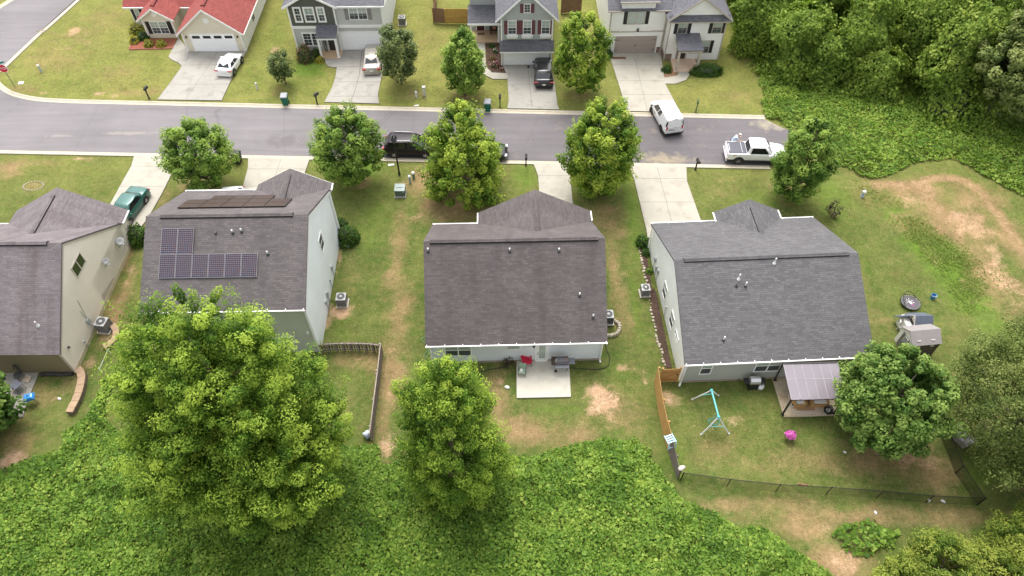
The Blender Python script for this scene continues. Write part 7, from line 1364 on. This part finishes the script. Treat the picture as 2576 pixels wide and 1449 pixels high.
# drive and lawn oddments
t = thing('tree_ring', 'oval ring of small pale stones in the beige house front lawn', 'stone ring', up(84, 468)); mb = MB()
for k in range(22): a = k * .2856; mb.blob((.85 * math.cos(a), .55 * math.sin(a), .02), (.09, .06, .035), k, 7, 5, .3)
mb.build('stone', STONE, t, True)
t = thing('flag', 'small white pennant flag beside the front gable of the right house', 'flag', H3.wld((10.3, 13.6, 0))); mb = MB(); mb.tube([(0, 0, 0), (0, 0, 2.0)], .02, 5); mb.build('pole', GREY, t); mb = MB(); mb.slab([(0, 0, 2.0), (-.02, 0, 1.2), (-.55, -.15, 1.3), (-.5, -.1, 1.38)], .01); mb.build('cloth', mat('pale flag cloth', (.60, .66, .72), rough=.8, var=.2, scale=5), t)
t = thing('basketball', 'small dark ball on the drive before the black car', 'ball', up(1329, 171)); MB().blob((0, 0, .13), (.13, .13, .13), 1, 12, 8, 0).build('ball', BLK_M, t, True)
t = thing('doormat', 'brown mat left on the drive by the taupe garage door', 'doormat', at(1556, 146, .097), R(1)); mb = MB(); mb.box((0, 0, .012), (1.5, .35, .02)); mb.build('mat', mat('brown mat', (.17, .09, .05), rough=1, var=.3), t); mb = MB(); mb.box((0, 0, .024), (1.35, .06, .006)); mb.build('stripe', WOODD, t)
for px, py, s_, l in ((1218, 1177, .0, None), (2125, 1138, .1, 'white paper scrap alone on the right back lawn'), (2336, 1260, .12, 'pale scrap at the foot of the chain link fence'), (2372, 1262, .15, 'larger pale scrap nearest the chain link corner post'), (2202, 1290, .12, 'white scrap on the dry bank below the chain link fence'), (1893, 1167, .0, None), (1276, 975, .2, 'crumpled white paper beside the centre patio'), (150, 1004, .14, 'pale stone on the grass right of the blue grill'), (2240, 1080, .0, None)):
    if l: t = thing('litter', l, 'litter', up(px, py), random.uniform(0, 6)); MB().blob((0, 0, s_ * .3), (s_, s_ * .7, s_ * .4), int(px), 8, 5, .25).build('scrap', PIPEW, t, True)
# ------------------------------------------------------------------ vegetation
L_GUM = leafmat('sweetgum leaves', (.034, .075, .010), (.092, .175, .018), (.31, .41, .055), .28)
L_MAP = leafmat('maple leaves', (.038, .082, .016), (.092, .175, .028), (.27, .37, .07), .28)
L_BRT = leafmat('bright maple leaves', (.042, .088, .012), (.110, .20, .022), (.34, .42, .06), .29)
L_DRK = leafmat('dark oak leaves', (.032, .058, .018), (.07, .11, .03), (.17, .21, .07), .25, .45, .5)
L_GLO = leafmat('glossy leaves', (.030, .070, .012), (.070, .140, .022), (.22, .31, .07), .26, .42, .4)
L_FTH = leafmat('feathery leaves', (.034, .058, .012), (.080, .118, .026), (.21, .25, .07), .28)
L_KUD = leafmat('kudzu leaves', (.055, .120, .016), (.145, .25, .034), (.33, .42, .08), .34, .5, .4)
L_VIN = leafmat('vine leaves', (.075, .135, .022), (.185, .275, .045), (.38, .45, .10), .4, .55, .3)
L_BOX = leafmat('boxwood leaves', (.02, .052, .010), (.045, .10, .016), (.11, .17, .03), .2)
L_YEL = leafmat('golden shrub leaves', (.14, .16, .02), (.32, .31, .04), (.52, .44, .07), .25)
L_OLV = leafmat('olive shrub leaves', (.05, .07, .025), (.11, .13, .045), (.2, .2, .08), .25)
L_WED = leafmat('weed blades', (.10, .15, .03), (.19, .25, .055), (.33, .34, .11), .4)
L_TUF = leafmat('lawn weeds', (.05, .085, .018), (.12, .15, .03), (.33, .27, .11), .2)
L_PNK = leafmat('pink blossom', (.35, .06, .14), (.5, .16, .22), (.65, .35, .38), .2)
L_RED = leafmat('red blossom', (.30, .02, .06), (.45, .04, .10), (.55, .1, .15), .2)
ST = 'street trees on the near verge'
def tr(px, py): return up(px, py)
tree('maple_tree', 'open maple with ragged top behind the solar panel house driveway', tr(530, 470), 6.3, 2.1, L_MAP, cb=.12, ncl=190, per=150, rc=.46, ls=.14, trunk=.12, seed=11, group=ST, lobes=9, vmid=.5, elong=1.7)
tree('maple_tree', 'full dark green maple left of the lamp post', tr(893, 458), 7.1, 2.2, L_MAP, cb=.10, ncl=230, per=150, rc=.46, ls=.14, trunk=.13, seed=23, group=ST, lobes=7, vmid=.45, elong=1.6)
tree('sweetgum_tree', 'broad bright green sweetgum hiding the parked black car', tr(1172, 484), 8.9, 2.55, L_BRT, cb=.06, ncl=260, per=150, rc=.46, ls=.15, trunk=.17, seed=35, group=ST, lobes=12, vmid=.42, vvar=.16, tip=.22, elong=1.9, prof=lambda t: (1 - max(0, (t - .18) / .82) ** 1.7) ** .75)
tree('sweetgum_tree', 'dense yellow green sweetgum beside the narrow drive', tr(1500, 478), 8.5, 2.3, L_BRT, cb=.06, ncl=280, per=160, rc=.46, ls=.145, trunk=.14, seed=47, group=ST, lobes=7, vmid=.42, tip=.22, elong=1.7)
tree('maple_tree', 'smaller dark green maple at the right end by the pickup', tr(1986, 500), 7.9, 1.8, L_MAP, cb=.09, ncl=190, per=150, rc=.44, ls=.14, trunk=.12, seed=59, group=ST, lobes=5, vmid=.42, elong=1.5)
FT = 'young trees on the far lawns'
tree('oak_sapling', 'small dark sapling on the lawn left of the stained drive', tr(720, 212), 3.5, 1.0, L_DRK, cb=.22, ncl=60, per=60, rc=.32, ls=.17, trunk=.05, seed=3, group=FT, quads=1, vmid=.4)
tree('oak_tree', 'dark slender oak right of the champagne sedan', tr(1010, 212), 6.2, 1.5, L_DRK, cb=.14, ncl=120, per=70, rc=.42, ls=.2, trunk=.07, seed=5, group=FT, quads=1, vmid=.55, lobes=3)
tree('maple_tree', 'rounded mid green maple before the maroon shutter porch', tr(1170, 240), 6.7, 1.75, L_MAP, cb=.10, ncl=170, per=80, rc=.42, ls=.21, trunk=.08, seed=8, group=FT, quads=1, vmid=.5)
tree('sweetgum_tree', 'tall yellow green sweetgum between the black car and the white house', tr(1457, 234), 8.2, 2.2, L_BRT, cb=.12, ncl=220, per=90, rc=.44, ls=.19, trunk=.10, seed=17, group=FT, quads=1, vmid=.42, vvar=.2, tip=.18)
BT = 'big trees at the back of the lots'
def prof_gum(t): return (1 - t) ** .62 * (.62 + .38 * min(1, t / .22)) * 1.0 if t < .97 else .05
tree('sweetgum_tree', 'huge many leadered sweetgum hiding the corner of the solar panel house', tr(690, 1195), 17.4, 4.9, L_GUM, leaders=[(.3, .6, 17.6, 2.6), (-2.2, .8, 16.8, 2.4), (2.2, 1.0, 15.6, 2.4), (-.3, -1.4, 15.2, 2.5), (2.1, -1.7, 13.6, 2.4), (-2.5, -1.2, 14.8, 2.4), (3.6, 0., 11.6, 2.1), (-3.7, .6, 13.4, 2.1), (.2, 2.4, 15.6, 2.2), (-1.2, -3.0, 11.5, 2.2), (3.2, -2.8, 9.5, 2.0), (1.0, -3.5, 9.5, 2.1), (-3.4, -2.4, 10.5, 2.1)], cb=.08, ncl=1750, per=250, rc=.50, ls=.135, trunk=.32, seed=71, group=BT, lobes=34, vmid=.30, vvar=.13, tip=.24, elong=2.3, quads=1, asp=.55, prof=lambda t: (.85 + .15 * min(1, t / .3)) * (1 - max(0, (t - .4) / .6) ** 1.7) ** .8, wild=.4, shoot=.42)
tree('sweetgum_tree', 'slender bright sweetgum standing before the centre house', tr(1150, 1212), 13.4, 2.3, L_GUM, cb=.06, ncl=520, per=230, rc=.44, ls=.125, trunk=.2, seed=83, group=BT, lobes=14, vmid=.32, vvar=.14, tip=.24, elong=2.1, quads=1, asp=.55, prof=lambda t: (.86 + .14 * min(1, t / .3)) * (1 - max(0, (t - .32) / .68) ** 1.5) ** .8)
tree('oak_tree', 'round glossy dark oak at the right patio corner', tr(2185, 1085), 7.6, 2.8, L_GLO, cb=.10, ncl=460, per=130, rc=.44, ls=.175, trunk=.2, seed=97, group=BT, vmid=.42, vvar=.12, tip=.16, elong=1.15, prof=lambda t: math.sqrt(max(0, 1 - (2 * t - .95) ** 2)) ** .8, asp=.6)
tree('feathery_tree', 'large olive brown fine leaved tree at the right edge', tr(2490, 1125), 11.5, 4.2, L_FTH, cb=.10, ncl=520, per=130, rc=.7, ls=.15, trunk=.25, seed=101, group=BT, vmid=.42, vvar=.16, tip=.12, elong=1.2, prof=lambda t: math.sqrt(max(0, 1 - (1.7 * t - .8) ** 2)), quads=1, asp=.5)
tree('feathery_tree', 'second olive brown fine leaved tree cut by the right edge', tr(2590, 1190), 10.0, 3.6, L_FTH, cb=.08, ncl=300, per=130, rc=.7, ls=.15, trunk=.22, seed=103, group=BT, vmid=.36, vvar=.16, quads=1, asp=.5)
tree('oak_tree', 'dark green tree cut off by the left edge beside the weathered patio', tr(-40, 1085), 6.2, 2.7, L_GLO, cb=.08, ncl=240, per=85, rc=.5, ls=.24, trunk=.18, seed=107, group=BT, vmid=.34, vvar=.12)
# brush in the lower right corner
BR = 'scrub bushes at the lower right'
for k, (px, py, hh, rr_, l) in enumerate(((2345, 1440, 2.6, 1.75, 'yellow green feathery bush left in the lower right corner'), (2470, 1455, 2.2, 1.5, 'low feathery bush at the bottom edge near the corner'), (2545, 1400, 3.2, 1.9, 'tall feathery bush at the lower right edge'), (2260, 1475, 1.5, 1.2, 'small feathery bush at the bottom edge beside the vines'), (2590, 1470, 3.0, 2.0, 'feathery bush cut by the lower right corner'))):
    tree('scrub_bush', l, tr(px, py), hh, rr_, leafmat('scrub leaves', (.045, .085, .012), (.115, .18, .026), (.29, .33, .06), .3), cb=.05, ncl=170, per=120, rc=.42, ls=.13, trunk=.05, seed=200 + k, group=BR, cat='bush', quads=1, asp=.5, vmid=.45, prof=prof_oval)
# shrubs
for px, py, rx, hh, l in ((345, 80, .75, 1.0, 'green round shrub against the cream house corner'), (362, 97, .7, .8, 'darker spreading shrub among the golden ones'),): shrub('shrub', l, up(px, py), rx, rx, hh, L_BOX if 'dark' in l else L_YEL, 600, .12, int(px), 'shrubs in the red mulch bed', vmid=.3)
for px, py, l in ((340, 107, 'golden ball shrub at the left end of the red mulch bed'), (376, 116, 'golden ball shrub in the middle of the red mulch bed'), (408, 116, 'golden ball shrub at the right end of the red mulch bed')): shrub('shrub', l, up(px, py), .55, .55, .75, L_YEL, 500, .11, int(px), 'shrubs in the red mulch bed', vmid=.4)
shrub('rose_bush', 'large dull bush dotted with red blooms by the dark gabled house', up(772, 150), 1.0, .9, 1.6, L_OLV, 1400, .13, 41, flowers=(L_RED, 70)); shrub('shrub', 'dark low shrub tucked behind the red bloomed bush', up(797, 140), .6, .6, .8, L_BOX, 500, .12, 42); shrub('shrub', 'small yellow shrub by the grey porch step', up(805, 155), .5, .45, .55, L_YEL, 450, .11, 43, vmid=.5)
for px, py, rx, hh, l, m_, fl in ((1238, 118, .35, .4, 'green tuft at the head of the dark planting bed', L_BOX, None), (1246, 132, .35, .45, 'dark flowering plant with white blooms in the planting bed', L_OLV, (PINKW := leafmat('white blossom', (.5, .5, .45), (.6, .6, .55), (.7, .7, .66), .2), 14)), (1238, 150, .4, .4, 'reddish plant in the middle of the planting bed', leafmat('rusty leaves', (.10, .06, .025), (.2, .12, .05), (.3, .2, .1), .2), None), (1246, 168, .55, .6, 'pink blooming shrub at the foot of the planting bed', L_OLV, (L_PNK, 60)), (1262, 176, .3, .3, 'pale pink low blooms at the end of the planting bed', L_OLV, (L_PNK, 30))): shrub('bedding_plant', l, up(px, py), rx, rx, hh, m_, 260, .11, int(px + py), 'plants in the dark planting bed', flowers=fl)
shrub('shrub', 'dark shrub at the left corner of the white house garage', up(1525, 142), .7, .6, 1.0, L_BOX, 600, .13, 51); shrub('hedge', 'long clipped dark hedge under the white house window', up(1776, 184), 1.75, .85, 1.05, L_BOX, 2600, .11, 52, cat='hedge'); shrub('shrub', 'small clipped shrub left of the white portico', up(1676, 180), .55, .5, .75, L_BOX, 600, .11, 53)
shrub('shrub', 'tall bushy shrub at the front corner of the beige house', up(353, 603), 1.0, 1.0, 1.55, L_BOX, 1500, .13, 54, vmid=.55); shrub('shrub', 'clipped round shrub beside the pale grey gable wall', up(878, 606), .95, .9, 1.5, L_BOX, 1600, .12, 55, 'shrub pair by the pale grey gable wall', vmid=.5); shrub('shrub', 'smaller shrub behind the clipped round shrub', up(858, 575), .7, .6, 1.1, L_BOX, 800, .12, 56, 'shrub pair by the pale grey gable wall', vmid=.4)
shrub('shrub', 'round dark shrub at the head of the narrow mulch bed', up(1615, 615), .6, .6, .95, L_BOX, 700, .12, 57); shrub('bedding_plant', 'dark green plant beside the off white wall', up(1624, 640), .35, .35, .5, L_BOX, 250, .12, 58, 'plants in the narrow mulch bed'); shrub('bedding_plant', 'small bright plant further down the narrow mulch bed', up(1632, 685), .32, .3, .4, L_KUD, 200, .12, 59, 'plants in the narrow mulch bed')
tree('bare_sapling', 'dead brown sapling on the right hand lawn', tr(2092, 545), 1.6, .6, leafmat('withered leaves', (.045, .035, .02), (.08, .06, .035), (.12, .1, .05), .1), cb=.1, ncl=22, per=16, rc=.2, ls=.12, trunk=.03, seed=61, cat='sapling')
for px, py, l in ((1225, 925, 'small bare twiggy bush against the centre house wall'), ): tree('bare_sapling', l, tr(1280, 916), .7, .4, MATS['withered leaves'], cb=.05, ncl=18, per=12, rc=.15, ls=.1, trunk=.02, seed=62, cat='sapling')

# ------------------------------------------------------------------ vine ground cover
def in_poly(px, py, poly):
    n = len(poly); x = np.array([p[0] for p in poly]); y = np.array([p[1] for p in poly]); r = np.zeros(len(px), bool); j = n - 1
    for i in range(n):
        c = ((y[i] > py) != (y[j] > py)) & (px < (x[j] - x[i]) * (py - y[i]) / (y[j] - y[i] + 1e-12) + x[i]); r ^= c; j = i
    return r
def edge_dist(px, py, poly):
    d = np.full(len(px), 1e9); n = len(poly)
    for i in range(n):
        a, b = poly[i], poly[(i + 1) % n]; ab = (b[0] - a[0], b[1] - a[1]); l2 = ab[0] ** 2 + ab[1] ** 2 + 1e-9
        q = np.clip(((px - a[0]) * ab[0] + (py - a[1]) * ab[1]) / l2, 0, 1); d = np.minimum(d, np.hypot(px - a[0] - q * ab[0], py - a[1] - q * ab[1]))
    return d
def vine_cover(name, label, poly_px, hgt, dens, ls, m, seed, hum=.5, extra=None, vm=.45, edge=1.6):
    global rng
    rng = np.random.default_rng(seed); poly = [tuple(up(*p).xy) if not isinstance(p, Vector) else tuple(p.xy) for p in poly_px]
    X0, X1 = min(p[0] for p in poly), max(p[0] for p in poly); Y0, Y1 = min(p[1] for p in poly), max(p[1] for p in poly)
    n = int((X1 - X0) * (Y1 - Y0) * dens); x = rng.uniform(X0, X1, n); y = rng.uniform(Y0, Y1, n); wob = .5 * np.array([mnoise.noise(Vector((a * .9, b * .9, seed))) for a, b in zip(x, y)])
    k = in_poly(x + wob, y + wob * .6, poly); x, y = x[k], y[k]; ed = edge_dist(x, y, poly)
    def H(x, y, ed):
        nz = np.array([mnoise.noise(Vector((a * .33, b * .33, seed * 1.7))) * .6 + mnoise.noise(Vector((a * 1.1, b * 1.1, seed))) * .4 for a, b in zip(x, y)])
        h_ = hgt * np.clip(ed / edge, .12, 1) ** .6 * (1 + hum * 1.6 * nz)
        if extra is not None: h_ = h_ + extra(x, y)
        return np.maximum(h_, .08), nz
    h_, nz = H(x, y, ed); layer = rng.random(len(x)) ** 2.2
    z = h_ * (1 - .22 * layer) + rng.normal(0, .03, len(x)); P = np.stack([x, y, np.maximum(z, .05)], 1)
    e = .25; hx, _ = H(x + e, y, ed); hy, _ = H(x, y + e, ed); Nn = np.stack([-(hx - h_) / e, -(hy - h_) / e, np.ones(len(x))], 1)
    pat = np.array([mnoise.noise(Vector((a * .55, b * .55, seed + 9.))) for a, b in zip(x, y)]); V = vm + .34 * pat + rng.normal(0, .19, len(x))
    t = leaves(name, P, Nn, ls * rng.uniform(.45, 1.4, len(x)) * np.where(rng.random(len(x)) < .12, 1.75, 1), V + .12 * (np.array([mnoise.noise(Vector((a * 1.7, b * 1.7, seed + 3.))) for a, b in zip(x, y)])), m, None, asp=.95, wild=.42, quads=1); tag(t, label, kind='stuff'); rng = np.random.default_rng(5); return t
K1 = [(-60, 1215), (60, 1160), (150, 1138), (170, 1090), (212, 1062), (238, 1000), (252, 955), (272, 950), (282, 985), (276, 1050), (282, 1092), (330, 1110), (700, 1135), (860, 1118), (935, 1128), (968, 1165), (1020, 1170), (1080, 1205), (1240, 1200), (1275, 1160), (1370, 1142), (1480, 1110), (1595, 1105), (1632, 1135), (1650, 1190), (1740, 1268), (1850, 1325), (1955, 1345), (2010, 1385), (2050, 1420), (2120, 1470), (2200, 1560), (-120, 1560)]
vine_cover('kudzu_vines', 'dense leafy vine carpet filling the foreground', K1, .85, 230, .145, L_KUD, 31, hum=.75, vm=.46)
vine_cover('kudzu_vines', 'small separate clump of vines on the dry bank', [(2085, 1345), (2120, 1320), (2180, 1310), (2240, 1330), (2262, 1350), (2240, 1385), (2190, 1400), (2130, 1390)], .7, 52, .22, L_KUD, 33, hum=.5, vm=.4, edge=1.)
def wood_h(x, y): return np.zeros_like(x)
K2 = [(1840, 70), (1866, 108), (1890, 140), (1906, 185), (1918, 240), (1925, 292), (1958, 314), (2000, 322), (2040, 352), (2085, 405), (2150, 436), (2205, 450), (2245, 440), (2290, 415), (2340, 402), (2400, 400), (2455, 432), (2520, 470), (2600, 505), (2700, 400), (2800, 100), (2700, -60), (1840, -60)]
vine_cover('kudzu_vines', 'vine carpet spreading in front of the woods at the upper right', K2, .75, 120, .17, L_KUD, 37, hum=.6, vm=.55)
# tall weeds in the rough field and low tufts
def weeds(name, label, poly_px, n, hh, m, seed, vm=.45):
    global rng
    rng = np.random.default_rng(seed); poly = [tuple(up(*p).xy) for p in poly_px]; X0, X1 = min(p[0] for p in poly), max(p[0] for p in poly); Y0, Y1 = min(p[1] for p in poly), max(p[1] for p in poly)
    x = rng.uniform(X0, X1, n * 3); y = rng.uniform(Y0, Y1, n * 3); wob = .7 * np.array([mnoise.noise(Vector((a * .8, b * .8, seed))) for a, b in zip(x, y)]); dens = np.array([mnoise.noise(Vector((a * .5, b * .5, seed + 4))) for a, b in zip(x, y)])
    ed = edge_dist(x, y, poly); k = in_poly(x + wob, y + wob, poly) & (rng.random(len(x)) < np.clip(ed / 1.6, .08, 1) * (.55 + dens)); x, y = x[k][:n], y[k][:n]; dens = dens[k][:n]
    P = np.stack([x, y, rng.uniform(.03, max(hh, .05), len(x))], 1); Nn = np.stack([rng.normal(0, .8, len(x)), rng.normal(0, .8, len(x)) - .2, np.full(len(x), 1.4)], 1)
    t = leaves(name, P, Nn, rng.uniform(.09, .22, len(x)) * (.55 if hh < .1 else 1), vm + .4 * dens + rng.normal(0, .13, len(x)), m, None, asp=.38, quads=1, wild=.3); tag(t, label, kind='stuff'); rng = np.random.default_rng(5); return t
weeds('tall_weeds', 'rough uncut weeds in a curved band on the right', [(2230, 545), (2290, 530), (2340, 555), (2400, 590), (2450, 640), (2480, 660), (2500, 720), (2480, 790), (2440, 800), (2390, 755), (2360, 700), (2310, 640), (2270, 600)], 9000, .16, L_WED, 71)
weeds('tall_weeds', 'sparse weeds between the vines and the right lawn', [(2140, 440), (2210, 455), (2270, 500), (2300, 520), (2230, 535), (2180, 510), (2120, 470)], 900, .16, L_WED, 73)
weeds('tall_weeds', 'weed tufts on the dry ground at the far right', [(2420, 660), (2500, 640), (2570, 690), (2576, 760), (2520, 750)], 600, .16, L_WED, 75)

for k, (l, pl, n_) in enumerate((('weed tufts in the grass strip left of the centre house', [(800, 560), (1060, 470), (1200, 520), (1075, 620), (1060, 870), (1080, 1150), (975, 1120), (970, 880), (840, 860), (870, 640)], 5200), ('weed tufts in the grass behind and right of the centre house', [(1440, 480), (1590, 480), (1620, 700), (1640, 960), (1640, 1100), (1300, 1100), (1290, 1010), (1440, 1010), (1530, 900), (1525, 620)], 4200),
        ('weed tufts over the right hand lawns', [(1745, 430), (1960, 425), (2200, 520), (2400, 760), (2250, 800), (2190, 860), (2120, 640), (1960, 545), (1890, 505), (1790, 540)], 5200), ('weed tufts in the fenced back lawn', [(1700, 980), (1930, 1000), (1970, 1060), (2120, 1060), (2380, 1130), (2450, 1250), (1730, 1190)], 4200), ('weed tufts on the corner lawn across the street', [(190, 20), (330, 80), (320, 130), (430, 140), (440, 170), (390, 245), (110, 245), (30, 170)], 4200), ('weed tufts on the other lawns across the street', [(640, 60), (740, 60), (750, 150), (830, 180), (800, 250), (565, 250)], 2600), ('weed tufts between the two far drives', [(975, 140), (1090, 70), (1170, 110), (1200, 180), (1270, 200), (1265, 270), (960, 262)], 2600))):
    weeds('grass_tufts', l, pl, n_, .045, L_TUF, 500 + k, .45)

# ------------------------------------------------------------------ vine draped trees at the upper right
def draped(label, px, py, h_, r0, seed, m=L_VIN, fl=1.15, lean=(0, 0), vm=.45, n=None, ls=.23, name='vine_covered_tree'):
    global rng
    rng = np.random.default_rng(seed); b = up(px, py); t = thing(name, label, 'tree', b, 0, 'vine draped trees at the edge of the woods'); n = n or int(130 * 2 * math.pi * r0 * h_ * .8)
    f = rng.random(n) ** .85; a = rng.uniform(0, 6.2832, n)
    ca, sa = np.cos(a) * r0, np.sin(a) * r0
    nz = np.array([mnoise.noise(Vector((p * .34 + seed * 3.3, q * .34, F_ * h_ * .36))) for p, q, F_ in zip(ca, sa, f)]); nz2 = np.array([mnoise.noise(Vector((p * .95, q * .95 + seed, F_ * h_ * .8))) for p, q, F_ in zip(ca, sa, f)])
    pr = np.where(f < .55, fl + (1 - fl) * f / .55 * 1.0, np.sqrt(np.clip(1 - ((f - .55) / .47) ** 2, 0, 1)))
    rad = r0 * pr * (1 + .8 * nz + .15 * nz2 + rng.normal(0, .045, n)); dep = rng.random(n) ** 3 * .25; rad = rad * (1 - dep)
    P = np.stack([np.cos(a) * rad + lean[0] * f ** 1.4, np.sin(a) * rad + lean[1] * f ** 1.4, f * h_ * (1 + .08 * nz)], 1); P[:, 2] = np.maximum(P[:, 2], .1)
    Nn = np.stack([np.cos(a), np.sin(a), .25 + 1.3 * np.clip(f - .35, 0, 1)], 1); V = vm + .28 * nz2 + rng.normal(0, .16, n) + .12 * nz
    kt = int(7 * r0 * h_); idx = rng.choice(n, kt); tp, tn, tv = [], [], []
    for i in idx:                                            # loose shoots standing off the drape
        o_ = Nn[i] / np.linalg.norm(Nn[i]); m2 = int(rng.integers(14, 34)); d_ = sph(m2); cr = rng.uniform(.22, .55); d2 = d_ * rng.uniform(.3, 1, (m2, 1)) * cr; d2 += o_ * np.clip((d2 @ o_)[:, None], 0, 9) * .9
        tp.append(P[i] + o_ * cr * .5 + d2); tn.append(d_ + o_ * .6 + np.array([0, 0, .5])); tv.append(vm + .08 + rng.normal(0, .16, m2) + rng.normal(0, .12))
    P = np.concatenate([P] + tp); Nn = np.concatenate([Nn] + tn); V = np.concatenate([V] + tv); n = len(P); P[:, 2] = np.maximum(P[:, 2], .1)
    leaves('crown', P, Nn, ls * rng.uniform(.5, 1.4, n), V, m, t, asp=.95, wild=.45, quads=1)
    mb = MB(); rings = []
    for k in range(9):
        q = k / 8 * .84; pz_ = (fl + (1 - fl) * q / .55) if q < .55 else math.sqrt(max(0, 1 - ((q - .55) / .47) ** 2)); c = [(math.cos(A) * r0 * pz_ * .55 * (1 + .75 * mnoise.noise(Vector((math.cos(A) * r0 * .34 + seed * 3.3, math.sin(A) * r0 * .34, q * h_ * .36)))) + lean[0] * q ** 1.4, math.sin(A) * r0 * pz_ * .55 * (1 + .75 * mnoise.noise(Vector((math.cos(A) * r0 * .34 + seed * 3.3, math.sin(A) * r0 * .34, q * h_ * .36)))) + lean[1] * q ** 1.4, q * h_) for A in [j * .5236 for j in range(12)]]; rings.append(c)
    mb.loft(rings); mb.build('shade_core', mat('shaded vine core', (.055, .06, .028), rough=1, var=.4, scale=3), t, True); rng = np.random.default_rng(5); return t  # filler core behind the leaves, its dark colour standing in for inner shade
WD = [(1895, 118, 7.5, 2.2, 'vine covered tree nearest the white house corner', dict(vm=.42)), (1985, 178, 7.0, 2.5, 'vine covered tree second from the white house', dict(vm=.42)), (2062, 205, 5.2, 1.7, 'narrow vine covered tree with a dark hollow beside it', dict(vm=.40)),
      (2195, 238, 4.6, 2.1, 'bright low mound of vines at the front of the woods', dict(vm=.56, fl=1.25)), (2135, 190, 8.6, 2.4, 'tall vine covered tree behind the bright mound', dict(vm=.45)), (2265, 190, 9.5, 1.9, 'tall thin vine column with dark gaps either side', dict(vm=.42)),
      (2352, 268, 9.6, 2.5, 'leaning vine covered tree sloping up to the right', dict(vm=.50, lean=(1.6, 1.5), fl=1.45)), (2395, 215, 13, 2.6, 'very tall vine covered tree right of centre in the woods', dict(vm=.50, lean=(1, .5))),
      (2070, 92, 10, 3.0, 'background vine covered tree above the narrow one', dict(vm=.40)), (1965, 60, 10, 3.0, 'background vine covered tree behind the white house lawn', dict(vm=.42)), (2190, 70, 12, 3.2, 'background vine covered tree at the top of the woods', dict(vm=.42)), (2320, 60, 13, 3.0, 'background vine covered tree at the top right', dict(vm=.45)),
      (2470, 110, 14, 3.4, 'large background vine covered tree near the right corner', dict(vm=.47)), (2560, 60, 14, 3.6, 'background vine covered tree in the top right corner', dict(vm=.45)), (1880, 10, 9, 2.8, 'background vine covered tree at the top beside the white house roof', dict(vm=.4)), (2060, 5, 10, 3.2, 'far vine covered tree in the top row left', dict(vm=.42)), (2230, -20, 11, 3.4, 'far vine covered tree in the top row middle', dict(vm=.42)), (2400, -10, 12, 3.4, 'far vine covered tree in the top row right', dict(vm=.45))]
for k, (px, py, hh, rr_, l, kw) in enumerate(WD): draped(l, px, py, hh, rr_, 300 + k * 7, **kw)
tree('tulip_tree', 'pale broad leaved tree with a bare brown trunk at the right edge of the woods', tr(2470, 292), 12.5, 3.3, leafmat('pale broad leaves', (.05, .085, .022), (.125, .175, .045), (.29, .33, .11), .3), cb=.24, ncl=380, per=150, rc=.55, ls=.21, trunk=.2, seed=401, group='vine draped trees at the edge of the woods', lobes=7, lean=(2.2, -.6), vmid=.5)
tree('tulip_tree', 'pale broad leaved tree cut by the right edge above the vines', tr(2580, 330), 10.5, 3.0, MATS['pale broad leaves'], cb=.15, ncl=300, per=150, rc=.55, ls=.21, trunk=.2, seed=409, group='vine draped trees at the edge of the woods', lobes=5, vmid=.45)
